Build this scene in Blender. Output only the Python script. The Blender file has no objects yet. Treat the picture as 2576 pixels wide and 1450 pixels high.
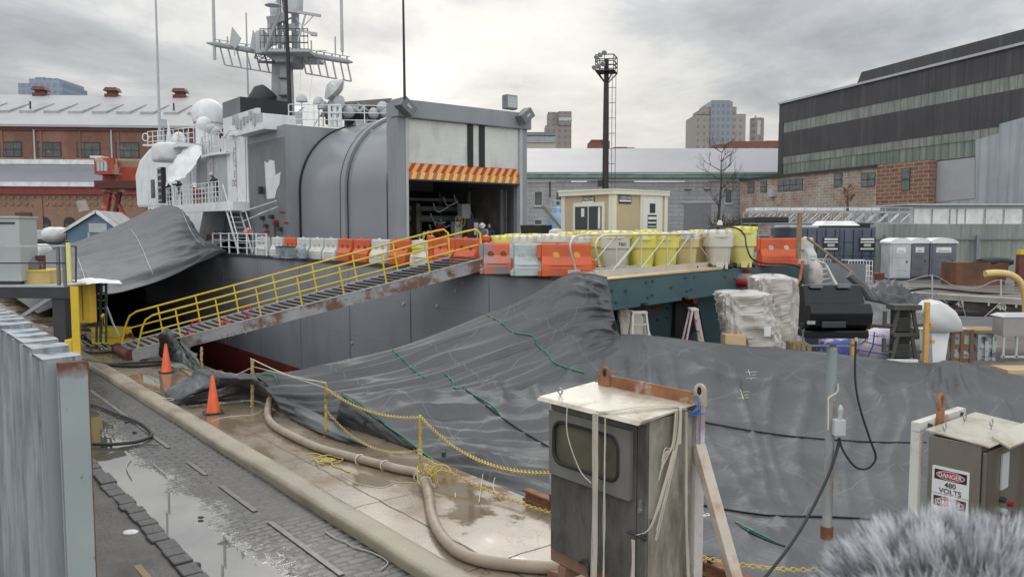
import bpy, bmesh, math, random
from math import sin, cos, pi, radians, sqrt, exp
from mathutils import Vector, Matrix, noise
from mathutils.bvhtree import BVHTree
random.seed(11)
sc = bpy.context.scene
COL = sc.collection
# ---------------------------------------------------------------- camera
FPX, CX, CY, CH, PITCH = 2000.0, 1288.0, 725.0, 4.4, math.atan(150/2000.0)
cam = bpy.data.cameras.new('camera'); camo = bpy.data.objects.new('camera', cam); COL.objects.link(camo)
camo.location = (0, 0, CH); camo.rotation_euler = (pi/2-PITCH, 0, 0)
cam.sensor_width = 36; cam.lens = 36*FPX/2576; cam.clip_start = .05; cam.clip_end = 6000
cam.dof.use_dof = True; cam.dof.focus_distance = 18; cam.dof.aperture_fstop = 12
sc.camera = camo
# ---------------------------------------------------------------- world, sun, exposure
sc.view_settings.view_transform = 'Standard'; sc.view_settings.look = 'None'
sc.view_settings.exposure = 0.0; sc.view_settings.gamma = 1
SUN_AZ, SUN_EL = radians(-5.5), radians(32)
w = bpy.data.worlds.new('World'); sc.world = w; w.use_nodes = True
nt = w.node_tree; N = nt.nodes; L = nt.links; N.clear()
def nd(nt, t, **k):
    n = nt.nodes.new(t)
    for a, b in k.items(): setattr(n, a, b)
    return n
def mth(nt, op, a, b=None, c=None, clamp=False):
    n = nt.nodes.new('ShaderNodeMath'); n.operation = op; n.use_clamp = clamp
    for i, x in enumerate((a, b, c)):
        if x is None: continue
        if isinstance(x, (int, float)): n.inputs[i].default_value = x
        else: nt.links.new(x, n.inputs[i])
    return n.outputs[0]
def mixc(nt, f, a, b, mode='MIX'):
    n = nt.nodes.new('ShaderNodeMix'); n.data_type = 'RGBA'; n.blend_type = mode
    for i, x in ((0, f), (6, a), (7, b)):
        if isinstance(x, (int, float)): n.inputs[i].default_value = x
        elif isinstance(x, tuple): n.inputs[i].default_value = (*x, 1)
        else: nt.links.new(x, n.inputs[i])
    return n.outputs[2]
def ramp(nt, f, stops, interp='LINEAR'):
    n = nt.nodes.new('ShaderNodeValToRGB'); n.color_ramp.interpolation = interp
    e = n.color_ramp.elements
    while len(e) < len(stops): e.new(.5)
    for i, (p, c) in enumerate(stops):
        e[i].position = p; e[i].color = (c, c, c, 1) if isinstance(c, (int, float)) else (*c, 1)
    nt.links.new(f, n.inputs[0]); return n.outputs[0]
tc = nd(nt, 'ShaderNodeTexCoord'); sep = nd(nt, 'ShaderNodeSeparateXYZ'); L.new(tc.outputs['Generated'], sep.inputs[0])
zc = mth(nt, 'MAXIMUM', sep.outputs[2], 0.0)
den = mth(nt, 'ADD', zc, 0.10)
px_ = mth(nt, 'DIVIDE', sep.outputs[0], den); py_ = mth(nt, 'DIVIDE', sep.outputs[1], den)
cmb = nd(nt, 'ShaderNodeCombineXYZ'); L.new(px_, cmb.inputs[0]); L.new(py_, cmb.inputs[1])
def wn(scale, det, rough, off, dist=0.0, sx=1.0):
    mp = nd(nt, 'ShaderNodeMapping'); mp.inputs['Location'].default_value = (off, off*.7, off*.3); mp.inputs['Scale'].default_value = (sx, 1, 1)
    L.new(cmb.outputs[0], mp.inputs[0])
    n = nd(nt, 'ShaderNodeTexNoise'); n.inputs['Scale'].default_value = scale; n.inputs['Detail'].default_value = det
    n.inputs['Roughness'].default_value = rough; n.inputs['Distortion'].default_value = dist
    L.new(mp.outputs[0], n.inputs[0]); return n.outputs[0]
n1 = wn(.42, 8, .58, 3.1, .4, 1.2); n2 = wn(1.3, 7, .6, 7.7, .3, 1.4)
cl = mth(nt, 'ADD', mth(nt, 'MULTIPLY', n1, .68), mth(nt, 'MULTIPLY', n2, .32))
cloud = ramp(nt, cl, [(.38, (.36, .39, .43)), (.46, (.50, .53, .57)), (.52, (.70, .715, .72)), (.62, (.88, .875, .85))])
# brighter towards the zenith (overcast sky) and towards the veiled sun
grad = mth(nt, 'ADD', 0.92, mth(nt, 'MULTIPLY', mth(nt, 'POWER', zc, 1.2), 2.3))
back = mth(nt, 'MULTIPLY', mth(nt, 'MAXIMUM', mth(nt, 'MULTIPLY', sep.outputs[1], -1.0), 0.0), 1.35)  # unseen sky behind the camera brightened as added fill light
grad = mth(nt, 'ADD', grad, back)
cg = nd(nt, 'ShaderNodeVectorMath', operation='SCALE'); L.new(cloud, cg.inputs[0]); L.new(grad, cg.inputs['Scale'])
gd = Vector((sin(radians(-6.9)), cos(radians(-6.9)), math.tan(radians(9.6)))).normalized()
dt = nd(nt, 'ShaderNodeVectorMath', operation='DOT_PRODUCT'); L.new(tc.outputs['Generated'], dt.inputs[0]); dt.inputs[1].default_value = gd
glow = mth(nt, 'MULTIPLY', mth(nt, 'POWER', mth(nt, 'MAXIMUM', dt.outputs['Value'], 0.0), 420.0), mth(nt, 'MULTIPLY', cl, .75))
gl2 = mth(nt, 'MULTIPLY', mth(nt, 'POWER', mth(nt, 'MAXIMUM', dt.outputs['Value'], 0.0), 18.0), .10)
gs = mth(nt, 'ADD', glow, gl2)
gv = nd(nt, 'ShaderNodeVectorMath', operation='SCALE'); gv.inputs[0].default_value = (1, .97, .88); L.new(gs, gv.inputs['Scale'])
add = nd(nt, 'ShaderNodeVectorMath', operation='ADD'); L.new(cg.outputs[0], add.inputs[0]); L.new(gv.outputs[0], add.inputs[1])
sky = nd(nt, 'ShaderNodeTexSky', sky_type='NISHITA'); sky.sun_disc = False; sky.sun_elevation = SUN_EL; sky.sun_rotation = SUN_AZ
sky.air_density = 1.5; sky.dust_density = 4
bg1 = nd(nt, 'ShaderNodeBackground'); bg1.inputs[1].default_value = .08; L.new(sky.outputs[0], bg1.inputs[0])
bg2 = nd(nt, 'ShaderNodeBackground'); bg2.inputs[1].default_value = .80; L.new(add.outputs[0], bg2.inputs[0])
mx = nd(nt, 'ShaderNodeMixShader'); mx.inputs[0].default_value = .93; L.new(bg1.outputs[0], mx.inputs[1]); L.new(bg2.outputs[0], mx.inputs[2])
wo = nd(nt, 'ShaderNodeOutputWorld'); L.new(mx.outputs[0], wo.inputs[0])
sl = bpy.data.lights.new('sun', 'SUN'); sl.energy = .7; sl.angle = radians(25); sl.color = (1, .96, .9)
so = bpy.data.objects.new('sun', sl); COL.objects.link(so)
so.rotation_euler = (-(Vector((sin(SUN_AZ)*cos(SUN_EL), cos(SUN_AZ)*cos(SUN_EL), sin(SUN_EL))))).to_track_quat('-Z', 'Y').to_euler()
# ---------------------------------------------------------------- coordinates: photo direction to place
def ray(px, py):
    x, y = px-CX, CY-py
    return Vector((x, FPX*cos(PITCH)+y*sin(PITCH), -FPX*sin(PITCH)+y*cos(PITCH)))
C0 = Vector((0, 0, CH))
U = Vector((-.6266, .7793, 0)).normalized(); V = Vector((U.y, -U.x, 0)); Z = Vector((0, 0, 1))
def W(px, py, Y): d = ray(px, py); return C0+d*(Y/d.y)
def onz(px, py, z=0): d = ray(px, py); return C0+d*((z-CH)/d.z)
def onb(px, py, b): d = ray(px, py); return C0+d*(b/d.dot(V))
def ona(px, py, a): d = ray(px, py); return C0+d*(a/d.dot(U))
def S(a, b, z=0): return U*a+V*b+Z*z
def AB(P): return P.dot(U), P.dot(V)
def bat(px, a): return ona(px, 575, a).dot(V)
def aat(px, b): return onb(px, 575, b).dot(U)
SM = Matrix((( U.x, V.x, 0, 0), (U.y, V.y, 0, 0), (0, 0, 1, 0), (0, 0, 0, 1)))   # ship frame (a,b,z) -> world
def FR(o, ex, ey=None, ez=Z):
    ex = Vector(ex).normalized(); ey = Vector(ey).normalized() if ey is not None else Vector(ez).cross(ex).normalized(); ez = Vector(ez)
    return Matrix(((ex.x, ey.x, ez.x, o[0]), (ex.y, ey.y, ez.y, o[1]), (ex.z, ey.z, ez.z, o[2]), (0, 0, 0, 1)))
def lerp(a, b, t): return a+(b-a)*t
def cat(pts, n=8, closed=False):
    """Catmull-Rom through points"""
    pts = [Vector(p) for p in pts]; out = []
    m = len(pts)
    for i in range(m if closed else m-1):
        g = (lambda k: pts[k % m]) if closed else (lambda k: pts[max(0, min(m-1, k))])
        p0, p1, p2, p3 = g(i-1), g(i), g(i+1), g(i+2)
        for j in range(n):
            t = j/n
            out.append(.5*((2*p1)+(p2-p0)*t+(2*p0-5*p1+4*p2-p3)*t*t+(3*p1-p0-3*p2+p3)*t*t*t))
    if not closed: out.append(pts[-1])
    return out
class MB:
    def __init__(s, T=None): s.v = []; s.f = []; s.m = []; s.T = T; s.mi = 0; s.st = []
    def add(s, vs, fs):
        b = len(s.v); s.st.append((b, len(s.f)))
        for p in vs: s.v.append((s.T @ Vector(p)) if s.T else Vector(p))
        for f in fs: s.f.append([b+i for i in f]); s.m.append(s.mi)
    def bx(s, x0, x1, y0, y1, z0, z1):
        s.add([(x0,y0,z0),(x1,y0,z0),(x1,y1,z0),(x0,y1,z0),(x0,y0,z1),(x1,y0,z1),(x1,y1,z1),(x0,y1,z1)],
              [(3,2,1,0),(4,5,6,7),(0,1,5,4),(1,2,6,5),(2,3,7,6),(3,0,4,7)]); return s
    def hexa(s, p):  # 4 bottom, 4 top
        s.add(p, [(3,2,1,0),(4,5,6,7),(0,1,5,4),(1,2,6,5),(2,3,7,6),(3,0,4,7)]); return s
    def poly(s, p): s.add(p, [tuple(range(len(p)))]); return s
    def prism(s, p, vec):
        n = len(p); vec = Vector(vec); p = [Vector(q) for q in p]
        s.add(p+[q+vec for q in p], [tuple(range(n))[::-1], tuple(range(n, 2*n))]+[(i, (i+1) % n, n+(i+1) % n, n+i) for i in range(n)]); return s
    def bar(s, a, b, w, h=None, up=Z):
        a = Vector(a); b = Vector(b); d = (b-a); h = h or w
        if d.length < 1e-6: return s
        d.normalize(); up = Vector(up)
        sd = d.cross(up)
        if sd.length < 1e-3: sd = d.cross(Vector((1, 0, 0)))
        sd.normalize(); u2 = sd.cross(d)
        q = [sd*(-w/2)+u2*(-h/2), sd*(w/2)+u2*(-h/2), sd*(w/2)+u2*(h/2), sd*(-w/2)+u2*(h/2)]
        s.add([a+k for k in q]+[b+k for k in q], [(3,2,1,0),(4,5,6,7),(0,1,5,4),(1,2,6,5),(2,3,7,6),(3,0,4,7)]); return s
    def tube(s, pts, r, n=6, closed=False, caps=True):
        pts = [Vector(p) for p in pts]; m = len(pts); vs = []; fs = []
        rr = r if isinstance(r, (list, tuple)) else [r]*m
        prev = None
        for i, p in enumerate(pts):
            if closed: t = pts[(i+1) % m]-pts[i-1]
            else: t = pts[min(i+1, m-1)]-pts[max(i-1, 0)]
            if t.length < 1e-9: t = Vector((0, 0, 1))
            t.normalize()
            if prev is None:
                x = t.cross(Z)
                if x.length < .05: x = t.cross(Vector((1, 0, 0)))
            else: x = prev-t*prev.dot(t)
            if x.length < 1e-6: x = t.orthogonal()
            x.normalize(); prev = x; y = t.cross(x)
            for k in range(n):
                a = 2*pi*k/n+pi/n; vs.append(p+(x*cos(a)+y*sin(a))*rr[i])
        for i in range(m if closed else m-1):
            for k in range(n):
                j = (i+1) % m; fs.append((i*n+k, i*n+(k+1) % n, j*n+(k+1) % n, j*n+k))
        if caps and not closed: fs.append(tuple(range(n))[::-1]); fs.append(tuple((m-1)*n+k for k in range(n)))
        s.add(vs, fs); return s
    def lathe(s, prof, c=(0, 0, 0), n=16, ax=Z, sq=1.0):
        ax = Vector(ax).normalized(); x = ax.orthogonal().normalized() if abs(ax.z) < .99 else Vector((1, 0, 0)); y = ax.cross(x); c = Vector(c)
        vs = []; fs = []
        for r, h in prof:
            for k in range(n):
                a = 2*pi*k/n; vs.append(c+ax*h+x*(r*cos(a))+y*(r*sin(a)*sq))
        for i in range(len(prof)-1):
            for k in range(n): fs.append((i*n+k, i*n+(k+1) % n, (i+1)*n+(k+1) % n, (i+1)*n+k))
        fs.append(tuple(range(n))[::-1]); fs.append(tuple((len(prof)-1)*n+k for k in range(n)))
        s.add(vs, fs); return s
    def cyl(s, a, b, r, n=12): a = Vector(a); b = Vector(b); return s.lathe([(r, 0), (r, (b-a).length)], a, n, b-a)
    def ball(s, c, r, n=14, m=8, sc3=(1, 1, 1)):
        vs = []; fs = []; c = Vector(c)
        for i in range(m+1):
            t = pi*i/m
            for k in range(n):
                a = 2*pi*k/n; rr = max(sin(t), .02)
                vs.append(c+Vector((r*rr*cos(a)*sc3[0], r*rr*sin(a)*sc3[1], r*cos(t)*sc3[2])))
        for i in range(m):
            for k in range(n): fs.append((i*n+k, (i+1)*n+k, (i+1)*n+(k+1) % n, i*n+(k+1) % n))
        s.add(vs, fs); return s
    def grid(s, fn, nu, nv):
        vs = [fn(i/nu, j/nv) for j in range(nv+1) for i in range(nu+1)]
        s.add(vs, [(j*(nu+1)+i, j*(nu+1)+i+1, (j+1)*(nu+1)+i+1, (j+1)*(nu+1)+i) for j in range(nv) for i in range(nu)]); return s
    def build(s, name, mat, parent=None, smooth=False, bevel=0, solid=0, local=False, sub=0, split=False):
        if split:
            st = s.st+[(len(s.v), len(s.f))]
            for (v0, f0), (v1, f1) in zip(st[:-1], st[1:]):
                q = MB(); q.v = s.v[v0:v1]; q.f = [[i-v0 for i in f] for f in s.f[f0:f1]]; q.m = [0]*len(q.f); o = q.build(name, mat, parent, smooth, bevel, solid, local, sub)
            return o
        me = bpy.data.meshes.new(name); vs = s.v
        root = parent
        while root is not None and root.parent is not None: root = root.parent
        if root is not None and not local:
            Mi = (Matrix.Translation(root.location) @ Matrix.Rotation(root.rotation_euler.z, 4, 'Z')).inverted()
            vs = [Mi @ p for p in vs]
        elif root is None and vs:
            lo = Vector((min(p.x for p in vs), min(p.y for p in vs), min(p.z for p in vs))); hi = Vector((max(p.x for p in vs), max(p.y for p in vs), 0))
            org = Vector(((lo.x+hi.x)/2, (lo.y+hi.y)/2, lo.z)); vs = [p-org for p in vs]
        me.from_pydata(vs, [], s.f)
        mats = mat if isinstance(mat, (list, tuple)) else [mat]
        for q in mats: me.materials.append(q)
        if len(mats) > 1: me.polygons.foreach_set('material_index', [min(i, len(mats)-1) for i in s.m])
        bm = bmesh.new(); bm.from_mesh(me); bmesh.ops.recalc_face_normals(bm, faces=bm.faces); bm.to_mesh(me); bm.free()
        if smooth:
            me.polygons.foreach_set('use_smooth', [True]*len(me.polygons))
            if smooth != 'all' : me.set_sharp_from_angle(angle=radians(40))
        o = bpy.data.objects.new(name, me); COL.objects.link(o)
        if parent is not None: o.parent = parent
        elif vs: o.location = org
        if solid: md = o.modifiers.new('s', 'SOLIDIFY'); md.thickness = solid; md.offset = 0
        if bevel: md = o.modifiers.new('b', 'BEVEL'); md.width = bevel; md.segments = 2; md.limit_method = 'ANGLE'; md.angle_limit = radians(40)
        if sub: md = o.modifiers.new('u', 'SUBSURF'); md.levels = md.render_levels = sub
        return o
def tag(o, label=None, cat_=None, group=None, kind=None):
    if label: o['label'] = label
    if cat_: o['category'] = cat_
    if group: o['group'] = group
    if kind: o['kind'] = kind
    return o
def thing(name, label, cat_, loc=(0, 0, 0), rz=0, group=None):
    o = bpy.data.objects.new(name, None); COL.objects.link(o); o.location = loc; o.rotation_euler = (0, 0, rz); o.empty_display_size = .2
    return tag(o, label, cat_, group)
def kids(o): return [c for c in bpy.data.objects if c.parent == o]
def dup(root, loc, rz=0, label=None, scale=None, mats=None):
    kc = kids(root); r = root.copy(); COL.objects.link(r); r.location = loc; r.rotation_euler = (0, 0, rz)
    if label: r['label'] = label
    if scale: r.scale = (scale, scale, 1)
    def cp(src, par):
        c = src.copy(); COL.objects.link(c); c.parent = par
        if mats and src.data and len(src.data.materials) and src.data.materials[0] in mats:
            c.data = src.data.copy(); c.data.materials[0] = mats[src.data.materials[0]]
        for g in kids(src): cp(g, c)
    for ch in kc: cp(ch, r)
    return r
def struct(o): return tag(o, kind='structure')
def text(name, s, o, xd, ud, h, mat, parent, bold=0.0, wmax=None):
    cu = bpy.data.curves.new(name, 'FONT'); cu.body = s; cu.size = 1; cu.align_x = 'CENTER'; cu.align_y = 'CENTER'; cu.offset = bold
    to = bpy.data.objects.new(name+'_t', cu); COL.objects.link(to)
    dg = bpy.context.evaluated_depsgraph_get(); me = bpy.data.meshes.new_from_object(to.evaluated_get(dg))
    xs = [v.co.x for v in me.vertices]; ys = [v.co.y for v in me.vertices]
    k = h/max(1e-6, (max(ys)-min(ys))); kx = k
    if wmax: kx = min(k, wmax/(max(xs)-min(xs)))
    cx_, cy_ = (max(xs)+min(xs))/2, (max(ys)+min(ys))/2
    xd = Vector(xd).normalized(); ud = Vector(ud).normalized(); o = Vector(o)
    mb = MB(); mb.v = [o+xd*((v.co.x-cx_)*kx)+ud*((v.co.y-cy_)*k) for v in me.vertices]
    mb.f = [list(p.vertices) for p in me.polygons]; mb.m = [0]*len(mb.f)
    bpy.data.objects.remove(to); bpy.data.curves.remove(cu); bpy.data.meshes.remove(me)
    return mb.build(name, mat, parent)
# ---------------------------------------------------------------- materials
def abvec(nt):
    g = nd(nt, 'ShaderNodeNewGeometry')
    a = nd(nt, 'ShaderNodeVectorMath', operation='DOT_PRODUCT'); nt.links.new(g.outputs['Position'], a.inputs[0]); a.inputs[1].default_value = U
    b = nd(nt, 'ShaderNodeVectorMath', operation='DOT_PRODUCT'); nt.links.new(g.outputs['Position'], b.inputs[0]); b.inputs[1].default_value = V
    s = nd(nt, 'ShaderNodeSeparateXYZ'); nt.links.new(g.outputs['Position'], s.inputs[0])
    c = nd(nt, 'ShaderNodeCombineXYZ'); nt.links.new(a.outputs['Value'], c.inputs[0]); nt.links.new(b.outputs['Value'], c.inputs[1]); nt.links.new(s.outputs[2], c.inputs[2])
    return c.outputs[0], a.outputs['Value'], b.outputs['Value'], s.outputs[2]
def tnoise(nt, vec, scale=1.0, sc3=(1, 1, 1), det=4, rough=.55, dist=0, off=0):
    mp = nd(nt, 'ShaderNodeMapping'); mp.inputs['Scale'].default_value = sc3; mp.inputs['Location'].default_value = (off, off*1.3, off*.7)
    nt.links.new(vec, mp.inputs[0])
    n = nd(nt, 'ShaderNodeTexNoise'); n.inputs['Scale'].default_value = scale; n.inputs['Detail'].default_value = det
    n.inputs['Roughness'].default_value = rough; n.inputs['Distortion'].default_value = dist
    nt.links.new(mp.outputs[0], n.inputs[0]); return n.outputs[0]
def M(name, col, rough=.6, metal=0.0, var=.18, vs=1.5, layers=(), bump=0.0, bs=20.0, spec=.5, coat=0, rvar=.1, world=True, post=None, alpha=None, trans=0, sss=0):
    """layers: (colour, scale, (sx,sy,sz), lo, hi, amount[, roughness])"""
    m = bpy.data.materials.new(name); m.use_nodes = True; nt = m.node_tree
    bs_ = nt.nodes['Principled BSDF']; L = nt.links
    if world: vec = abvec(nt)[0]
    else: vec = nd(nt, 'ShaderNodeTexCoord').outputs['Object']
    n = tnoise(nt, vec, vs, det=6)
    d = tuple(max(0, c*(1-var)) for c in col); l = tuple(min(1, c*(1+var)) for c in col)
    c = ramp(nt, n, [(.3, d), (.7, l)])
    r = mth(nt, 'ADD', rough-rvar/2, mth(nt, 'MULTIPLY', tnoise(nt, vec, vs*2.3, off=5), rvar), clamp=True)
    for i, ly in enumerate(layers):
        lc, s, s3, lo, hi, am = ly[:6]
        f = ramp(nt, tnoise(nt, vec, s, s3, det=6, rough=.62, off=11+i*7), [(lo, 0.0), (hi, float(am))])
        c = mixc(nt, f, c, lc)
        if len(ly) > 6: r = mth(nt, 'ADD', mth(nt, 'MULTIPLY', r, mth(nt, 'SUBTRACT', 1.0, f)), mth(nt, 'MULTIPLY', f, ly[6]))
    if post: c, r = post(nt, vec, c, r)
    if isinstance(c, tuple): bs_.inputs['Base Color'].default_value = (*c, 1)
    else: L.new(c, bs_.inputs['Base Color'])
    L.new(r, bs_.inputs['Roughness']); bs_.inputs['Metallic'].default_value = metal; bs_.inputs['Specular IOR Level'].default_value = spec
    bs_.inputs['Coat Weight'].default_value = coat
    if trans: bs_.inputs['Transmission Weight'].default_value = trans
    if alpha is not None: bs_.inputs['Alpha'].default_value = alpha
    if sss: bs_.inputs['Subsurface Weight'].default_value = sss; bs_.inputs['Subsurface Radius'].default_value = (.05, .05, .05)
    if bump:
        b = nd(nt, 'ShaderNodeBump'); b.inputs['Strength'].default_value = min(1, bump); b.inputs['Distance'].default_value = .02*max(1, bump)
        L.new(tnoise(nt, vec, bs, det=5), b.inputs['Height']); L.new(b.outputs[0], bs_.inputs['Normal'])
    return m
def lines(nt, coord, freq, width, off=0.0):
    """0/1 mask: thin line every 1/freq"""
    f = mth(nt, 'FRACT', mth(nt, 'ADD', mth(nt, 'MULTIPLY', coord, freq), off))
    return mth(nt, 'LESS_THAN', f, width)
def add_bump(m, height, dist=.02, strength=1.0):
    nt = m.node_tree; b = nd(nt, 'ShaderNodeBump'); b.inputs['Strength'].default_value = strength; b.inputs['Distance'].default_value = dist
    nt.links.new(height, b.inputs['Height']); bs_ = nt.nodes['Principled BSDF']
    if bs_.inputs['Normal'].links: nt.links.new(bs_.inputs['Normal'].links[0].from_socket, b.inputs['Normal'])
    nt.links.new(b.outputs[0], bs_.inputs['Normal'])
RUST = (.16, .055, .022)
m_black = M('black', (.012, .012, .014), .5)
m_rubber = M('rubber', (.02, .02, .022), .6, bump=.2)
m_dark = M('dark_steel', (.035, .035, .04), .5, bump=.1)
m_white = M('white_paint', (.66, .66, .65), .5, layers=[((.35, .3, .25), 2.5, (1, 1, .25), .56, .75, .45)])
m_wh2 = M('ship_white', (.69, .705, .715), .5, var=.08, layers=[((.45, .45, .45), 1.4, (1, 1, .3), .52, .75, .5), ((.3, .17, .1), 3, (1, 1, .15), .66, .78, .5)])
m_grey = M('ship_grey', (.25, .266, .288), .40, var=.07, vs=.5, layers=[((.18, .19, .205), .7, (1, 1, .3), .5, .7, .6), ((.26, .28, .30), 2.5, (1, 1, .12), .6, .75, .4), ((.16, .12, .10), 2.2, (1, 1, .08), .68, .78, .4)], rvar=.12)
m_grey2 = M('ship_grey_matt', (.15, .16, .165), .6, var=.12, vs=.6, layers=[((.22, .23, .23), 1.1, (1, 1, .4), .5, .7, .6)])
m_lg = M('light_grey', (.42, .44, .45), .5, var=.1)
m_yel = M('yellow_paint', (.66, .46, .03), .4, var=.1, layers=[((.3, .2, .06), 4, (1, 1, .4), .6, .75, .6), ((.05, .04, .035), 9, (1, 1, 1), .68, .74, .8)])
m_steel = M('galvanised', (.36, .38, .39), .38, .7, var=.15)
m_alu = M('aluminium', (.56, .54, .50), .42, .35, var=.1)
m_rust = M('rusty_steel', (.17, .07, .035), .75, var=.35, vs=6, layers=[((.3, .16, .08), 9, (1, 1, 1), .5, .7, .7)], bump=.4, bs=40)
m_oldred = M('old_red', (.11, .034, .027), .6, var=.3, vs=3)
m_wood = M('weathered_wood', (.27, .19, .11), .7, var=.2, vs=3, layers=[((.14, .1, .07), 6, (.4, 3, 3), .5, .7, .6)], bump=.3)
m_ply = M('plywood', (.58, .42, .24), .6, var=.12, layers=[((.4, .28, .15), 4, (.3, 3, 3), .5, .7, .5)])
m_glass = M('dark_glass', (.02, .025, .03), .08, var=.2, spec=.8)
# ---------------------------------------------------------------- setting: ground, dock, road
def g_post(nt, vec, c, r): return c, r
m_ground = M('yard_ground', (.16, .15, .14), .7, var=.25, vs=.3, layers=[((.08, .08, .08), .12, (1, 1, 1), .45, .6, .7, .15)], bump=.2)
mb = MB(SM); A0, A1, B0, B1 = -40, 84, 8.2, 36.3; E = 2500
for q in ([(-E, -E), (E, -E), (E, B0), (-E, B0)], [(-E, B1), (E, B1), (E, E), (-E, E)], [(-E, B0), (A0, B0), (A0, B1), (-E, B1)], [(A1, B0), (E, B0), (E, B1), (A1, B1)]):
    mb.poly([(x, y, -.20) for x, y in q])
struct(mb.build('ground', m_ground))
m_dockwall = M('dock_masonry', (.13, .12, .11), .8, var=.3, layers=[((.05, .055, .05), 1, (1, 1, .3), .45, .65, .8)], bump=.5, bs=6)
mb = MB(SM); mb.bx(A0, A1, B0-.6, B0-.004, -8.5, -.012); mb.bx(A0, A1, B1, B1+.5, -8.5, 1.38); mb.bx(A1, A1+.6, B0, B1, -8.5, -.21)
for k in range(5): mb.bx(A0, A1, B0-.01, B0+.35+.5*k, -8.5, -3-k*1.1)
struct(mb.build('dock_wall', m_dockwall))
mb = MB(SM); mb.bx(A0-.5, A1+.5, B0-1, B1+1, -9, -8.5); struct(mb.build('dock_floor', m_dockwall))
# paved road with a long puddle
def road():
    m = bpy.data.materials.new('wet_pavers'); m.use_nodes = True; nt = m.node_tree; L = nt.links; B = nt.nodes['Principled BSDF']
    vec, a, b, z = abvec(nt)
    warp = tnoise(nt, vec, 1.2, det=3)
    va = nd(nt, 'ShaderNodeVectorMath', operation='SCALE'); 
    cw = nd(nt, 'ShaderNodeCombineXYZ'); L.new(mth(nt, 'MULTIPLY', mth(nt, 'SUBTRACT', warp, .5), .16), cw.inputs[0]); L.new(mth(nt, 'MULTIPLY', mth(nt, 'SUBTRACT', tnoise(nt, vec, 1.7, off=4), .5), .12), cw.inputs[1])
    ad = nd(nt, 'ShaderNodeVectorMath', operation='ADD'); L.new(vec, ad.inputs[0]); L.new(cw.outputs[0], ad.inputs[1])
    mp = nd(nt, 'ShaderNodeMapping'); mp.inputs['Rotation'].default_value = (0, 0, pi/2); L.new(ad.outputs[0], mp.inputs[0])
    br = nd(nt, 'ShaderNodeTexBrick'); L.new(mp.outputs[0], br.inputs[0]); br.inputs['Scale'].default_value = 1; br.inputs['Brick Width'].default_value = .30; br.inputs['Row Height'].default_value = .145
    br.inputs['Mortar Size'].default_value = .020; br.inputs['Mortar Smooth'].default_value = .25; br.inputs['Bias'].default_value = -.2
    br.inputs['Color1'].default_value = (.06, .06, .06, 1); br.inputs['Color2'].default_value = (.105, .10, .095, 1); br.inputs['Mortar'].default_value = (.010, .010, .011, 1)
    n = tnoise(nt, vec, 1.1, det=7, rough=.65); n3 = tnoise(nt, vec, 9, det=5)
    # asphalt film worn over the stones in patches
    asp = ramp(nt, tnoise(nt, vec, .75, (.6, 1, 1), det=6, off=3), [(.50, 0.0), (.58, .8)])
    c = mixc(nt, asp, br.outputs['Color'], (.048, .047, .046))
    c = mixc(nt, ramp(nt, n3, [(.52, 0.0), (.72, .55)]), c, (.15, .125, .095))
    # puddle: along b 3.3-4.3
    w1 = mth(nt, 'ADD', b, mth(nt, 'MULTIPLY', mth(nt, 'SUBTRACT', tnoise(nt, vec, .45, det=5, rough=.6, off=9), .5), -1.9))
    w1 = mth(nt, 'ADD', w1, mth(nt, 'MULTIPLY', mth(nt, 'SUBTRACT', tnoise(nt, vec, 2.6, (.6, 1.6, 1), det=6, rough=.7, off=19), .5), -.9)); w1 = mth(nt, 'ADD', w1, mth(nt, 'MULTIPLY', br.outputs['Fac'], -.14))
    wid = mth(nt, 'ADD', w1, mth(nt, 'MULTIPLY', mth(nt, 'SUBTRACT', a, 10), -.018))
    pd = ramp(nt, wid, [(0, 1.0), (1, 0.0)])
    mr = nd(nt, 'ShaderNodeMapRange'); L.new(wid, mr.inputs[0]); mr.inputs[1].default_value = 3.82; mr.inputs[2].default_value = 4.0; mr.inputs[3].default_value = 1; mr.inputs[4].default_value = 0; mr.clamp = True
    wet = mr.outputs[0]
    mr2 = nd(nt, 'ShaderNodeMapRange'); L.new(wid, mr2.inputs[0]); mr2.inputs[1].default_value = 3.7; mr2.inputs[2].default_value = 5.0; mr2.inputs[3].default_value = .22; mr2.inputs[4].default_value = .5; mr2.clamp = True
    damp = mth(nt, 'ADD', mr2.outputs[0], mth(nt, 'MULTIPLY', mth(nt, 'SUBTRACT', n, .5), .35), clamp=True)
    r = mth(nt, 'ADD', mth(nt, 'MULTIPLY', wet, .015), mth(nt, 'MULTIPLY', mth(nt, 'SUBTRACT', 1.0, wet), damp))
    c = mixc(nt, wet, c, (.10, .095, .085))
    L.new(c, B.inputs['Base Color']); L.new(r, B.inputs['Roughness']); L.new(mth(nt, 'ADD', 1.45, mth(nt, 'MULTIPLY', wet, 2.5)), B.inputs['IOR'])
    ht = mth(nt, 'MULTIPLY', mth(nt, 'ADD', mth(nt, 'MULTIPLY', mth(nt, 'SUBTRACT', 1.0, br.outputs['Fac']), mth(nt, 'SUBTRACT', 1.0, asp)), mth(nt, 'MULTIPLY', n3, .4)), mth(nt, 'SUBTRACT', 1.0, wet))
    bp = nd(nt, 'ShaderNodeBump'); bp.inputs['Strength'].default_value = .8; bp.inputs['Distance'].default_value = .012; L.new(ht, bp.inputs['Height']); L.new(bp.outputs[0], B.inputs['Normal'])
    return m
m_road = road()
mb = MB(SM); mb.grid(lambda s, t: (lerp(-20, 120, s), lerp(3.1, 5.3, t), -.10+.025*abs(t-.3)), 140, 6); struct(mb.build('road', m_road))
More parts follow.
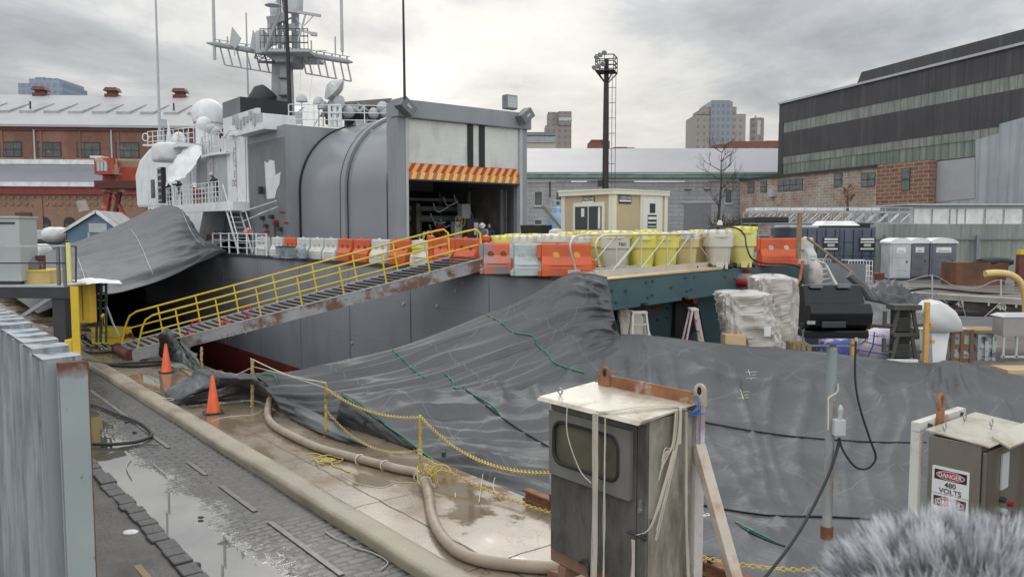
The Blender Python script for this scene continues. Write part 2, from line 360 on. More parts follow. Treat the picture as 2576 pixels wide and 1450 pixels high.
m_dirt = M('wet_dirt', (.10, .09, .078), .75, var=.35, vs=1.6, layers=[((.045, .04, .036), 1.1, (1, 1, 1), .45, .62, .8, .35), ((.25, .23, .2), 14, (1, 1, 1), .66, .74, .7)], bump=.8, bs=14)
mb = MB(SM); mb.grid(lambda s, t: Vector((lerp(-20, 60, s), lerp(-3, 2.92, t), -.06+.05*noise.noise(Vector((s*60, t*8, 1))))), 160, 14); struct(mb.build('ground_dirt', m_dirt))
m_kst = M('kerb_stone', (.055, .055, .055), .5, var=.3, vs=4, layers=[((.12, .11, .1), 6, (1, 1, 1), .55, .7, .6)], bump=.5, bs=18)
mb = MB(SM); a = -20.0
while a < 70:
    ln = random.uniform(.22, .42); j = random.uniform(-.025, .025)
    mb.bx(a, a+ln-.02, 2.9+j, 3.16+j, -.25, -.02+random.uniform(-.015, .015)); a += ln
struct(mb.build('kerb_stones', m_kst, bevel=.02))
# crane rail strips in the road
mb = MB(SM); a = 6
for (s0, s1) in ((9.2, 11.6), (12.2, 13.8), (14.6, 15.6), (16.9, 19.4), (20.4, 24.5), (26, 34)):
    mb.bx(s0, s1, 4.52, 4.60, -.10, -.072)
struct(mb.build('road_rail', M('worn_rail', (.13, .125, .118), .4, .2, var=.3, vs=4)))
# rounded concrete kerb
m_kerb = M('kerb_concrete', (.29, .25, .185), .5, var=.12, vs=1.3, layers=[((.17, .135, .095), 1.1, (.5, 1, 1), .46, .62, .75, .25), ((.12, .10, .07), 6, (1, 1, 1), .6, .72, .5), ((.40, .37, .29), 9, (1, 1, 1), .6, .72, .4)], bump=.35, bs=25)
prof = [(5.275, -.22), (5.28, .0), (5.295, .045), (5.335, .07), (5.40, .078), (5.63, .08), (5.69, .06), (5.715, .002)]
def kf(s, t):
    i = t*(len(prof)-1); k = min(int(i), len(prof)-2); f = i-k; a = lerp(-20, 90, s)
    b = lerp(prof[k][0], prof[k+1][0], f); z = lerp(prof[k][1], prof[k+1][1], f)
    nn = noise.noise(Vector((a*1.3, b*3, 0)))*.007+noise.noise(Vector((a*.4, 3, 7)))*.02
    return (a, b+nn*(1.5 if t < .4 else .6), z+nn*.6)
mb = MB(SM); mb.grid(kf, 420, 14); struct(mb.build('kerb', m_kerb, smooth=True))
# quay apron: wet concrete slabs with puddles
def apron_post(nt, vec, c, r):
    v, a, b, z = abvec(nt)
    aj = mth(nt, 'ADD', a, mth(nt, 'MULTIPLY', tnoise(nt, vec, 2, det=3, off=2), .12))
    j = lines(nt, aj, 1/3.05, .010, .33)
    bj = mth(nt, 'ADD', b, mth(nt, 'MULTIPLY', tnoise(nt, vec, 3, det=4, off=8), .10))
    j2 = mth(nt, 'COMPARE', bj, 6.28, .017)
    j = mth(nt, 'MAXIMUM', j, j2)
    cr = mth(nt, 'COMPARE', tnoise(nt, vec, .8, det=5, rough=.6, dist=.4, off=15), .5, .0035)
    c = mixc(nt, mth(nt, 'MULTIPLY', cr, .7), c, (.07, .055, .04))
    pud = ramp(nt, tnoise(nt, vec, .55, (.8, 1.3, 1), det=6, rough=.6, off=31), [(.50, 0.0), (.545, 1.0)])
    c = mixc(nt, mth(nt, 'MULTIPLY', pud, .75), c, (.17, .13, .088))
    r = mth(nt, 'ADD', mth(nt, 'MULTIPLY', pud, .03), mth(nt, 'MULTIPLY', mth(nt, 'SUBTRACT', 1.0, pud), r))
    c = mixc(nt, mth(nt, 'MULTIPLY', j, .85), c, (.05, .042, .032))
    return c, mth(nt, 'MAXIMUM', r, mth(nt, 'MULTIPLY', j, .6))
m_apron = M('wet_concrete', (.25, .205, .155), .26, var=.14, vs=.9, rvar=.22, layers=[((.22, .155, .10), .9, (1, 1, 1), .47, .63, .7, .12), ((.33, .30, .26), 2.2, (1, 1, 1), .56, .68, .4), ((.30, .12, .08), .8, (1, 1, 1), .66, .72, .3)], post=apron_post)
mb = MB(SM); mb.grid(lambda s, t: (lerp(-20, 90, s), lerp(5.66, 8.2, t), -.002*(t > .9)), 60, 4); struct(mb.build('quay_apron', m_apron))
mb = MB(SM); mb.bx(-20, 90, 5.6, 8.2, -.6, -.01); struct(mb.build('quay_base', m_dockwall))
# right-hand timber pier
def pier_post(nt, vec, c, r):
    v, a, b, z = abvec(nt)
    j = lines(nt, b, 1/.32, .07)
    return mixc(nt, mth(nt, 'MULTIPLY', j, .8), c, (.03, .027, .024)), r
m_pier = M('wet_timber_pier', (.20, .175, .155), .42, var=.3, vs=1.2, rvar=.3, layers=[((.09, .08, .075), .6, (.3, 2.2, 1), .45, .6, .8, .2), ((.36, .33, .30), 1.1, (.25, 2.5, 1), .56, .66, .7)], post=pier_post)
mb = MB(SM); mb.grid(lambda s, t: (lerp(-60, 150, s), lerp(B1+.45, 230, t), 1.5), 8, 8); mb.bx(-60, 150, B1+.45, 229, -.3, 1.45); struct(mb.build('pier_deck', m_pier))
m_cop = M('coping', (.33, .30, .26), .6, var=.2)
mb = MB(SM); mb.bx(-60, 150, B1-.12, B1+.5, 1.38, 1.55); struct(mb.build('pier_coping', m_cop))
mb = MB(SM)
for i in range(40): mb.bx(2+i*1.02, 2.07+i*1.02, B1-.16, B1-.12, 1.20, 1.37)
mb.bx(-20, 60, B1-.14, B1-.122, 1.33, 1.375)
tag(mb.build('coping_scale', m_lg), 'white edge scale with hanging ticks along the far dock coping', 'dock scale')
mb = MB(SM); mb.bx(-60, 150, B1-.05, B1-.005, .2, 1.37); struct(mb.build('pier_fascia', M('rusty_fascia', (.07, .05, .04), .7, var=.4, vs=2)))
m_txt = M('white_marking', (.6, .6, .57), .6)
for s, pxy in (('45', (2415, 764)), ('40', (2520, 772))):
    P = onb(pxy[0], pxy[1], B1-.07)
    tag(text('dock_mark', s, P, -U, Z, .26, m_txt, None, .03), 'white number %s on the face of the far dock coping, %s' % (s, 'left of the other' if s == '45' else 'nearer the yellow davit'), 'painted number')
P = onz(1772, 1292, .004)
tag(text('dock_mark', '15', P, -U, -V, .16, m_txt, None, .02), 'white number 15 painted on the wet quay beside the dark tarp', 'painted number')
# work platform at the stern, inside the dock
m_deckw = M('platform_planks', (.16, .14, .125), .6, var=.3, vs=2, layers=[((.05, .05, .05), .9, (1, 1, 1), .5, .65, .7, .2)])
mb = MB(SM); ed = [AB(W(px, 900, Y_)) for px, Y_ in ((1560, 21.1), (1900, 22.0), (2330, 22.2), (2800, 21.6))]
mb.prism([(a, b, -.1) for a, b in ed]+[(-2, B1-.2, -.1), (13.9, B1-.2, -.1), (14.2, ed[0][1], -.1)], (0, 0, .25))
for a in range(0, 14, 4):
    for b in (20, 27, 35): mb.bx(a, a+.3, b, b+.3, -8.5, -.11) if a > 9 or b > 30 else None
struct(mb.build('work_platform_floor', m_deckw))
# ---------------------------------------------------------------- far buildings
def zat(py, Y): return CH+(575-py)/2000.0*Y*1.003
# left: long brick shop with pale metal roof
def brick_mat(name, c1, c2, mort, w_=.24, h_=.08, rough=.85, layers=(), frame=None, var=.1):
    m = M(name, c1, rough, var=var, layers=layers); nt = m.node_tree; B = nt.nodes['Principled BSDF']
    src = B.inputs['Base Color'].links[0].from_socket
    g = nd(nt, 'ShaderNodeTexCoord'); s = nd(nt, 'ShaderNodeSeparateXYZ'); nt.links.new(g.outputs['Object'], s.inputs[0])
    c = nd(nt, 'ShaderNodeCombineXYZ'); nt.links.new(mth(nt, 'ADD', s.outputs[0], s.outputs[1]), c.inputs[0]); nt.links.new(s.outputs[2], c.inputs[1])
    br = nd(nt, 'ShaderNodeTexBrick'); nt.links.new(c.outputs[0], br.inputs[0]); br.inputs['Scale'].default_value = 1; br.inputs['Brick Width'].default_value = w_; br.inputs['Row Height'].default_value = h_
    br.inputs['Mortar Size'].default_value = h_*.1; br.inputs['Color1'].default_value = (1, 1, 1, 1); br.inputs['Color2'].default_value = (c2[0]/c1[0], c2[1]/c1[1], c2[2]/c1[2], 1); br.inputs['Mortar'].default_value = (mort[0]/c1[0], mort[1]/c1[1], mort[2]/c1[2], 1)
    nt.links.new(mixc(nt, 1.0, src, br.outputs['Color'], 'MULTIPLY'), B.inputs['Base Color']); return m
m_brick = brick_mat('red_brick', (.19, .088, .064), (.145, .064, .048), (.22, .14, .1), layers=[((.32, .15, .10), .25, (1, 1, .5), .5, .7, .6)])
m_brick2 = brick_mat('arcade_brick', (.27, .155, .115), (.22, .12, .088), (.28, .2, .14), layers=[((.42, .24, .16), .3, (1, 1, .6), .5, .7, .5)])
m_roofw = M('pale_roof', (.37, .36, .355), .5, var=.06, vs=.2, layers=[((.29, .285, .28), .35, (1, 1, 1), .52, .72, .5)])
m_roofg = M('slate_roof', (.19, .20, .225), .45, var=.12, vs=.3)
m_frame = M('window_frame', (.02, .02, .022), .5)
m_winA = M('old_glass', (.06, .065, .06), .15, var=.5, vs=.5, layers=[((.3, .3, .28), .8, (1, 1, 1), .6, .66, .6)])
m_red = M('red_gutter', (.20, .03, .025), .5)
o0 = W(0, 575, 108); ex = (W(600, 575, 110.6)-o0).normalized()
T = FR((o0.x, o0.y, 0), ex)
t = thing('brick_workshop', 'long two level red brick workshop under a pale metal roof at far left', 'building', (o0.x, o0.y, 0))
Z1, Z2, Z3, Z4 = zat(403, 108), zat(322, 108), zat(238, 108), zat(474, 108)
X0, X1 = -30, 42
mb = MB(T); mb.bx(X0, X1, 0, .6, Z1-1, Z2)
for x in [(-30+5.03*k) for k in range(14)]: mb.bx(x-.15+.62, x+.15+.62, -.12, 0, Z1, Z2-.1)
mb.build('wall', m_brick, t)
mb = MB(T); mb.bx(X0, X1, -.25, .05, Z2-.5, Z2-.05); mb.build('cornice', m_oldred, t)
YR = 16
mb = MB(T); mb.hexa([(X0,-.6,Z2-.05),(X1,-.6,Z2-.05),(X1,YR,Z3+2.2-.3),(X0,YR,Z3+2.2-.3),(X0,-.6,Z2+.25),(X1,-.6,Z2+.25),(X1,YR,Z3+2.2),(X0,YR,Z3+2.2)])
mb.bx(X0, X1, YR, YR+16, Z3+1.5, Z3+2.2)
rf = mb.build('roof', m_roofw, t)
def rz(y): return Z2+.25+(Z3+1.95-Z2)*(y+.6)/(YR+.6)
mb = MB(T)
x = X0+1
while x < X1-4:  # raised roof-light strip
    mb.hexa([(x, 5.2, rz(5.2)), (x+1.9, 5.2, rz(5.2)), (x+2.4, 10.5, rz(10.5)), (x+.5, 10.5, rz(10.5)), (x, 5.2, rz(5.2)+.35), (x+1.9, 5.2, rz(5.2)+.35), (x+2.4, 10.5, rz(10.5)+.12), (x+.5, 10.5, rz(10.5)+.12)]); x += 3.28
mb.build('roof_light', M('roof_light', (.33, .325, .32), .35), rf)
for px in (104, 278, 445):
    P = W(px, 232, 124); q = T.inverted() @ P; x = q.x; zt = rz(YR)-.15
    v_ = MB(T); v_.bx(x-.9, x+.9, 15.2, 17, zt-.4, zt+.35); v_.bx(x-.6, x+.6, 15.4, 16.8, zt+.35, zt+.8)
    v_.hexa([(x-1.05,15,zt+.8),(x+1.05,15,zt+.8),(x+1.05,17.2,zt+.8),(x-1.05,17.2,zt+.8),(x-.8,15.3,zt+1.35),(x+.8,15.3,zt+1.35),(x+.8,16.9,zt+1.35),(x-.8,16.9,zt+1.35)])
    v_.build('roof_vent', m_oldred, rf)
for px in (80, 430):
    P = W(px, 270, 115); q = T.inverted() @ P; MB(T).cyl((q.x, 6.5, rz(6.5)-.2), (q.x, 6.5, rz(6.5)+1.3), .12, 8).build('pipe', m_frame, rf)
for k in range(9):
    x = T.inverted() @ W(24+95.5*k, 380, 108); x = x.x
    zt, zb = zat(361, 108), zat(397, 108)
    mb = MB(T); mb.bx(x-1.55, x+1.55, -.05, .02, zb-.1, zt+.1)
    wd = mb.build('window', m_frame, t)
    mb = MB(T)
    for i in range(3):
        for j in range(2): mb.bx(x-1.42+i*.97, x-.52+i*.97, -.062, -.045, zb+.06+j*(zt-zb)/2, zb-.06+(j+1)*(zt-zb)/2)
    mb.build('pane', m_winA, wd)
    mb = MB(T); mb.bx(x-1.75, x+1.75, -.16, .0, zb-.3, zb-.1); mb.build('sill', m_brick2, wd)
for k in range(5):
    x = (T.inverted() @ W(85+188*k, 380, 108)).x; MB(T).cyl((x, -.2, Z1), (x, -.2, Z2-.4), .11, 8).build('downpipe', m_lg, t)
# lower aisle in front
d = -9
mb = MB(T); mb.hexa([(X0,d-.5,Z4),(X1,d-.5,Z4),(X1,.0,Z1-.8),(X0,.0,Z1-.8),(X0,d-.5,Z4+.25),(X1,d-.5,Z4+.25),(X1,0,Z1-.55),(X0,0,Z1-.55)]); mb.build('lower_roof', m_roofg, t)
mb = MB(T); mb.bx(X0, X1, -.5, -.02, Z1-.65, Z1-.02); mb.bx(X0, X1, d-.75, d-.5, Z4-.25, Z4+.3); mb.build('fascia', m_white, t)
mb = MB(T); mb.bx(X0, X1, d-.45, d-.1, Z4-1.2, Z4-.02); mb.build('eaves_board', m_red, t)
mb = MB(T); mb.bx(X0, X1, d, d+.5, -.2, Z4-.02)
for r_ in range(2):
    z = zat(494, 99)-r_*.75
    x = X0
    while x < X1-1: mb.bx(x, x+.42, d-.12, d, z-.35, z); x += .84
for x in [X0+2+12.5*k for k in range(6)]: mb.bx(x-.5, x+.5, d-.14, d, -.2, zat(500, 99))
mb.bx(X0, X1, d-.1, d, zat(494, 99), zat(489, 99)); mb.build('arcade_wall', m_brick2, t)
for k in range(8):
    x = (T.inverted() @ W(103+62*k, 560, 99)).x; zt, zb = zat(545, 99), zat(576, 99)
    P = [(x-.75, d-.03, zb), (x+.75, d-.03, zb), (x+.75, d-.03, zt-.75)]+[(x+.75*cos(a), d-.03, zt-.75+.75*sin(a)) for a in [pi*i/8 for i in range(1, 8)]]+[(x-.75, d-.03, zt-.75)]
    wd = MB(T).prism(P, Vector((0, .06, 0))).build('window', m_frame, t)
    MB(T).bx(x-.55, x+.55, d-.045, d-.032, zb+.1, zt-.9).build('pane', m_winA, wd)
# far blue-glass tower over the brick workshop
def tower(name, label, px0, px1, pyt, Y, mat, parts=(), depth=30, cat_='tower block'):
    x0 = W(px0, 575, Y).x; x1 = W(px1, 575, Y).x
    t = thing(name, label, cat_, ((x0+x1)/2, Y, 0)); mb = MB(); mb.bx(x0, x1, Y, Y+depth, -.2, zat(pyt, Y)); b = mb.build('walls', mat, t)
    for (a, b_, c, d_, nm, mt, off) in parts:
        xa, xb = W(a, 575, Y).x, W(b_, 575, Y).x; mb = MB(); mb.bx(xa, xb, Y-off, Y+depth-off, zat(d_, Y), zat(c, Y)); mb.build(nm, mt, t)
    return t, b
def winmat(name, wall, glass, sx, sz, wx=.5, wz=.5, rough=.5):
    m = M(name, wall, rough, var=.06, vs=.05); nt = m.node_tree; B = nt.nodes['Principled BSDF']; src = B.inputs['Base Color'].links[0].from_socket
    g = nd(nt, 'ShaderNodeTexCoord'); s = nd(nt, 'ShaderNodeSeparateXYZ'); nt.links.new(g.outputs['Object'], s.inputs[0])
    a = mth(nt, 'LESS_THAN', mth(nt, 'FRACT', mth(nt, 'DIVIDE', s.outputs[0], sx)), wx); b = mth(nt, 'LESS_THAN', mth(nt, 'FRACT', mth(nt, 'DIVIDE', s.outputs[2], sz)), wz)
    nt.links.new(mixc(nt, mth(nt, 'MULTIPLY', a, b), src, glass), B.inputs['Base Color']); return m
m_tb = winmat('blue_glass_tower', (.25, .29, .36), (.19, .235, .31), 4, 5, .6, .6, .3)
tower('tower_block', 'distant blue glass tower above the pale workshop roof', 62, 172, 217, 520, m_tb, [(85, 160, 205, 217, 'upper_floors', m_tb, -2), (95, 118, 200, 205, 'plant_room', m_tb, -4), (122, 132, 201, 205, 'tank', m_roofg, -5), (136, 150, 202, 205, 'tank', m_roofg, -5)])
m_tc = winmat('brown_concrete_tower', (.25, .22, .21), (.17, .155, .155), 3, 3.2, .45, .55)
tower('tower_block', 'distant brown concrete tower right of the white hangar', 1371, 1436, 320, 420, m_tc, [(1378, 1414, 286, 320, 'upper_floors', m_tc, -2), (1404, 1436, 286, 320, 'corner_bay', m_tc, .5), (1404, 1437, 301, 309, 'glass_band', m_lg, .8)], 14)
m_lb = winmat('low_glass_block', (.40, .37, .32), (.32, .33, .33), 3, 9, .96, .4)
tower('office_block', 'low pale office block with glazed top floor behind the hangar', 1290, 1397, 345, 210, m_lb, [(1290, 1396, 337, 345, 'roof_slab', m_roofg, .5), (1290, 1396, 347, 362, 'glass_band', M('gb', (.28, .30, .31), .2), .3)], 12, 'office block')
m_rb = winmat('red_brick_far', (.20, .085, .065), (.10, .06, .05), 4, 4.5, .3, .4, .8)
tower('apartment_building', 'small dark brick building peeping over the roof left of the lamp mast', 1486, 1532, 358, 260, m_rb, [(1486, 1512, 355, 358, 'parapet', m_rb, .2), (1521, 1527, 347, 358, 'chimney', m_rb, -2)], 14, 'building')
tower('apartment_building', 'low dark brick roofline just right of the lamp mast', 1540, 1594, 374, 240, m_rb, [(1545, 1575, 373, 374, 'parapet', m_rb, .2)], 10, 'building')
m_td = winmat('stone_tower', (.29, .265, .245), (.20, .185, .18), 3.6, 4, .4, .5)
m_td2 = winmat('blue_bay', (.22, .24, .265), (.16, .185, .22), 3, 4, .6, .6, .3)
tower('tower_block', 'tall stepped stone tower with blue glass centre bay', 1748, 1870, 292, 480, m_td, [(1748, 1789, 292, 293, 'parapet', m_td, .6), (1767, 1848, 274, 292, 'upper_floors', m_td, -1), (1782, 1836, 262, 376, 'glass_bay', m_td2, .8), (1786, 1832, 258, 262, 'crown', m_td2, -1)], 30)
P = W(1898, 575, 400)
t = thing('round_tower', 'round brown brick tower beside the stepped stone tower', 'tower', (P.x, P.y, 0))
MB().lathe([(3.4, 0), (3.4, zat(303, 400))], (P.x, P.y, 0), 20).build('shaft', m_tc, t, smooth=True)
MB().bx(P.x-.8, P.x+.8, P.y-3.55, P.y-3.2, zat(345, 400), zat(310, 400)).build('glass_strip', m_lg, t)
MB().cyl((P.x-.8, P.y, zat(303, 400)), (P.x-.8, P.y, zat(296, 400)), .5, 8).build('mast', m_lg, t)
tower('apartment_building', 'long low red brick block behind the white roofed shed', 1800, 1990, 366, 330, m_rb, [(1838, 1925, 358, 366, 'upper_floor', m_rb, -1), (1925, 1990, 356, 366, 'upper_floor', m_rb, -2)], 14, 'building')
# central long stone shed with white roof
Y = 118; t = thing('stone_shed', 'long grey block shed with shallow white roof and green cornice', 'building', (20, Y, 0))
x0, x1 = -22, W(2100, 575, Y).x
ze, zr = zat(437, Y), zat(377, Y)
def course_post(nt, vec, c, r):
    s = nd(nt, 'ShaderNodeSeparateXYZ'); g = nd(nt, 'ShaderNodeNewGeometry'); nt.links.new(g.outputs['Position'], s.inputs[0])
    cb = nd(nt, 'ShaderNodeCombineXYZ'); nt.links.new(s.outputs[0], cb.inputs[0]); nt.links.new(s.outputs[2], cb.inputs[1])
    br = nd(nt, 'ShaderNodeTexBrick'); nt.links.new(cb.outputs[0], br.inputs[0]); br.inputs['Scale'].default_value = 1; br.inputs['Brick Width'].default_value = 2.6; br.inputs['Row Height'].default_value = .62; br.inputs['Mortar Size'].default_value = .035
    br.inputs['Color1'].default_value = (1, 1, 1, 1); br.inputs['Color2'].default_value = (.86, .86, .88, 1); br.inputs['Mortar'].default_value = (.55, .55, .56, 1)
    return mixc(nt, 1.0, c, br.outputs['Color'], 'MULTIPLY'), r
m_block = M('grey_block', (.36, .36, .365), .8, var=.1, vs=.4, layers=[((.22, .22, .22), .5, (1, 1, .2), .52, .68, .6)], post=course_post)
mb = MB(); mb.bx(x0, x1, Y, Y+20, -.2, ze-1.3); mb.build('wall', m_block, t)
mb = MB(); mb.hexa([(x0, Y-.8, ze-.2), (x1, Y-.8, ze-.2), (x1, Y+12, zr+.9), (x0, Y+12, zr+.9), (x0, Y-.8, ze+.1), (x1, Y-.8, ze+.1), (x1, Y+12, zr+1.25), (x0, Y+12, zr+1.25)]); mb.build('roof', M('white_membrane', (.28, .28, .292), .45, var=.05, vs=.12, layers=[((.24, .24, .255), .1, (1, 1, 1), .5, .65, .5)]), t)
mb = MB(); mb.bx(x0, x1, Y-.7, Y, ze-.75, ze-.22); mb.build('gutter', M('green_copper', (.13, .24, .20), .6, var=.3, vs=.6), t)
mb = MB(); mb.bx(x0, x1, Y-.35, Y-.02, ze-1.15, ze-.8); mb.build('cornice', m_lg, t)
mb = MB(); mb.bx(x0, x1, Y-.75, Y-.1, ze-.80, ze-.752); mb.build('shadow_strip', m_black, t)  # solid black strip put in as the shade line under the gutter
for a, b, c, d_ in ((1345, 1363, 483, 516), (1399, 1416, 483, 516), (1823, 1838, 478, 510), (1346, 1362, 553, 564), (1250, 1268, 483, 516)):
    xa, xb = W(a, 575, Y).x, W(b, 575, Y).x; za, zb = zat(d_, Y), zat(c, Y)
    f = MB().bx(xa-.08, xb+.08, Y-.05, Y+.02, za-.08, zb+.08).build('window', m_lg, t); MB().bx(xa, xb, Y-.07, Y-.052, za, zb).build('pane', m_winA, f)
    MB().bx(xa-.2, xb+.2, Y-.2, Y-.052, za-.3, za-.09).build('sill', m_lg, f)
for a, b in ((1720, 1738), (1770, 1787)):   # blocked windows
    xa, xb = W(a, 575, Y).x, W(b, 575, Y).x; MB().bx(xa, xb, Y-.12, Y, zat(479, Y), zat(477, Y)).build('lintel', m_dark, t)
xa, xb = W(1720, 575, Y).x, W(1788, 575, Y).x
MB().bx(xa, xb, Y-.08, Y, -.1, zat(511, Y)).build('roller_door', M('grey_door', (.18, .19, .20), .5, var=.1), t)
MB().bx(xa-.5, xb+.5, Y-.12, Y-.002, zat(511, Y)+.02, zat(507, Y)).build('door_lintel', m_lg, t)
MB().cyl((W(1383, 575, Y).x, Y-.2, ze-1.2), (W(1383, 575, Y).x, Y-.2, zat(497, Y)), .1, 6).build('downpipe', m_dark, t)
# lamp mast
P = W(1522, 575, 78); ztop = zat(153, 78)
t = thing('lamp_mast', 'tall dark steel lamp mast with caged platform and floodlights', 'lamp mast', (P.x, P.y, 0))
m_mast = M('brown_steel', (.035, .024, .022), .6, var=.3)
mb = MB(); mb.tube([(P.x, P.y, 0), (P.x, P.y, zat(300, 78)), (P.x, P.y, ztop-.2)], [.36, .28, .22], 10); mb.bx(P.x-.75, P.x-.3, P.y-.2, P.y+.2, zat(470, 78), zat(455, 78)); mb.build('mast', m_mast, t, smooth=True)
mb = MB(); zb, zt = zat(190, 78), ztop; r = 1.05; cs = [(P.x-1.15, P.y-.8), (P.x+.55, P.y-1.1), (P.x+1.15, P.y+.8), (P.x-.55, P.y+1.1)]
for z in (zb, lerp(zb, zt, .35), lerp(zb, zt, .6), lerp(zb, zt, 1)):
    for i in range(4): mb.bar((*cs[i], z), (*cs[(i+1) % 4], z), .08)
for i in range(4):
    mb.bar((*cs[i], zb), (*cs[i], zt), .07); mb.bar((*cs[i], zb), (P.x, P.y, zb-1.2), .09); mb.bar((*[(cs[i][k]+cs[(i+1) % 4][k])/2 for k in (0, 1)], zb), (*[(cs[i][k]+cs[(i+1) % 4][k])/2 for k in (0, 1)], zt), .05)
mb.add([(*c, zb) for c in cs], [(0, 1, 2, 3)]); mb.build('cage', m_mast, t)
for dx, dz in ((-1.1, -.35), (-.75, -.1), (-.35, .1), (-1.3, -1.3), (-.9, -1.15), (-.5, -.95)):
    MB().lathe([(.08, .35), (.16, .2), (.27, 0), (.25, -.03)], (P.x+dx, P.y-1.2, ztop+dz), 10, Vector((.5, .6, .6))).build('floodlight', M('lamp_gl', (.35, .38, .36), .4) if dx == -1.1 else bpy.data.materials['lamp_gl'], t, smooth=True)
mb = MB(); x = P.x+.55
for s_ in (0, .35): mb.bar((x+s_, P.y-.2, 2), (x+s_, P.y-.2, zb-.2), .05)
z = 2
while z < zb: mb.bar((x, P.y-.2, z), (x+.35, P.y-.2, z), .05); mb.bar((P.x, P.y, z), (x, P.y-.2, z), .05); z += 1.45
mb.build('ladder', m_mast, t)
# ---------------------------------------------------------------- big dark clad shed on the right
k = .3325; oY = 109.; o = Vector((W(1953, 575, oY).x, oY, 0)); ex = Vector((-.288, .9576, 0)); ex = -ex
T = FR(o, ex, (-ex.y, ex.x, 0)); Ti = T.inverted()
def onw(px, py, off=0):    # point on the long wall
    n = Vector((ex.y, -ex.x, 0)); d = ray(px, py); return Ti @ (C0+d*(((o-C0).dot(n)+off)/d.dot(n)))
t = thing('clad_shed', 'huge dark corrugated shed with two green translucent bands at right', 'building', o)
zt = onw(1954, 265).z
def rib_mat(name, col, per=.6, layers=(), w_=.12, dark=.5, rough=.6, var=.15, bumpd=.05):
    m = M(name, col, rough, var=var, vs=.3, layers=layers); nt = m.node_tree; B = nt.nodes['Principled BSDF']; src = B.inputs['Base Color'].links[0].from_socket
    g = nd(nt, 'ShaderNodeNewGeometry'); dd = nd(nt, 'ShaderNodeVectorMath', operation='DOT_PRODUCT'); nt.links.new(g.outputs['Position'], dd.inputs[0]); dd.inputs[1].default_value = ex
    l = lines(nt, dd.outputs['Value'], 1/per, w_)
    nt.links.new(mixc(nt, mth(nt, 'MULTIPLY', l, dark), src, tuple(c*.35 for c in col)), B.inputs['Base Color'])
    add_bump(m, mth(nt, 'SINE', mth(nt, 'MULTIPLY', dd.outputs['Value'], 2*pi/per)), bumpd, .6); return m
m_cl = rib_mat('dark_cladding', (.052, .049, .055), .9, [((.085, .08, .085), .6, (1.6, 1.6, .12), .5, .7, .8), ((.11, .105, .10), 1.2, (2, 2, .1), .62, .72, .6)], .1, .5)
m_gr = rib_mat('translucent_sheet', (.25, .255, .232), .95, [((.13, .16, .13), .8, (2, 2, .3), .42, .62, .8), ((.42, .44, .38), 2.2, (2, 2, .2), .60, .7, .7)], .14, .6, .35)
m_pg = rib_mat('pale_sheet', (.36, .39, .42), 1.1, [((.27, .29, .30), .4, (2, 2, .15), .45, .62, .8), ((.36, .35, .27), .4, (1, 1, .3), .6, .72, .6)], .06, .3, .45)
LEN = 62
def zr_(a, b, s): return a+(b-a)*s
def L_(py, px=1966): return onw(px, py).z
zz = [L_(310), L_(335), L_(395), L_(414), L_(437)]
y_ = .0
mb = MB(T); mb.bx(0, LEN, 0, .3, zz[0], zt); mb.bx(0, LEN, 0, .3, zz[2], zz[1]); mb.bx(0, .95, -.03, .3, 0, zz[0]+.1); mb.bx(-.02, .3, .3, 40, 0, zt-.2); mb.build('wall', m_cl, t)
mb = MB(T); mb.bx(1, LEN, .06, .25, zz[1], zz[0]); mb.build('translucent_band', m_gr, t)
mb = MB(T); mb.bx(1, 46, .04, .25, zz[3]+.05, zz[2]); mb.build('translucent_band', m_gr, t)
mb = MB(T); mb.bx(1, 46, .12, .25, zz[4]-.3, zz[3]+.05); mb.build('translucent_band', rib_mat('mossy_sheet', (.155, .185, .155), .95, [((.29, .33, .28), .5, (2, 2, .2), .5, .66, .8)], .14, .6, .4), t)
mb = MB(T); mb.bx(0, LEN, -.25, .1, zt+.002, zt+.25); mb.build('roof_edge', m_lg, t)
mb = MB(T); mb.hexa([(0, .1, zt), (LEN, .1, zt), (LEN, 16, zt+2.2), (0, 16, zt+2.2), (0, .1, zt+.2), (LEN, .1, zt+.2), (LEN, 16, zt+2.5), (0, 16, zt+2.5)]); mb.build('roof', m_lg, t)
q = onw(2134, 205, -6); MB(T).hexa([(q.x+1, 6, zt+.8), (LEN, 6, zt+.8), (LEN, 14, zt+.8), (q.x+1, 14, zt+.8), (q.x+2.4, 6, zt+3.1), (LEN, 6, zt+3.1), (LEN, 14, zt+3.1), (q.x+2.4, 14, zt+3.1)]).build('roof_monitor', m_cl, t)
# pale metal cladding patches towards the camera
def patch(name, pts, off, mat):
    P = [onw(px, py, 0) for px, py in pts]; P = [Vector((p.x, -off, p.z)) for p in P]; MB(T).prism(P, Vector((0, off-.02, 0))).build(name, mat, t)
patch('cladding_panel', [(2456, 385), (2456, 352), (2516, 335), (2516, 312), (2700, 262), (2700, 560), (2330, 560), (2330, 511), (2456, 500)], .10, m_pg)
patch('cladding_panel', [(2337, 409), (2454, 396), (2454, 499), (2337, 510)], .16, M('grey_sheet', (.36, .36, .375), .5, var=.05))
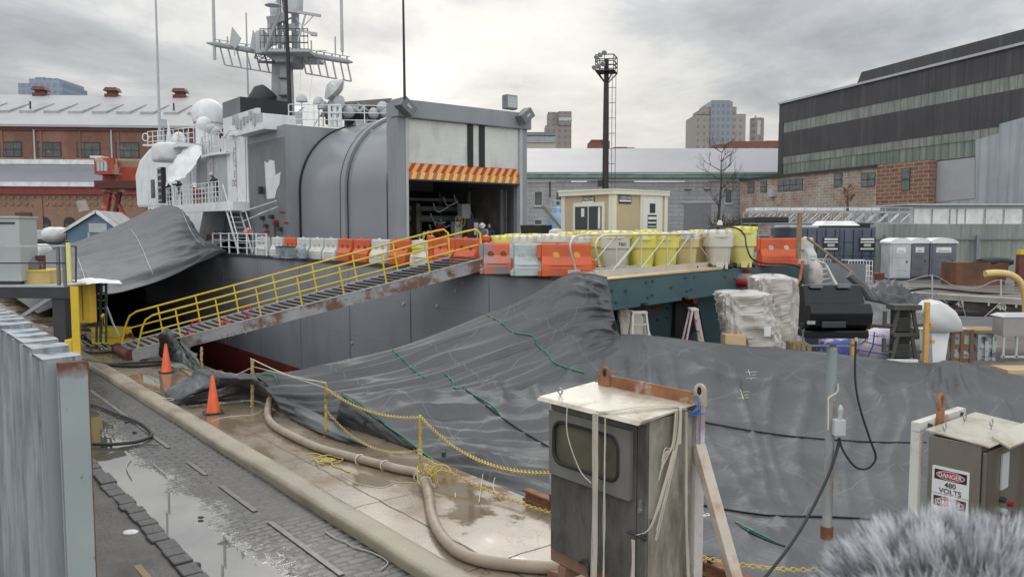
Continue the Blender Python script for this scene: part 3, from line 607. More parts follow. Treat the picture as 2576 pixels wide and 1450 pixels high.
# brick lean-to
m_bb = brick_mat('patched_brick', (.31, .225, .185), (.26, .165, .13), (.36, .30, .25), .8, .35, layers=[((.40, .355, .31), .35, (1, 1, 1), .42, .60, .9), ((.22, .10, .07), .6, (1, 1, 1), .55, .7, .6)])
m_bb2 = brick_mat('tile_brick', (.25, .125, .09), (.19, .09, .067), (.35, .26, .2), .9, .42, layers=[((.33, .30, .27), .8, (1, 1, 1), .62, .7, .5)])
to = thing('brick_annex', 'low patched brick annex with metal windows against the dark shed', 'building', o)
n = 1.2; za = onw(2110, 430, n).z
xe, xs, xm = onw(2336, 450, n).x, onw(1862, 500, n).x, onw(2205, 450, n).x
mb = MB(T); mb.bx(xs, xm, -n, -.3, 0, za); mb.build('wall', m_bb, to)
mb = MB(T); mb.bx(xm+.01, xe, -n, -.3, za*.33, za+.25); mb.build('tile_wall', m_bb2, to)
mb = MB(T); mb.bx(xm+.01, xe, -n+.02, -.3, 0, za*.33-.01); mb.build('block_base', M('blockbase', (.36, .36, .33), .8, var=.3, vs=1), to)
mb = MB(T); mb.bx(xs, xm, -n-.3, -.25, za, za+.28); mb.build('roof_edge', m_dark, to)
for a, b, c, d_ in ((1881, 1898, 457, 485), (1913, 1930, 455, 484), (1957, 2020, 448, 482), (2098, 2120, 434, 470), (2166, 2203, 432, 471), (2268, 2291, 422, 480)):
    q0, q1 = onw(a, d_, n), onw(b, c, n)
    f = MB(T).bx(q0.x, q1.x, -n-.05, -n+.01, q0.z, q1.z).build('window', m_frame, to)
    mb = MB(T); nx = max(1, round((q1.x-q0.x)/1.2))
    for i in range(nx):
        for j in range(2): mb.bx(lerp(q0.x, q1.x, i/nx)+.06, lerp(q0.x, q1.x, (i+1)/nx)-.06, -n-.065, -n-.052, lerp(q0.z, q1.z, j/2)+.05, lerp(q0.z, q1.z, (j+1)/2)-.05)
    mb.build('pane', M('ptin', (.14, .155, .145), .35, var=.4) if a == 1881 else bpy.data.materials['ptin'], f)
q = onw(1940, 495, n); MB(T).bx(q.x, q.x+1, -n-.5, -n-.01, q.z, q.z+1).build('air_unit', m_lg, to)
# white panelled building, corrugated fence and its posts
Y = 62.; xa, xb = W(2287, 575, Y).x, W(2800, 575, Y).x
t = thing('panelled_building', 'low building with large white wall panels behind the corrugated fence', 'building', ((xa+xb)/2, Y, 1.5))
MB().bx(xa, xb, Y, Y+5, 1.5, zat(517, Y)).build('frame', m_lg, t)
for a, b in ((2297, 2338), (2344, 2384), (2388, 2402), (2406, 2423), (2427, 2470), (2477, 2518), (2524, 2567), (2573, 2620), (2627, 2680), (2686, 2740)):
    MB().bx(W(a, 575, Y).x, W(b, 575, Y).x, Y-.1, Y-.01, zat(562, Y)-.6, zat(526, Y)).build('panel', m_white, t)
MB().bx(xa-.4, xb, Y-.4, Y+5.3, zat(517, Y)+.005, zat(513, Y)).build('roof_edge', m_lg, t)
m_fen = M('faded_corrugated', (.235, .265, .245), .5, .1, var=.15, vs=.5, layers=[((.13, .155, .14), .8, (2, 2, .2), .48, .66, .8), ((.30, .2, .12), 1.6, (2, 2, .3), .64, .74, .6)])
Y = 50.; xa, xb = W(2190, 575, Y).x, W(2800, 575, Y).x; zt = zat(563, Y)
t = thing('corrugated_fence', 'tall faded green corrugated metal fence behind the portable toilets', 'fence', ((xa+xb)/2, Y, 1.5))
mb = MB(); n = int((xb-xa)/.16)
vs = [(lerp(xa, xb, i/n), Y+(.05 if i % 4 < 2 else -.02), z) for z in (1.5, zt) for i in range(n+1)]
mb.add(vs, [(i, i+1, n+2+i, n+1+i) for i in range(n)]); mb.build('sheet', m_fen, t)
mb = MB(); mb.bx(xa, xb, Y-.16, Y-.06, zat(602, Y), zat(598, Y)); mb.build('rail', m_roofg, t)
for px in (2224, 2455, 2640): MB().bx(W(px, 575, Y).x-.08, W(px, 575, Y).x+.08, Y-.3, Y-.17, 1.5, zat(590, Y)).build('post', m_roofg, t)
# ---------------------------------------------------------------- the ship
HB, DZ = 15.0, 3.05
ship = thing('ship', 'grey and white patrol ship in dry dock with open hangar and lattice mast', 'ship', S(30, 21, 0))
# hull
st = [(15.2, 0, 0), (18, 0, 0), (24, 0, 0), (32, 0, 0), (40, 0, 0), (48, .05, 0), (56, .2, .1), (64, .9, .4), (72, 3.2, 1.0), (80, 6.4, 1.6)]
def hullpt(a, off, t):   # t 0 top .. 1 keel
    z = lerp(DZ, -7.6, t)
    inn = off+(.15*t if t < .6 else .09+4.5*((t-.6)/.4)**2)
    return inn, z
rows = [0, .12, .25, .36, .475, .6, .7, .8, .9, 1.0]
m_red = M('red_antifouling', (.17, .028, .022), .55, var=.2, vs=.8, layers=[((.10, .03, .03), .8, (1, 1, .3), .5, .7, .7)])
m_deck = M('deck_grey', (.12, .125, .13), .6, var=.2, layers=[((.25, .22, .18), 1.2, (1, 1, 1), .6, .72, .4)])
def hullgrid(r0, r1, far):
    vs = []; fs = []; rr = [t for t in rows if r0 <= t <= r1]
    for (a, off, rise) in st:
        for t in rr:
            i, z = hullpt(a, off, t); b = HB+i if not far else 29.6-i
            vs.append((a+ (0 if a > 16 else .0), b, z+rise*(1-t)))
    n = len(rr)
    for i in range(len(st)-1):
        for k in range(n-1): fs.append((i*n+k, i*n+k+1, (i+1)*n+k+1, (i+1)*n+k))
    return vs, fs
mb = MB(SM)
for far in (0, 1): mb.add(*hullgrid(0, .475, far))
hull = mb.build('hull', m_grey, ship, smooth=True)
mb = MB(SM)
for far in (0, 1): mb.add(*hullgrid(.475, 1, far))
mb.build('red_underbody', m_red, hull, smooth=True)
def dedge(a):
    for i in range(len(st)-1):
        if st[i][0] <= a <= st[i+1][0]: return lerp(st[i][1], st[i+1][1], (a-st[i][0])/(st[i+1][0]-st[i][0]))
    return 0
SA = lambda b: 14.85+(b-15)*.205   # stern line
mb = MB(SM)
for (a0, a1) in zip([15.2, 18, 24, 32, 40, 48, 56, 64, 72], [18, 24, 32, 40, 48, 56, 64, 72, 80]):
    z0 = DZ+.0; mb.add([(SA(15) if a0 < 16 else a0, 15+dedge(a0), DZ-.01), (SA(29.6) if a0 < 16 else a0, 29.6-dedge(a0), DZ-.01), (a1, 29.6-dedge(a1), DZ-.01+(0 if a1 < 50 else .3)), (a1, 15+dedge(a1), DZ-.01+(0 if a1 < 50 else .3))], [(0, 1, 2, 3)])
mb.build('deck', m_deck, ship)
mb = MB(SM); mb.bx(15.2, 47, 14.94, 15.06, DZ-.09, DZ+.03); mb.build('gunwale', m_dark, ship)
# plating seams and scuppers on the near side
mb = MB(SM)
for a in (19.8, 24.5, 29.2, 34, 39, 44): mb.bx(a, a+.012, 14.99, 15.02, -2, DZ-.1)
for z in (1.7, .1): mb.bx(15.3, 47, 15.0-.004+(DZ-z)*.014, 15.02+(DZ-z)*.014, z, z+.012)
mb.build('plate_seam', M('seam', (.20, .212, .228), .4), hull)
mb = MB(SM)
for px, py in ((1016, 763), (1101, 768), (886, 862), (1046, 722), (1166, 712), (930, 700), (760, 752), (1148, 730)):
    P = onb(px, py, 15.03); a, b = AB(P); mb.lathe([(.03, 0), (.06, .02), (.06, .07)], (a, b+.02, P.z), 10, Vector((0, -1, 0)))
    mb.bx(a-.015, a+.015, 14.97+(DZ-P.z)*.014, 15.05, P.z-.55, P.z-.1) if py > 850 else None
mb.build('scupper', m_lg, hull, split=True)
# stern
m_teal = M('green_primer', (.058, .112, .125), .45, var=.1, vs=.7, layers=[((.04, .075, .085), .8, (1, 1, 1), .5, .7, .6)])
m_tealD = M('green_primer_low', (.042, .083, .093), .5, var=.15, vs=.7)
ex = (S(SA(29.6), 29.6)-S(SA(15), 15)).normalized(); TS = FR(S(SA(15), 15, 0), ex); LS = (S(SA(29.6), 29.6)-S(SA(15), 15)).length
# TS: x along stern to the right/away, y into the ship
mb = MB(TS); mb.bx(-.25, LS, -.02, .35, DZ-.76, DZ-.02); mb.bx(-.25, .35, .0, 1.2, -3.5, DZ-.78)
band = mb.build('transom_band', m_teal, ship)
mb = MB(TS); 
for x0, x1 in ((.05, 1.75), (2.15, 4.2), (4.65, 8)): mb.bx(x0, x1, -.14, -.02, DZ-.82, DZ-.74)
mb.build('rubbing_strip', m_teal, band)
mb = MB(TS); random.seed(3)
for x, z in ((.4, .25), (1.1, .3), (2.2, .12), (2.55, .1), (3.7, .35), (4.6, .1), (5.2, .1), (.35, .55), (.6, .58), (2.3, .55), (2.55, .5), (4.7, .52), (5.0, .48), (7.4, .2), (8.2, .3), (9.5, .2)):
    mb.bx(x, x+.11, -.07, -.015, DZ-z-.08, DZ-z-.03)
mb.build('pad_eye', m_tealD, band, split=True)
mb = MB(TS); mb.hexa([(2.4, 1.3, -7), (LS-1, 1.3, -7), (LS-1, 2, -7), (2.4, 2, -7), (2.2, .9, DZ-.8), (LS, .9, DZ-.8), (LS, 2, DZ-.8), (2.2, 2, DZ-.8)])
mb.build('transom_plate', m_tealD, ship)
mb = MB(TS); mb.bx(.3, 2.3, 2.2, 2.4, -7, DZ-.8); mb.bx(5.6, 7.2, .8, .96, .9, DZ-.8); mb.build('recess_shade', m_black, ship)  # black slabs stand in for the shade of the void under the stern
mb = MB(TS)
for x, z in ((3.3, .95), (4.5, 1.0)): mb.bx(x, x+.42, .75, 1.1, z-.5, z-.44); mb.bx(x, x+.06, .75, 1.1, z-.5, z-.25)
for x, z in ((4.6, 1.75), (5.2, 1.8), (4.6, 1.5), (5.2, 1.5)): mb.bx(x, x+.06, .86, .98, z, z+.06)
mb.build('bracket', m_tealD, ship)
for x, z, r in ((3.35, 1.95, .14), (3.95, 1.97, .12)):
    mb = MB(TS); mb.tube([(x+r*cos(a*pi/6), .55, z+r*sin(a*pi/6)) for a in range(12)], .02, 5, True); mb.bar((x-r, .55, z), (x+r, .55, z), .02); mb.bar((x, .55, z-r), (x, .55, z+r), .02); mb.bar((x, .55, z), (x, .95, z), .03)
    mb.build('valve_wheel', m_rust, ship)
mb = MB(TS); mb.cyl((6.0, .3, 2.15), (6.0, .7, 2.15), .2, 12); mb.cyl((8.45, -.4, 2.55), (8.45, -.02, 2.55), .12, 10); mb.cyl((9.0, -.25, 2.9), (9.0, -.02, 2.9), .08, 10); mb.build('red_valve', M('valve_red', (.35, .02, .03), .4), ship, split=True)
mb = MB(TS); mb.cyl((8.7, -.45, 2.62), (8.7, -.02, 2.62), .24, 12); mb.build('round_cover', m_steel, ship)
mb = MB(TS); mb.tube(cat([(6.2, .6, 2.1), (6.6, .5, 1.7), (6.9, .45, .9), (7.1, .4, 0), (7.0, .4, -.8)], 6), .035, 6); mb.tube(cat([(6.1, .6, 2.0), (6.7, .6, 1.55), (7.05, .5, .6), (7.3, .5, -.8)], 6), .03, 6); mb.build('stern_hose', m_black, ship)
# hangar: open front frame at a=29.3
AF = 29.3
bL, bl, br_, bR = bat(1002, AF), bat(1027, AF), bat(1308, AF), bat(1324, AF)
zTL, zTR = ona(1002, 251, AF).z, ona(1325, 279, AF).z
zHL = ona(1027, 296, AF).z; zo = ona(1030, 409, AF).z; zo2 = ona(1030, 449, AF).z
zT = zTL
mb = MB(SM)
mb.bx(AF, AF+.5, bL, bl, DZ, zT); mb.bx(AF, AF+.5, br_, bR+.05, DZ, zT); mb.bx(AF-.14, AF+.5, bL-.05, bR+.2, zHL, zT+.05)
mb.bx(AF+.5, AF+.95, bL+.02, bL+.3, DZ, zT-.05)
hf = mb.build('hangar_frame', m_grey, ship, bevel=.03)
mb = MB(SM); mb.bx(AF-.04, AF+.2, bl-.1, bl+.02, DZ, zHL); mb.bx(AF-.04, AF+.2, br_-.02, br_+.12, DZ, zHL); mb.build('door_track', m_lg, hf, split=True)
# interior
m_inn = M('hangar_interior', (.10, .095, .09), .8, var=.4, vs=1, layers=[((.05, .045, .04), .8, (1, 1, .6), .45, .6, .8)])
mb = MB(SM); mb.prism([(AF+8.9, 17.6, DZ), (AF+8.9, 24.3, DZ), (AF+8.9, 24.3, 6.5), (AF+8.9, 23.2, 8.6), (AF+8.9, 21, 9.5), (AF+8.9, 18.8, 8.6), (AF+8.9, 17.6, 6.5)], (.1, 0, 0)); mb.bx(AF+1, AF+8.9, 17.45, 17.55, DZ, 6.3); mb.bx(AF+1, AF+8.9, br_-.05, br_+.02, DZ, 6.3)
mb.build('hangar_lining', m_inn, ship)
mb = MB(SM); random.seed(5)
for i in range(7): mb.bx(AF+1.2+i*.9, AF+1.3+i*.9, br_-.2, br_-.06, DZ, 6.3) if i % 3 == 0 else None
mb.cyl((AF+4.6, br_-3.6, 4.9), (AF+4.6, br_-.3, 4.9), .17, 10); mb.cyl((AF+4.6, br_-3.4, 5.4), (AF+4.6, br_-.3, 5.4), .13, 10); mb.cyl((AF+4.5, br_-3.6, 5.85), (AF+4.5, br_-.5, 5.85), .08, 8)
mb.bx(AF+7, AF+7.3, br_-3.8, br_-.3, 6.4, 7.4)
mb.build('duct', m_grey2, ship, split=True)
rnd = random.Random(77); m_cl1 = M('stowed_gear', (.10, .08, .065), .7, var=.5, vs=2); mb = MB(SM); mb2 = MB(SM)
for i in range(44):
    a = AF+rnd.uniform(2.5, 8.3); b = rnd.uniform(bl+.3, br_-.4); h = rnd.uniform(.4, 2.6)*(.6 if b < bl+2.5 else 1); w = rnd.uniform(.08, .5); (mb if i % 3 else mb2).bx(a, a+w, b, b+w*rnd.uniform(.4, 1.6), DZ, DZ+h)
for i in range(10): b = rnd.uniform(bl+2, br_-.5); z = rnd.uniform(4.2, 6.4); mb2.tube(cat([(AF+3, b, z), (AF+3.4, b+.5, z-.4), (AF+3.2, b+1, z-rnd.uniform(0, .8))], 4), .03, 5)
mb.build('stowed_gear', m_cl1, ship, split=True); mb2.build('stowed_gear', m_lg, ship, split=True)
mb = MB(SM); mb.bx(AF+2.2, AF+3, br_-1.5, br_-.5, DZ, 4.9); mb.bx(AF+4.2, AF+4.5, br_-4, br_-3.7, DZ, 5.6); mb.bx(AF+6, AF+7, bl+1, bl+2, DZ, 4.4); mb.bx(AF+5, AF+5.7, bl+2.8, bl+3.2, DZ, 5.2); mb.bx(AF+2.6, AF+2.65, br_-1.1, br_-.9, 4.2, 4.6); mb.build('machinery', m_dark, ship, split=True)
mb = MB(SM); mb.bx(AF+2.18, AF+2.195, br_-1.1, br_-.85, 4.1, 4.7); mb.build('notice', m_white, ship)
def coil(c, r, n, tr, mat, name, parent, tilt=.2, jit=.1, sd=1):
    rnd = random.Random(sd); mb = MB(SM); pts = []
    for i in range(n*12):
        a = 2*pi*i/12; rr = r*(1+rnd.uniform(-jit, jit)); pts.append((c[0]+tilt*sin(a*.37), c[1]+rr*cos(a)*.7, c[2]+rr*sin(a)*1.2+.02*i/12))
    mb.tube(pts, tr, 5); return mb.build(name, mat, parent, smooth=True)
m_yhose = M('yellow_hose', (.30, .26, .08), .5)
coil((AF+1.8, br_-2.2, 4.7), .2, 4, .02, m_yhose, 'yellow_hose_coil', ship, sd=2)
coil((AF+2.6, br_-2.8, 4.2), .26, 7, .03, M('red_hose', (.22, .02, .025), .5), 'red_hose_coil', ship, sd=4)
# roller door
def slat_post(nt, vec, c, r):
    v, a, b, z = abvec(nt); l = lines(nt, z, 1/.105, .22); return mixc(nt, mth(nt, 'MULTIPLY', l, .22), c, (.45, .46, .47)), r
m_slat = M('white_slats', (.82, .825, .81), .5, var=.05, vs=.8, layers=[((.5, .51, .5), 1.3, (1, 1, .4), .52, .7, .5)], post=slat_post)
mb = MB(SM); n = 46
prof = []
for i in range(n):
    z0 = lerp(zo, zHL, i/n); prof += [(AF+.12, z0), (AF+.085, z0+.02), (AF+.085, lerp(zo, zHL, (i+1)/n)-.015)]
vs = [(a, b, z) for a, z in prof for b in (bl+.01, br_-.03)]; mb.add(vs, [(2*i, 2*i+1, 2*i+3, 2*i+2) for i in range(len(prof)-1)])
dr = mb.build('roller_door', m_slat, ship)
for p0, p1 in ((1179, 1193), (1208, 1222)):
    mb = MB(SM); b0, b1 = bat(p0, AF), bat(p1, AF); mb.bx(AF+.05, AF+.075, b0, b1, zo, zHL-.01); mb.build('black_window_strip', m_black, dr)
def hz_post(nt, vec, c, r):
    v, a, b, z = abvec(nt)
    zz = mth(nt, 'ADD', b, mth(nt, 'MULTIPLY', z, -.75)); l = mth(nt, 'LESS_THAN', mth(nt, 'FRACT', mth(nt, 'MULTIPLY', zz, 2.35)), .5)
    zz2 = mth(nt, 'ADD', b, mth(nt, 'MULTIPLY', z, -.45)); l2 = mth(nt, 'LESS_THAN', mth(nt, 'FRACT', mth(nt, 'MULTIPLY', zz2, 2.35)), .5)
    low = mth(nt, 'LESS_THAN', z, lerp(zo2, zo, .45)); l = mth(nt, 'ADD', mth(nt, 'MULTIPLY', l, mth(nt, 'SUBTRACT', 1.0, low)), mth(nt, 'MULTIPLY', l2, low))
    red = mixc(nt, low, (.32, .045, .02), (.40, .17, .05)); org = mixc(nt, low, (.80, .36, .09), (.85, .46, .14))
    return mixc(nt, l, org, red), r
mb = MB(SM); mb.hexa([(AF+.02, bl+.01, zo2), (AF+.02, br_-.03, zo2), (AF+.1, br_-.03, zo2), (AF+.1, bl+.01, zo2), (AF+.1, bl+.01, zo), (AF+.1, br_-.03, zo), (AF+.12, br_-.03, zo), (AF+.12, bl+.01, zo)])
mb.build('hazard_striped_edge', M('hazard', (.8, .4, .1), .5, post=hz_post), dr)
mb = MB(SM); mb.bx(AF+.0, AF+.14, bl, br_-.02, zo2-.07, zo2-.002); mb.build('door_foot', m_dark, dr)
# speakers and floodlight on the frame
for px, py in ((1021, 269), (1320, 292)):
    P = ona(px, py, AF-.35); R = Matrix.Translation(P) @ Matrix.Rotation(math.atan2(V.y, V.x), 4, 'Z') @ Matrix.Rotation(radians(38 if px < 1100 else -38), 4, 'Y')
    mb = MB(R); mb.bx(-.36, .36, -.28, .28, -.24, .24); sp = mb.build('loudspeaker', m_grey2, ship, bevel=.03)
    mb = MB(R); mb.bx(-.12, .12, -.295, -.282, -.05, .05); mb.build('badge', m_lg, sp)
P = ona(1285, 257, AF); R = Matrix.Translation(P) @ Matrix.Rotation(math.atan2(V.y, V.x), 4, 'Z')
mb = MB(R); mb.bx(-.34, .34, -.1, .25, -.33, .33); fl = mb.build('floodlight', m_grey2, ship, bevel=.04); mb = MB(R); mb.bx(-.27, .27, -.12, -.102, -.26, .26); mb.build('lens', m_lg, fl)
for z in (-.1, .06): MB(R).bx(-.2, .2, -.125, -.121, z, z+.02).build('lamp_tube', m_white, fl)
# telescoping hangar sections: half-elliptical vault
BC, HW = 20.95, 3.65
def vault(a0, a1, g, zs, zc, name, mat, n=30, thick=False):
    mb = MB(SM); pr = [(BC-HW-g, DZ)]+[(BC-(HW+g)*cos(t), zs+(zc-zs)*sin(t)) for t in [pi*i/n for i in range(n+1)]]+[(BC+HW+g, DZ)]
    if not thick: mb.add([(a, b, z) for a in (a0, a1) for b, z in pr], [(i, i+1, len(pr)+i+1, len(pr)+i) for i in range(len(pr)-1)])
    else:
        p2 = [(b+(BC-b)*.03, z-(.12 if z > zs else 0)) for b, z in pr]; m = len(pr)
        mb.add([(a, b, z) for a in (a0, a1) for b, z in pr]+[(a, b, z) for a in (a0, a1) for b, z in p2], [(i, i+1, m+i+1, m+i) for i in range(m-1)]+[(i, i+1, 2*m+i+1, 2*m+i) for i in range(m-1)]+[(m+i, m+i+1, 3*m+i+1, 3*m+i) for i in range(m-1)])
    return mb.build(name, mat, ship, smooth=True)
m_gloss = M('glossy_grey', (.225, .238, .258), .22, var=.06, vs=.4, rvar=.1, layers=[((.22, .235, .26), .5, (1, 1, .5), .5, .7, .4)])
vault(AF+.9, 33.75, -.06, 6.3, 9.85, 'hangar_vault', m_gloss); vault(33.75, 34.2, .10, 6.3, 10.0, 'vault_rib', m_grey, thick=True)
vault(34.2, 34.26, .11, 6.3, 10.01, 'vault_seal', m_black, thick=True); vault(34.2, 39.2, .0, 6.3, 9.9, 'hangar_vault', m_gloss)
vault(38.8, 38.95, .06, 6.3, 9.97, 'vault_seal', m_black, thick=True)
# fixed hangar house
AW = 39.0; b0 = bat(722, AW); zw = ona(722, 313, AW).z
mb = MB(SM); mb.bx(AW, 44.0, b0, 25.6, DZ, zw); mb.bx(44.0, 52, b0+.4, 26, DZ, zw-.4); house = mb.build('hangar_house', m_grey, ship)
mb = MB(SM); mb.bx(39.05, 44.05, b0-.012, b0-.004, DZ+.8, zw-.6); mb.build('unpainted_side', m_grey2, house)
def onside(px, py, b): P = onb(px, py, b); a, bb = AB(P); return (a, P.z)
pp = [(665, 405), (673, 410), (678, 402), (690, 404), (693, 440), (706, 432), (703, 462), (695, 478), (691, 498), (671, 500)]
mb = MB(SM); q = [onside(px, py, b0-.02) for px, py in pp]; mb.prism([(a, b0-.02, z) for a, z in q], (0, .004, 0)); mb.build('primer_patch', m_wh2, house)
mb = MB(SM); a_, z_ = onside(650, 412, b0-.3)
mb.bx(a_-.12, a_+.12, b0-.32, b0-.1, z_-1.6, z_-1.2); mb.build('deck_light', m_black, house)
# side doorway gear and pipes low on the side
m_va = bpy.data.materials['valve_red']
random.seed(8)
mb = MB(SM)
for px, py, w_ in ((690, 558, .22), (706, 533, .1), (716, 560, .12), (668, 582, .14)): a_, z_ = onside(px, py, b0-.2); mb.bx(a_-w_/2, a_+w_/2, b0-.28, b0-.013, z_-w_/2, z_+w_/2)
mb.build('fire_valve', m_va, house, bevel=.03, split=True)
mb = MB(SM)
for px, py in ((655, 548), (678, 545), (664, 568), (690, 565), (700, 576)): a_, z_ = onside(px, py, b0-.2); mb.bx(a_-.15, a_+.15, b0-.2, b0-.013, z_-.1, z_+.1)
mb.cyl((40.2, b0-.15, DZ), (40.2, b0-.15, DZ+1.7), .05, 6); mb.build('fitting', m_dark, house, split=True)
# inclined handrail on the side
mb = MB(SM)
for (x0, y0, x1, y1) in ((607, 533, 695, 505), (612, 556, 697, 520), (650, 538, 690, 524)):
    a0_, z0_ = onside(x0, y0, b0-.5); a1_, z1_ = onside(x1, y1, b0-.5); mb.tube([(a0_, b0-.5, z0_), (a1_, b0-.5, z1_)], .03, 6)
mb.build('handrail', m_wh2, ship)
# white tower block with awards, and funnel box behind
AT = 44.3; bT = bat(633, AT)-.15
zt1 = ona(600, 283, 45).z; zd2 = 5.85
mb = MB(SM); aL = aat(568, bT); mb.bx(AT, aL, bT, bT+3, zd2-.4, zt1); tw = mb.build('deckhouse_tower', m_wh2, ship, bevel=.03)
mb = MB(SM); mb.bx(AT+.2, AT+.24, bT-.02, bT+.1, zd2, zt1-.2); mb.bx(AT+1.7, AT+1.74, bT-.02, bT+.1, zd2, zt1-1.5); mb.build('edge_seam', m_grey2, tw)
def crest():
    mb = MB(SM); a_, z_ = onside(590, 395, bT-.02)
    mb.tube([(a_+.25*cos(t*pi/10), bT-.012, z_+.55*sin(t*pi/10)) for t in range(20)], .03, 4, True)
    mb.tube([(a_+.15*cos(t*pi/6), bT-.012, z_+.28*sin(t*pi/6)) for t in range(12)], .025, 4, True)
    return mb.build('faded_crest', m_lg, tw)
crest()
m_mark = M('faded_red_marks', (.25, .10, .10), .6)
a_, z_ = onside(590, 438, bT-.02); text('award_mark', 'E', U*a_+V*(bT-.015)+Z*z_, -U, Z, .38, m_mark, tw)
a_, z_ = onside(590, 460, bT-.02); text('award_mark', 'DD', U*a_+V*(bT-.015)+Z*z_, -U, Z, .36, m_mark, tw)
mb = MB(SM); a_, z_ = onside(587, 340, bT-.1); mb.tube([(a_+1.2, bT-.25, z_-.1), (a_, bT-.3, z_+.25), (AT, bT-.2, z_+.2)], .04, 5); mb.bx(a_-.5, a_+.4, bT-.3, bT-.02, z_-.05, z_+.05); mb.build('boom_bracket', m_wh2, tw)
# platform with gear (white lockers, rail) on top next to the house
zp = ona(680, 322, 42).z
mb = MB(SM); mb.bx(40.0, 44.2, b0-.7, b0+2, zw-.18, zw-.02); mb.bx(41.0, 43.9, b0-.65, b0-.45, zw, zw+1.0); mb.build('upper_platform', m_wh2, ship)
mb = MB(SM); random.seed(4)
for i in range(9): a_ = 40.2+.5*i; mb.bx(a_, a_+.25, b0-.75, b0-.66, zw+random.uniform(.1, .5), zw+random.uniform(.6, 1))
mb.build('locker_fitting', m_lg, ship, split=True)
def rail(pts, h=1.05, nr=3, sp=1.1, r=.025, name='railing', mat=None, parent=None, T=None, rp=.03, sag=0):
    mb = MB(T); pts = [Vector(p) for p in pts]
    for a, b in zip(pts[:-1], pts[1:]):
        n = max(1, round((b-a).length/sp))
        for i in range(n+1): p = a.lerp(b, i/n); mb.tube([p, p+Z*h], rp, 5)
        for k in range(1, nr+1):
            for i in range(n):
                p, q = a.lerp(b, i/n)+Z*h*k/nr, a.lerp(b, (i+1)/n)+Z*h*k/nr
                mb.tube([p, (p+q)/2-Z*sag, q], r, 5)
    return mb.build(name, mat or m_wh2, parent or ship)
# funnel / dark box
a0_ = 47.0; b_ = bat(569, 49.5); P1 = ona(569, 259, 49.5); P2 = ona(684, 259, 47)
mb = MB(SM); mb.bx(46.6, 49.5, bat(569, 49.5), bat(684, 46.6)+1.2, 7, P1.z); fb = mb.build('funnel', m_black, ship)
mb = MB(SM); mb.bx(46.59, 49.52, bat(569, 49.5)-.02, bat(569, 49.5)+.0, 9, P1.z-.02); mb.build('funnel_side', m_grey2, fb)
mb = MB(SM); P = W(660, 250, 51); a_, bb = AB(P); mb.lathe([(.15, -.8), (.75, -.5), (.85, .3), (.6, .7)], (a_, bb, P.z), 14, Vector((-.2, .6, .8))); mb.build('exhaust_cowl', m_black, fb, smooth=True)
mb = MB(SM); P = W(622, 253, 51); a_, bb = AB(P); mb.ball((a_, bb, P.z-.1), .42, 12, 8, (1, 1, .7)); mb.build('small_dish', m_lg, fb, smooth=True)
# radomes
def dome(px, py, rpx, Y, name, stem=None):
    P = W(px, py, Y); r = rpx/2000*Y
    mb = MB(); mb.ball(P, r, 24, 14); o = mb.build(name, m_wh2, ship, smooth=True)
    if stem: mb = MB(); mb.lathe([(r*stem[1], -stem[0]), (r*stem[1]*.96, 0)], P, 20); mb.build('dome_base', m_wh2, o, smooth=True)
    return o
dm = dome(524, 290, 40, 57, 'radome', (5.2, .80))
P = W(524, 310, 57); mb = MB(); mb.lathe([(1.0, -.05), (1.0, .05)], P, 24); mb.build('dome_band', m_mark, dm, smooth=True)
dome(512, 311, 17.5, 53.5, 'radome', (1.3, .3))
mb = MB()
for px, py in ((541, 333), (530, 325)): mb.ball(W(px, py, 53), .35, 10, 6)
mb.build('fitting', m_lg, ship, smooth=True); mb = MB(); P = W(550, 335, 52.6); mb.tube([P, P+Vector((.3, 0, -.3))], .18, 8); mb.build('signal_lamp', m_black, ship)
# bridge house: rounded block below the domes
def oc(px, py, Y): P = W(px, py, Y); a, b = AB(P); return Vector((a, b, P.z))
zd = 5.9; zb = oc(520, 396, 49.5).z
q = oc(565, 400, 47.5); q2 = oc(470, 400, 53)
pts = [(q.x-.6, q.y+.2), (q.x+1, q.y-.15), (q.x+3, q.y-.05), (q.x+5, q.y+.5), (q.x+6.6, q.y+1.6), (q.x+7, q.y+5), (q.x-.6, q.y+5)]
mb = MB(SM); mb.prism([(a, b, zd) for a, b in pts], (0, 0, zb-zd)); bh = mb.build('bridge_house', M('pale_ship_grey', (.36, .38, .385), .5, var=.08, layers=[((.27, .28, .28), 1, (1, 1, .3), .5, .7, .5)]), ship)
mb = MB(SM); mb.prism([(a-.1, b-.35 if b < q.y+2 else b, zb) for a, b in pts], (0, 0, .14)); mb.build('bridge_deck', m_wh2, ship)
rail([(a-.1, b-.3, zb+.14) for a, b in pts[:5]], 1.1, 3, .75, T=SM)
mb = MB(SM); random.seed(2)
for i in range(16):
    k = random.random()*4; i0 = int(k); p = Vector((*pts[i0], 0)).lerp(Vector((*pts[i0+1], 0)), k-i0); h = random.uniform(.3, 1.2)
    mb.bx(p.x, p.x+random.uniform(.1, .35), p.y+.1, p.y+.4, zb+.14, zb+.14+h)
mb.build('bridge_fitting', m_wh2, ship, split=True)
mb = MB(SM)
for s_ in (0, .35): mb.bar((q.x+1.6+s_, q.y-.22, zd), (q.x+1.6+s_, q.y-.22, zb+1), .05)
z = zd
while z < zb: mb.bar((q.x+1.6, q.y-.22, z), (q.x+1.95, q.y-.22, z), .04); z += .32
mb.build('ladder', m_lg, bh)
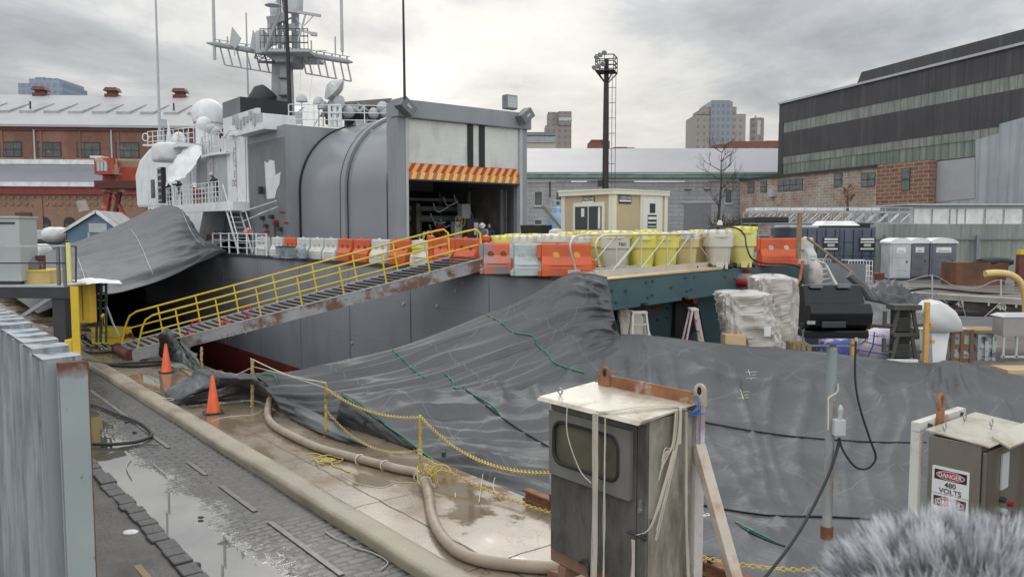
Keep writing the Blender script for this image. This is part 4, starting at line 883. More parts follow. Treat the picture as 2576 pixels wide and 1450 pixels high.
# deck at z 5.9 with rail, flare below
pa, pb = oc(575, 514, 46.5), oc(375, 518, 50.5)
aR, aLf = pa.x, pb.x; bD = 15.25
aR, aLf = aat(588, bD+.4), aat(374, bD)
edge = [(aR, bD+.4), (aR+1.2, bD), (aat(500, bD), bD), (aat(440, bD), bD), (aLf, bD)]
mb = MB(SM); mb.prism([(a, b, zd-.12) for a, b in edge]+[(aLf, 24, zd-.12), (aR, 24, zd-.12)], (0, 0, .12)); mb.build('boat_deck', m_wh2, ship)
rail([(a, b+.06, zd) for a, b in edge[1:]], 1.15, 4, .62, T=SM)
mb = MB(SM); mb.prism([(a, b-.02, zd-.5) for a, b in edge]+[(aLf, 24, zd-.5), (aR, 24, zd-.5)], (0, 0, .375)); mb.build('deck_edge_plate', m_wh2, ship)
# flared white side below the deck (forward of the recess)
aF0, aF1 = aat(500, bD), aat(345, bD)
mb = MB(SM); mb.add([(aF0-.9, bD, zd-.5), (aat(440, bD), bD, zd-.5), (aLf, bD, zd-.5), (aF1+3, bD+1, zd-.5), (aF0+.2, 15.1, DZ), (aat(440, bD), 15.2, DZ), (aLf, 15.3, DZ), (aF1+3, 16.4, DZ)], [(0, 4, 5, 1), (1, 5, 6, 2), (2, 6, 7, 3)])
mb.add([(aF0-.9, bD, zd-.5), (aF0+.2, 15.1, DZ), (aF0+1.2, 16.6, DZ), (aF0+.6, 17.5, zd-.5)], [(0, 1, 2, 3)]); mb.build('side_flare', m_wh2, ship)
mb = MB(SM); mb.bx(AT-.3, aLf+8, 17.0, 17.2, DZ, zd-.5); mb.build('recess_wall', m_grey2, ship)
mb = MB(SM); mb.bx(aat(530, 16.9)-.6, aat(530, 16.9)+1.2, 16.94, 17.0, DZ, zd-.7); mb.build('primer_red_wall', M('primer_red', (.20, .07, .05), .7, var=.3), ship)
# inclined ladders
def incl(a0, a1, b, w_, z0, z1, mat, n, name='inclined_ladder'):
    mb = MB(SM)
    for bb in (b, b+w_): mb.bar((a0, bb, z0), (a1, bb, z1), .05, .14)
    for i in range(1, n): t = i/n; mb.bx(lerp(a0, a1, t)-.1, lerp(a0, a1, t)+.1, b, b+w_, lerp(z0, z1, t)-.015, lerp(z0, z1, t)+.015)
    return mb
a_t, a_b = aat(572, 15.7), aat(606, 15.7)
mb = incl(a_b, a_t, 15.55, .75, DZ, zd, m_lg, 10)
for bb in (15.5, 16.35):
    mb.tube([(a_b, bb, DZ+.1), (a_b, bb, DZ+1.0), (a_t, bb, zd+1.0), (a_t+.3, bb, zd+.1)], .03, 5)
mb.build('inclined_ladder', m_wh2, ship)
mb = incl(aat(537, 15.9)-.1, aat(527, 16.3)+.1, 15.8, .5, DZ, zd-.6, m_oldred, 9); ld = mb.build('red_ladder', M('ladder_red', (.32, .10, .07), .5), ship)
# lifeline stanchions on the main deck edge
rail([(aat(537, 15.2), 15.15, DZ), (aat(672, 15.2), 15.15, DZ)], 1.1, 3, 1.35, T=SM, sag=.03, r=.022, rp=.045, name='lifeline_rail')
# forward shrouded shapes (shrink-wrapped equipment)
def blob(c, r3, sd, mat, name, n=26, m=16, amp=.18, parent=None, pw=.6, flat=None):
    """sheet draped over a boxy thing: superellipsoid with creases"""
    c = Vector(c)
    def fn(s, t):
        a = 2*pi*s; e = -pi/2+pi*t
        sg = lambda x, p: math.copysign(abs(x)**p, x)
        d = Vector((sg(cos(e), pw)*sg(cos(a), pw), sg(cos(e), pw)*sg(sin(a), pw), sg(sin(e), pw)))
        q_ = Vector((cos(a)*cos(e), sin(a)*cos(e), sin(e)))
        cr = abs(noise.noise(q_*2.2+Vector((sd, 0, 0))))*1.2+abs(noise.noise(q_*4.5+Vector((sd*2, 5, 0))))*.6
        k = 1+amp*(.5-cr)
        return c+Vector((d.x*r3[0]*k, d.y*r3[1]*k, d.z*r3[2]*k))
    mb = MB(SM if flat is None else flat); mb.grid(fn, n, m); return mb.build(name, mat, parent, smooth='all')
q = oc(425, 384, 53); blob(q, (1.15, .9, .62), 3, m_wh2, 'covered_locker', parent=ship, amp=.06, pw=.35)
q = oc(470, 425, 51.5)
mb = MB(SM)
def sheet(P, mat, name, parent, sd=1, amp=.06, nu=24, nv=16, T=None, f=1.5):
    """bicubic-ish sheet through a control grid P[row][col] with creases"""
    R, Cn = len(P), len(P[0]); 
    rows_ = [cat(r, 8) for r in P]; cols = [cat([r[i] for r in rows_], 8) for i in range(len(rows_[0]))]
    nr = len(cols[0]); mb = MB(T); G = []
    for j in range(nr):
        row = []
        for i in range(len(cols)):
            p = cols[i][j]; k = noise.noise(Vector((i*.07*f+sd, j*.22*f, sd)))*.7+abs(noise.noise(Vector((i*.16*f, j*.06*f, sd*3))))*.8
            row.append(p+Vector((0, 0, 1))*amp*k+Vector((.3, -.5, 0))*amp*k)
        G.append(row)
    m = len(cols); mb.add([p for r in G for p in r], [(j*m+i, j*m+i+1, (j+1)*m+i+1, (j+1)*m+i) for j in range(nr-1) for i in range(m-1)])
    return mb.build(name, mat, parent, smooth='all')
wrap = [[oc(478, 362, 52), oc(500, 368, 51.5), oc(515, 372, 51)], [oc(455, 385, 51.5), oc(478, 395, 50.5), oc(500, 402, 50)], [oc(425, 425, 51.5), oc(445, 440, 50.3), oc(470, 440, 49.8)], [oc(418, 470, 51.5), oc(424, 462, 50.5), oc(440, 455, 50)]]
sheet(wrap, m_wh2, 'white_shroud', ship, 2, .16, T=SM, f=2.5)
wrap = [[oc(372, 372, 55), oc(390, 368, 54), oc(412, 372, 53)], [oc(350, 400, 55), oc(375, 410, 53.5), oc(400, 415, 53)], [oc(342, 440, 55), oc(355, 460, 53.2), oc(380, 470, 52.6)], [oc(345, 520, 54.5), oc(360, 525, 53), oc(378, 520, 52.2)]]

q = oc(420, 440, 54.5); mb = MB(); pp = [(346, 522), (341, 440), (352, 402), (378, 371), (412, 364), (470, 370), (480, 420), (480, 522)]
vs = [W(x, y, 61-(x-341)/139*6) for x, y in pp]; mb.prism(vs, (-1.5, 4, 0)); mb.build('forward_house', m_wh2, ship, bevel=.2)
q = oc(405, 448, 53.2); mb = MB(SM); mb.bx(q.x-.45, q.x+.45, q.y-.1, q.y+.2, zd+.2, q.z+.7)
z = zd+.3
mb2 = MB(SM)
while z < q.z+.9: mb2.bx(q.x-.4, q.x+.4, q.y-.16, q.y-.1, z, z+.14); z += .42
o_ = mb.build('louvre_door', m_dark, ship); mb2.build('louvre', m_lg, o_)
mb = MB(SM); q = oc(385, 475, 52.4); mb.bx(q.x-.35, q.x+.35, q.y-.05, q.y+.03, q.z-.6, q.z+.6); mb.build('window', m_winA, ship)
q = oc(415, 352, 53); z5 = q.z+.0
rail([(oc(372, 362, 54).x, oc(372, 362, 54).y, z5-.35), (oc(450, 362, 52.5).x, oc(450, 362, 52.5).y, z5-.35), (oc(488, 362, 51.5).x, oc(488, 362, 51.5).y, z5-.35)], 1.0, 3, .55, T=SM)
mb = MB(SM); q = oc(420, 368, 53.5); mb.bx(q.x-3, q.x+2.2, q.y-.1, q.y+4, z5-.6, z5-.36); mb.build('top_deck', m_wh2, ship)
mb = MB(); P = W(366, 345, 53); mb.tube([P+Vector((.2*cos(a*pi/6), 0, .25*sin(a*pi/6))) for a in range(12)], .04, 5, True); P = W(360, 365, 53); mb.bar(P, P+Vector((1.2, 0, 0)), .12); mb.build('life_ring', m_wh2, ship)
mb = MB(); P = W(450, 350, 53); mb.ball(P, .45, 10, 7, (1, 1, 1.1)); P = W(425, 340, 54); mb.lathe([(.28, -.8), (.02, .9)], P, 8); mb.build('covered_gear', m_wh2, ship, smooth=True)
mb = MB(); P = W(411, 318, 53); mb.cyl(P, P+Z*.45, .22, 10); mb.bar(P-Z*1.3, P, .07); mb.build('lamp_housing', m_lg, ship)
# whip aerials
def whip(name, pts, Y, r, mat, parent=ship): 
    mb = MB(); P = [W(px, py, Y) for px, py in pts]; mb.tube(P, r, 6); return mb.build(name, mat, parent)
whip('whip_aerial', [(403, 368), (391, -20)], 54, [.11, .06], m_lg)
whip('whip_aerial', [(540, 150), (536, -20)], 52, [.11, .10], m_lg)
whip('whip_aerial', [(624, 240), (619, 32)], 55, [.07, .05], m_lg)
whip('whip_aerial', [(861, 130), (858, -20)], 50, [.10, .09], m_lg)
whip('black_aerial', [(1018, 250), (1014, -20)], 31.5, [.055, .04], m_black)
wb = whip('black_pole', [(730, 300), (718, -20)], 47, [.13, .11], m_black)
mb = MB(); mb.lathe([(.4, -.35), (.32, 0), (.18, .2)], W(730, 300, 47), 12); mb.build('pole_base', m_va, wb, smooth=True)
# mast
def tb(name, px0, px1, py0, py1, Y, d, mat=None, parent=ship, top=None):
    A = W(px0, py1, Y); B = W(px1, py0, Y); mb = MB(); 
    if top: t0, t1 = W(top[0], py0, Y).x, W(top[1], py0, Y).x; mb.hexa([(A.x, Y, A.z), (B.x, Y, A.z), (B.x, Y+d, A.z), (A.x, Y+d, A.z), (t0, Y, B.z), (t1, Y, B.z), (t1, Y+d, B.z), (t0, Y+d, B.z)])
    else: mb.bx(A.x, B.x, Y, Y+d, A.z, B.z)
    return mb.build(name, mat or m_wh2, parent)
YM = 52; m_old = m_wh2; m_wh2 = M('mast_backlit', (.31, .32, .335), .5, var=.12, layers=[((.2, .2, .2), 1.5, (1, 1, .3), .5, .7, .5)])  # backlight put into the colour: ship white darkened for the mast
mast = tb('mast_trunk', 681, 726, 140, 320, YM, 1.3, m_wh2, top=(684, 722))
tb('cable_duct', 706, 722, 135, 240, YM-.25, .24, m_wh2, mast)
for py in (193, 236): tb('step', 700, 726, py, py+3, YM-.5, .5, m_grey2, mast)
tb('sponson', 693, 735, 130, 155, YM-.9, 2.6, m_wh2, mast, top=(664, 742))
pl = tb('mast_platform', 655, 778, 122, 130, YM-1.6, 4, m_lg, mast)
PL = lambda px, py, dy=0: W(px, py, YM-1.6+dy)
mb = MB()
for dy in (0, 4):
    for k in range(1, 4): mb.tube([PL(655, 124, dy)+Z*.42*k, PL(776, 124, dy)+Z*.42*k], .025, 4)
    for k in range(13): p = PL(655+k*10, 124, dy); mb.tube([p, p+Z*1.26], .025, 4)
mb.build('mast_railing', m_dark, mast)
# lattice legs up from the platform
mb = MB()
for (x0, y0, x1, y1, dy, r) in ((666, 132, 705, 30, 0, .12), (705, 130, 700, -30, 1, .16), (720, 125, 712, -30, 1.2, .12), (744, 130, 741, -30, 2, .26), (672, 128, 720, 60, 2, .08), (690, 95, 742, 130, 2, .06), (700, 60, 745, 40, 1, .06), (660, 128, 690, 90, 1, .06)):
    mb.tube([PL(x0, y0, dy), PL(x1, y1, dy)], r, 7)
mb.build('mast_leg', m_wh2, mast, smooth=True)
mb = MB()
for k in range(9): mb.tube([PL(700, 120-k*17, 1), PL(722, 118-k*17, 1)], .03, 4)
mb.bar(PL(690, 104, 1), PL(735, 98, 1), .2, .3); mb.bar(PL(683, 50, 0), PL(712, 40, 1), .7, .45); mb.bar(PL(700, 75, 1), PL(742, 66, 1), .1, .4)
mb.build('mast_bracket', m_lg, mast, split=True)
mb = MB(); mb.lathe([(.36, -1.3), (.36, .0), (.3, .1)], PL(657, 83, 1), 14); mb.lathe([(.30, -1.0), (.28, .5), (.1, .7)], PL(684, 72, 1), 12); mb.lathe([(.26, -.5), (.3, .2), (.2, .4)], PL(690, 22, 1), 10); mb.lathe([(.55, -.5), (.6, .5), (.5, .8)], PL(739, 10, 1), 16); mb.lathe([(.5, -.15), (.15, .1)], PL(686, 8, 0), 12)
mb.build('antenna_pod', m_lg, mast, smooth=True)
mb = MB(); mb.bar(PL(723, 26, 0), PL(807, 40, 0), .14, .16); mb.bar(PL(770, 30, 0), PL(750, 105, 0), .09, .09); mb.bar(PL(790, 38, 0), PL(765, 65, 0), .05); mb.bar(PL(745, 45, 0), PL(764, 72, 0), .05); mb.bar(PL(745, 76, 0), PL(790, 85, 0), .08); mb.bar(PL(745, 68, 0), PL(780, 80, 0), .05); mb.bar(PL(781, 85, 0), PL(797, 87, 0), .28, .2)
mb.build('spur', m_lg, mast)
def yard(pts_t, px_drops, dx, name, d0, d1, Y):
    mb = MB(); a, b = W(*pts_t[0], Y), W(*pts_t[1], Y); mb.tube([a, a.lerp(b, .12), a.lerp(b, .9), b], [.05, .17, .2, .12] if name == 'L' else [.12, .2, .17, .05], 8)
    o = mb.build('yard', m_wh2, mast, smooth=True)
    mb = MB(); low = []
    for px in px_drops:
        t_ = (px-pts_t[0][0])/(pts_t[1][0]-pts_t[0][0]); p = a.lerp(b, t_); q_ = p+Vector((dx, 0, -1.25)); mb.tube([p+Z*.3, p, q_], .055, 5); low.append(q_)
    mb.tube([low[0], low[-1]], .05, 5); mb.tube([a.lerp(b, .1)+Z*.32, a.lerp(b, .95)+Z*.32], .03, 4); mb.build('aerial_comb', m_wh2, o)
    return o
yl = yard(((520, 108), (700, 138)), (552, 572, 594, 618, 642, 664, 684), .3, 'L', 0, 0, YM)
yr = yard(((742, 132), (887, 157)), (759, 774, 796, 815, 835, 855, 873), .25, 'R', 0, 0, YM)
mb = MB()
for px, py in ((589, 92), (641, 100)): P = W(px, py, YM-.3); mb.hexa([P+Vector(v_) for v_ in ((-.3, -.05, -.5), (.1, -.05, -.75), (.1, .05, -.75), (-.3, .05, -.5), (-.1, -.05, .6), (.45, -.05, -.1), (.45, .05, -.1), (-.1, .05, .6))]); mb.tube([P, P-Z*1.2], .04, 5)
mb.build('wind_vane', m_lg, mast)
mb = MB()
for px, h in ((784, .95), (844, 1.2), (862, .3), (573, .6)): P = W(px, 140 if px > 700 else 116, YM); mb.tube([P, P+Z*h], .05, 5)
P = W(810, 140, YM); mb.bar(P+Vector((-.3, 0, .3)), P+Vector((.3, 0, .3)), .05); mb.build('stub_aerial', m_lg, mast, split=True)
mb = MB(); mb.tube([W(690, 128, YM), W(676, 134, YM-.5), W(655, 150, YM-.5), W(640, 146, YM-.5), W(645, 128, YM)], .035, 5)
for k in range(4): mb.tube([W(650+8*k, 135+3*k, YM-.4)+Vector((.2*cos(a*pi/3), 0, .2*sin(a*pi/3))) for a in range(6)], .03, 4, True)
mb.bar(W(650, 155, YM-.4), W(690, 158, YM), .3, .12); mb.build('mast_basket', m_grey2, mast)
for x0, x1 in ((790, 770), (757, 752)): MB().tube([W(x0, 158, YM), W(x1, 312, YM-4)], .012, 4).build('halyard', m_lg, mast)
m_wh2 = m_old
rz_ = zw
P = lambda px, py, Y: W(px, py, Y)
mb = MB(); mb.tube([P(843, 318, 43), P(843, 262, 43)], .16, 10); mb.bx(P(832, 262, 43).x, P(852, 262, 43).x, 42.8, 43.4, P(840, 262, 43).z, P(840, 240, 43).z); dsh = mb.build('radar_pedestal', m_wh2, ship)
mb = MB(); c = P(842, 225, 42.6); mb.lathe([(.05, -.34), (.35, -.28), (.62, -.1), (.72, .08), (.66, .12), (.4, .3), (.18, .42)], c, 20, Vector((-.5, -.35, .45)), 1.0); mb.build('shrouded_dish', M('shroud_plastic', (.42, .43, .43), .35, var=.2, vs=2, layers=[((.6, .6, .6), 3, (1, 1, 1), .55, .65, .7)], bump=.4, bs=6), dsh, smooth=True)
blob(P(853, 258, 42.4), (.28, .28, .35), 4, bpy.data.materials['shroud_plastic'], 'shrouded_motor', parent=dsh, flat=Matrix.Identity(4), n=14, m=10)
for px, py in ((759, 250), (802, 257), (813, 268)):
    mb = MB(); c = P(px, py, 43); mb.lathe([(.32, -.12), (.30, .05), (.16, .26), (.03, .32)], c, 12); mb.tube([c, P(px, 318, 43)], .035, 5); mb.build('satellite_dome', m_lg, ship, smooth=True)
rail([tuple(P(727, 318, 42.4)), tuple(P(981, 322, 42.4))], 1.15, 3, 1.2, name='roof_railing')
mb = MB()
for x in (829, 843, 856): mb.bx(P(x, 318, 41.5).x-.07, P(x, 318, 41.5).x+.07, 41.5, 41.64, P(x, 318, 41.5).z, P(x, 262, 41.5).z)
for py in (264, 283, 300): mb.bar(P(829, py, 41.5), P(857, py, 41.5), .09)
mb.build('gear_frame', m_wh2, ship)
mb = MB(); random.seed(6)
for (x0, x1, y0, y1) in ((818, 828, 285, 312), (858, 866, 262, 300), (880, 918, 268, 300), (905, 928, 265, 280), (867, 880, 275, 315), (925, 935, 285, 318), (930, 968, 262, 300)):
    A, B = P(x0, y1, 44), P(x1, y0, 44); mb.bx(A.x, B.x, 44, 44.6, A.z, B.z)
mb.tube([P(876, 305, 43.6), P(900, 270, 43.3), P(922, 290, 43.2)], .3, 8); mb.build('dark_gear', m_dark, ship, bevel=.03, split=True)
mb = MB(); mb.tube(cat([P(872, 296, 43), P(890, 272, 43), P(905, 280, 43), P(918, 268, 43)], 5), .1, 6); mb.bar(P(882, 292, 43), P(902, 268, 43), .1); mb.ball(P(940, 285, 43), .3, 10, 6); mb.ball(P(962, 270, 43), .32, 10, 6); mb.ball(P(968, 282, 43), .28, 10, 6); mb.ball(P(878, 282, 43), .33, 10, 6); mb.bx(P(895, 310, 42.5).x, P(920, 310, 42.5).x, 42.5, 43, P(895, 318, 42.5).z, P(895, 302, 42.5).z); mb.build('covered_gear', m_lg, ship, smooth=True)
mb = MB(); c = P(757, 290, 43); mb.add([P(745, 312, 43), P(762, 312, 43), P(757, 284, 43), P(741, 280, 43)], [(0, 1, 2, 3)]); mb.build('wind_screen', m_lg, ship, solid=.05)
mb = MB(); mb.hexa([P(866, 320, 49), P(986, 320, 47), P(986, 320, 50), P(866, 320, 53), P(866, 256, 49), P(982, 247, 47), P(986, 247, 50), P(866, 257, 53)]); mb.build('exhaust_house', M('olive_grey', (.17, .16, .135), .6), ship)
# people
def person(name, label, loc, face, pose, cl, hat=None, sc_=1.0, hatc=None):
    """skeleton in local coords: x right, y forward (facing), z up"""
    t = thing(name, label, 'person', loc, face)
    J = pose; me = bpy.data.meshes.new('body'); vs = []; es = []; rad = []
    order = [('pel', None, .13), ('waist', 'pel', .125), ('chest', 'waist', .15), ('neck', 'chest', .06), ('head', 'neck', .085), ('top', 'head', .08)]
    for s in ('l', 'r'):
        order += [('sh'+s, 'chest', .075), ('el'+s, 'sh'+s, .055), ('wr'+s, 'el'+s, .038), ('pm'+s, 'wr'+s, .036), ('hp'+s, 'pel', .10), ('kn'+s, 'hp'+s, .072), ('an'+s, 'kn'+s, .05), ('to'+s, 'an'+s, .042)]
    idx = {}
    for n_, par, r in order: idx[n_] = len(vs); vs.append(Vector(J[n_])*sc_); rad.append(r*sc_); 
    for n_, par, r in order:
        if par: es.append((idx[par], idx[n_]))
    for s in ('l', 'r'):
        pm = vs[idx['pm'+s]]; dr_ = (pm-vs[idx['wr'+s]]).normalized(); sd_ = dr_.cross(Vector((0, 1, .2))).normalized()
        for k in range(5):
            o_ = sd_*(k-1.7)*.019*sc_; ln = (.05, .075, .082, .075, .058)[k]*sc_
            i0 = len(vs); vs.append(pm+o_+dr_*.025); rad.append(.011*sc_); es.append((idx['pm'+s], i0)); i1 = len(vs); vs.append(pm+o_*1.2+dr_*(ln+.02)+Vector((0, .015, 0))); rad.append(.009*sc_); es.append((i0, i1))
    me.from_pydata([tuple(v_) for v_ in vs], es, []); o = bpy.data.objects.new('body', me); COL.objects.link(o); o.parent = t
    md = o.modifiers.new('k', 'SKIN'); md.use_smooth_shade = True
    for i, r in enumerate(rad): me.skin_vertices[0].data[i].radius = (r, r*.85); me.skin_vertices[0].data[i].use_root = (i == 0)
    sb = o.modifiers.new('u', 'SUBSURF'); sb.levels = sb.render_levels = 1; me.materials.append(cl)
    h = vs[idx['head']]; tp = vs[idx['top']]; up = (tp-h).normalized()
    MB().ball(h+up*.03*sc_+Vector((0, .012, 0)), .10*sc_, 14, 10, (.86, 1, 1.2)).build('face', m_skin, t, smooth=True, local=True)
    nb = MB(); nb.ball(h+Vector((0, .115, .0))*sc_, .02*sc_, 6, 4); nb.build('nose', m_skin, t, smooth=True, local=True)
    if hat is not None:
        mb = MB(); mb.lathe([(.155*sc_, 0), (.12*sc_, .012), (.118*sc_, .05), (.085*sc_, .11), (.02, .13)], h+up*.06*sc_, 14, up); mb.build('hard_hat', hat, t, smooth=True, local=True)
    return t
m_skin = M('skin', (.42, .25, .18), .6)
def pose_stand(lean=0., arm=.3, arm2=.3, knee=0.):
    s_, c_ = sin(lean), cos(lean)
    def up(h, x=0, f=0): return (x, s_*(h-.95)+f, .95+c_*(h-.95))
    J = dict(pel=(0, 0, .95), waist=up(1.1), chest=up(1.32), neck=up(1.50, 0, .02), head=up(1.62, 0, .05+.08*s_), top=up(1.70, 0, .06+.1*s_))
    for s, x, ar in (('l', -1, arm), ('r', 1, arm2)):
        J['sh'+s] = up(1.42, .19*x); sx, sy, sz = J['sh'+s]
        J['el'+s] = (.25*x, sy+.26*sin(ar), sz-.27*cos(ar)); ex_, ey, ez = J['el'+s]
        J['wr'+s] = (.22*x, ey+.24*sin(ar+.6), ez-.24*cos(ar+.6)); wx, wy, wz = J['wr'+s]; J['pm'+s] = (.22*x, wy+.08*sin(ar+.6), wz-.08*cos(ar+.6))
        J['hp'+s] = (.10*x, 0, .90); J['kn'+s] = (.12*x, .04+knee, .50); J['an'+s] = (.13*x, -.03, .09); J['to'+s] = (.14*x, .16, .04)
    return J
m_wk = M('dark_coat', (.035, .035, .038), .8); m_wk2 = M('brown_coat', (.07, .06, .05), .8); m_wk3 = M('blue_coat', (.03, .06, .20), .8); m_hat = M('hat_white', (.6, .6, .58), .4); m_hatb = M('hat_blue', (.03, .03, .04), .5)
F0 = math.atan2(U.y, U.x)-pi/2    # facing +U
P1_ = onb(548, 514, 15.75); person('person', 'worker in dark jacket and white hard hat bending at the ladder head', (P1_.x, P1_.y, zd), F0+.5, pose_stand(.45, .5, .9, .05), m_wk, m_hat)
P2_ = onb(428, 516, 16.1); person('person', 'worker in black standing behind the white rail beside the louvres', (P2_.x, P2_.y, zd), F0+2, pose_stand(.15, .9, .4), m_wk, m_hatb)
P3_ = onb(452, 516, 15.9); person('person', 'worker in brown jacket and cap leaning to the white bulkhead', (P3_.x, P3_.y, zd), F0+2.6, pose_stand(.25, 1.5, 1.2), m_wk2, m_hatb)
P4_ = S(AF+1.0, bat(1216, AF+1)); person('person', 'worker in pale hood and tan gloves stooping just inside the hangar', (P4_.x, P4_.y, DZ), F0+2.4, pose_stand(.7, .8, .5, .1), M('pale_coat', (.36, .32, .29), .8), m_hat)
P5_ = S(AF+1.6, bat(1232, AF+1.6)); person('person', 'worker in blue jacket behind the stooping worker in the hangar', (P5_.x, P5_.y, DZ-.15), F0+2.4, pose_stand(.3, .5, .5), m_wk3, None)
# welding sparks cover / flag
q = onb(622, 583, 15.6); mb = MB(); 
sheet([[q+Vector((-.1, 0, .15)), q+Vector((.1, 0, .2)), q+Vector((.25, 0, .12))], [q+Vector((-.2, -.05, 0)), q+Vector((0, -.1, .05)), q+Vector((.3, 0, 0))], [q+Vector((-.1, 0, -.2)), q+Vector((.05, -.1, -.15)), q+Vector((.2, 0, -.1))]], M('red_white_cloth', (.5, .3, .3), .7, layers=[((.45, .04, .06), 5, (1, 1, 1), .5, .55, 1)]), 'deck_rag', ship, 3, .06)
# ---------------------------------------------------------------- tarps
def tarp_post(nt, vec, c, r):
    w_ = tnoise(nt, vec, 2.2, (1, 1, 1), det=7, rough=.7, dist=.6, off=3)
    return c, r
def tarpm(name, col, rough, bstr=.55, world=True):
    m = M(name, col, rough, var=.10, vs=.5, rvar=.10, spec=.65)
    nt = m.node_tree; vec = abvec(nt)[0]
    a = tnoise(nt, vec, 1.6, (1, 1, 1), det=8, rough=.62, dist=1.2, off=2)
    r1 = mth(nt, 'ABSOLUTE', mth(nt, 'SUBTRACT', a, .5)); r1 = mth(nt, 'MULTIPLY', r1, -1.0)
    b = tnoise(nt, vec, 5.5, (1, .6, 1), det=6, rough=.6, dist=.8, off=8)
    r2 = mth(nt, 'MULTIPLY', mth(nt, 'ABSOLUTE', mth(nt, 'SUBTRACT', b, .5)), -.35)
    add_bump(m, mth(nt, 'ADD', r1, r2), .22, bstr)
    g = tnoise(nt, vec, 1.1, (1, .55, 1), det=3, rough=.5, dist=1.6, off=21); sh = mth(nt, 'POWER', mth(nt, 'ABSOLUTE', mth(nt, 'SUBTRACT', g, .5)), .45)
    g2 = tnoise(nt, vec, 2.6, (.5, 1, 1), det=2, rough=.5, dist=1.2, off=27); sh2 = mth(nt, 'POWER', mth(nt, 'ABSOLUTE', mth(nt, 'SUBTRACT', g2, .5)), .4)
    add_bump(m, mth(nt, 'MULTIPLY', mth(nt, 'ADD', sh, mth(nt, 'MULTIPLY', sh2, .4)), -1.0), .10, .2)
    _, a_, b_, z_ = abvec(nt); wv = tnoise(nt, vec, .6, det=2, off=33)
    sm = mth(nt, 'MAXIMUM', lines(nt, mth(nt, 'ADD', a_, mth(nt, 'MULTIPLY', wv, .5)), 1/1.9, .007), lines(nt, mth(nt, 'ADD', b_, mth(nt, 'MULTIPLY', wv, .5)), 1/2.3, .006)); B = nt.nodes['Principled BSDF']
    nt.links.new(mixc(nt, mth(nt, 'MULTIPLY', sm, .45), B.inputs['Base Color'].links[0].from_socket, (.22, .22, .22)), B.inputs['Base Color']); return m
m_tarp = tarpm('black_tarp', (.066, .068, .071), .52, .12)
m_tarp2 = tarpm('grey_tarp', (.10, .10, .105), .6, .3)
def fold(P, i, j, nu, nv, sd, amp, dirs):
    k = 0
    for dd in dirs:
        fu, fv, a = dd[:3]
        if len(dd) > 3: a *= max(0, 1-j/nv*1.3) if dd[3] > 0 else min(1, .15+j/nv*1.4)

        q = 1-2*abs(noise.noise(Vector((i/nu*fu+sd+.6*noise.noise(Vector((i/nu*4, j/nv*4, sd))), j/nv*fv+sd*.7, sd)))); k += a*q*abs(q)*1.2
    k += .35*noise.noise(Vector((i/nu*6+sd, j/nv*5, sd)))
    return k*amp
def tarp(name, G, mat, label, amp=.12, dirs=((18, 3, .7), (9, 6, .4)), sd=1.0, sub=14, edge=.15, cat_='tarpaulin', group=None, fan=None):
    R = [cat(r, sub) for r in G]; nc = len(R[0]); cols = [cat([r[i] for r in R], sub) for i in range(nc)]; nr = len(cols[0])
    pts = [[cols[i][j] for i in range(nc)] for j in range(nr)]; out = []
    for j in range(nr):
        for i in range(nc):
            p = pts[j][i]; a = pts[j][min(i+1, nc-1)]-pts[j][max(i-1, 0)]; b = pts[min(j+1, nr-1)][i]-pts[max(j-1, 0)][i]
            n = a.cross(b)
            n = n.normalized() if n.length > 1e-9 else Vector((0, 0, 1))
            if n.z < 0: n = -n
            e = min(1, edge+min(j, nr-1-j, i, nc-1-i)/(nc*.08))
            k = fold(p, i, j, nc, nr, sd, amp, dirs)
            if fan:
                for (fi, fj, nf, fa, ph) in fan:   # creases radiating from a tie point
                    du, dv = i/nc-fi, j/nr-fj; d = sqrt(du*du+dv*dv); an = math.atan2(dv, du)
                    k += fa*(1-2*abs(noise.noise(Vector((an*nf+ph, ph, d*1.2)))))*exp(-d*2.2)*min(1, d*9)
            out.append(p+n*k*e)
    mb = MB(); mb.add(out, [(j*nc+i, j*nc+i+1, (j+1)*nc+i+1, (j+1)*nc+i) for j in range(nr-1) for i in range(nc-1)])
    o = mb.build(name, mat, None, smooth='all'); 
    bv = BVHTree.FromPolygons(out, [tuple(f) for f in mb.f])
    tag(o, label, cat_, group); o.modifiers.new('s', 'SOLIDIFY').thickness = .006
    return o, bv
def hit(bvs, px, py, up=.012):
    d = ray(px, py).normalized(); best = None
    for bv in bvs:
        h = bv.ray_cast(C0, d)
        if h[0] is not None and (best is None or h[3] < best[1]): best = (h[0], h[3])
    return best[0]-d*up*1.5+Z*up if best else None
def dense(pts, n=10):
    o = []
    P = [Vector((x, y, 0)) for x, y in pts]; 
    for q in cat(P, n): o.append((q.x, q.y))
    return o
def onrope(name, pts, bvs, r, mat, parent=None, n=8, z=0, wob=1.2, up=.012, sd=1):
    """rope lying on whatever surface is seen there"""
    P = []
    for k, (x, y) in enumerate(dense(pts, n)):
        x += noise.noise(Vector((k*.45, sd, 0)))*wob; y += noise.noise(Vector((k*.45, sd, 5)))*wob
        h = hit(bvs, x, y, up)
        if h is None:
            if y < 700: continue
            h = onz(x, y, z+r)
        P.append(h)
    return MB().tube(P, r, 5).build(name, mat, parent, smooth=True)
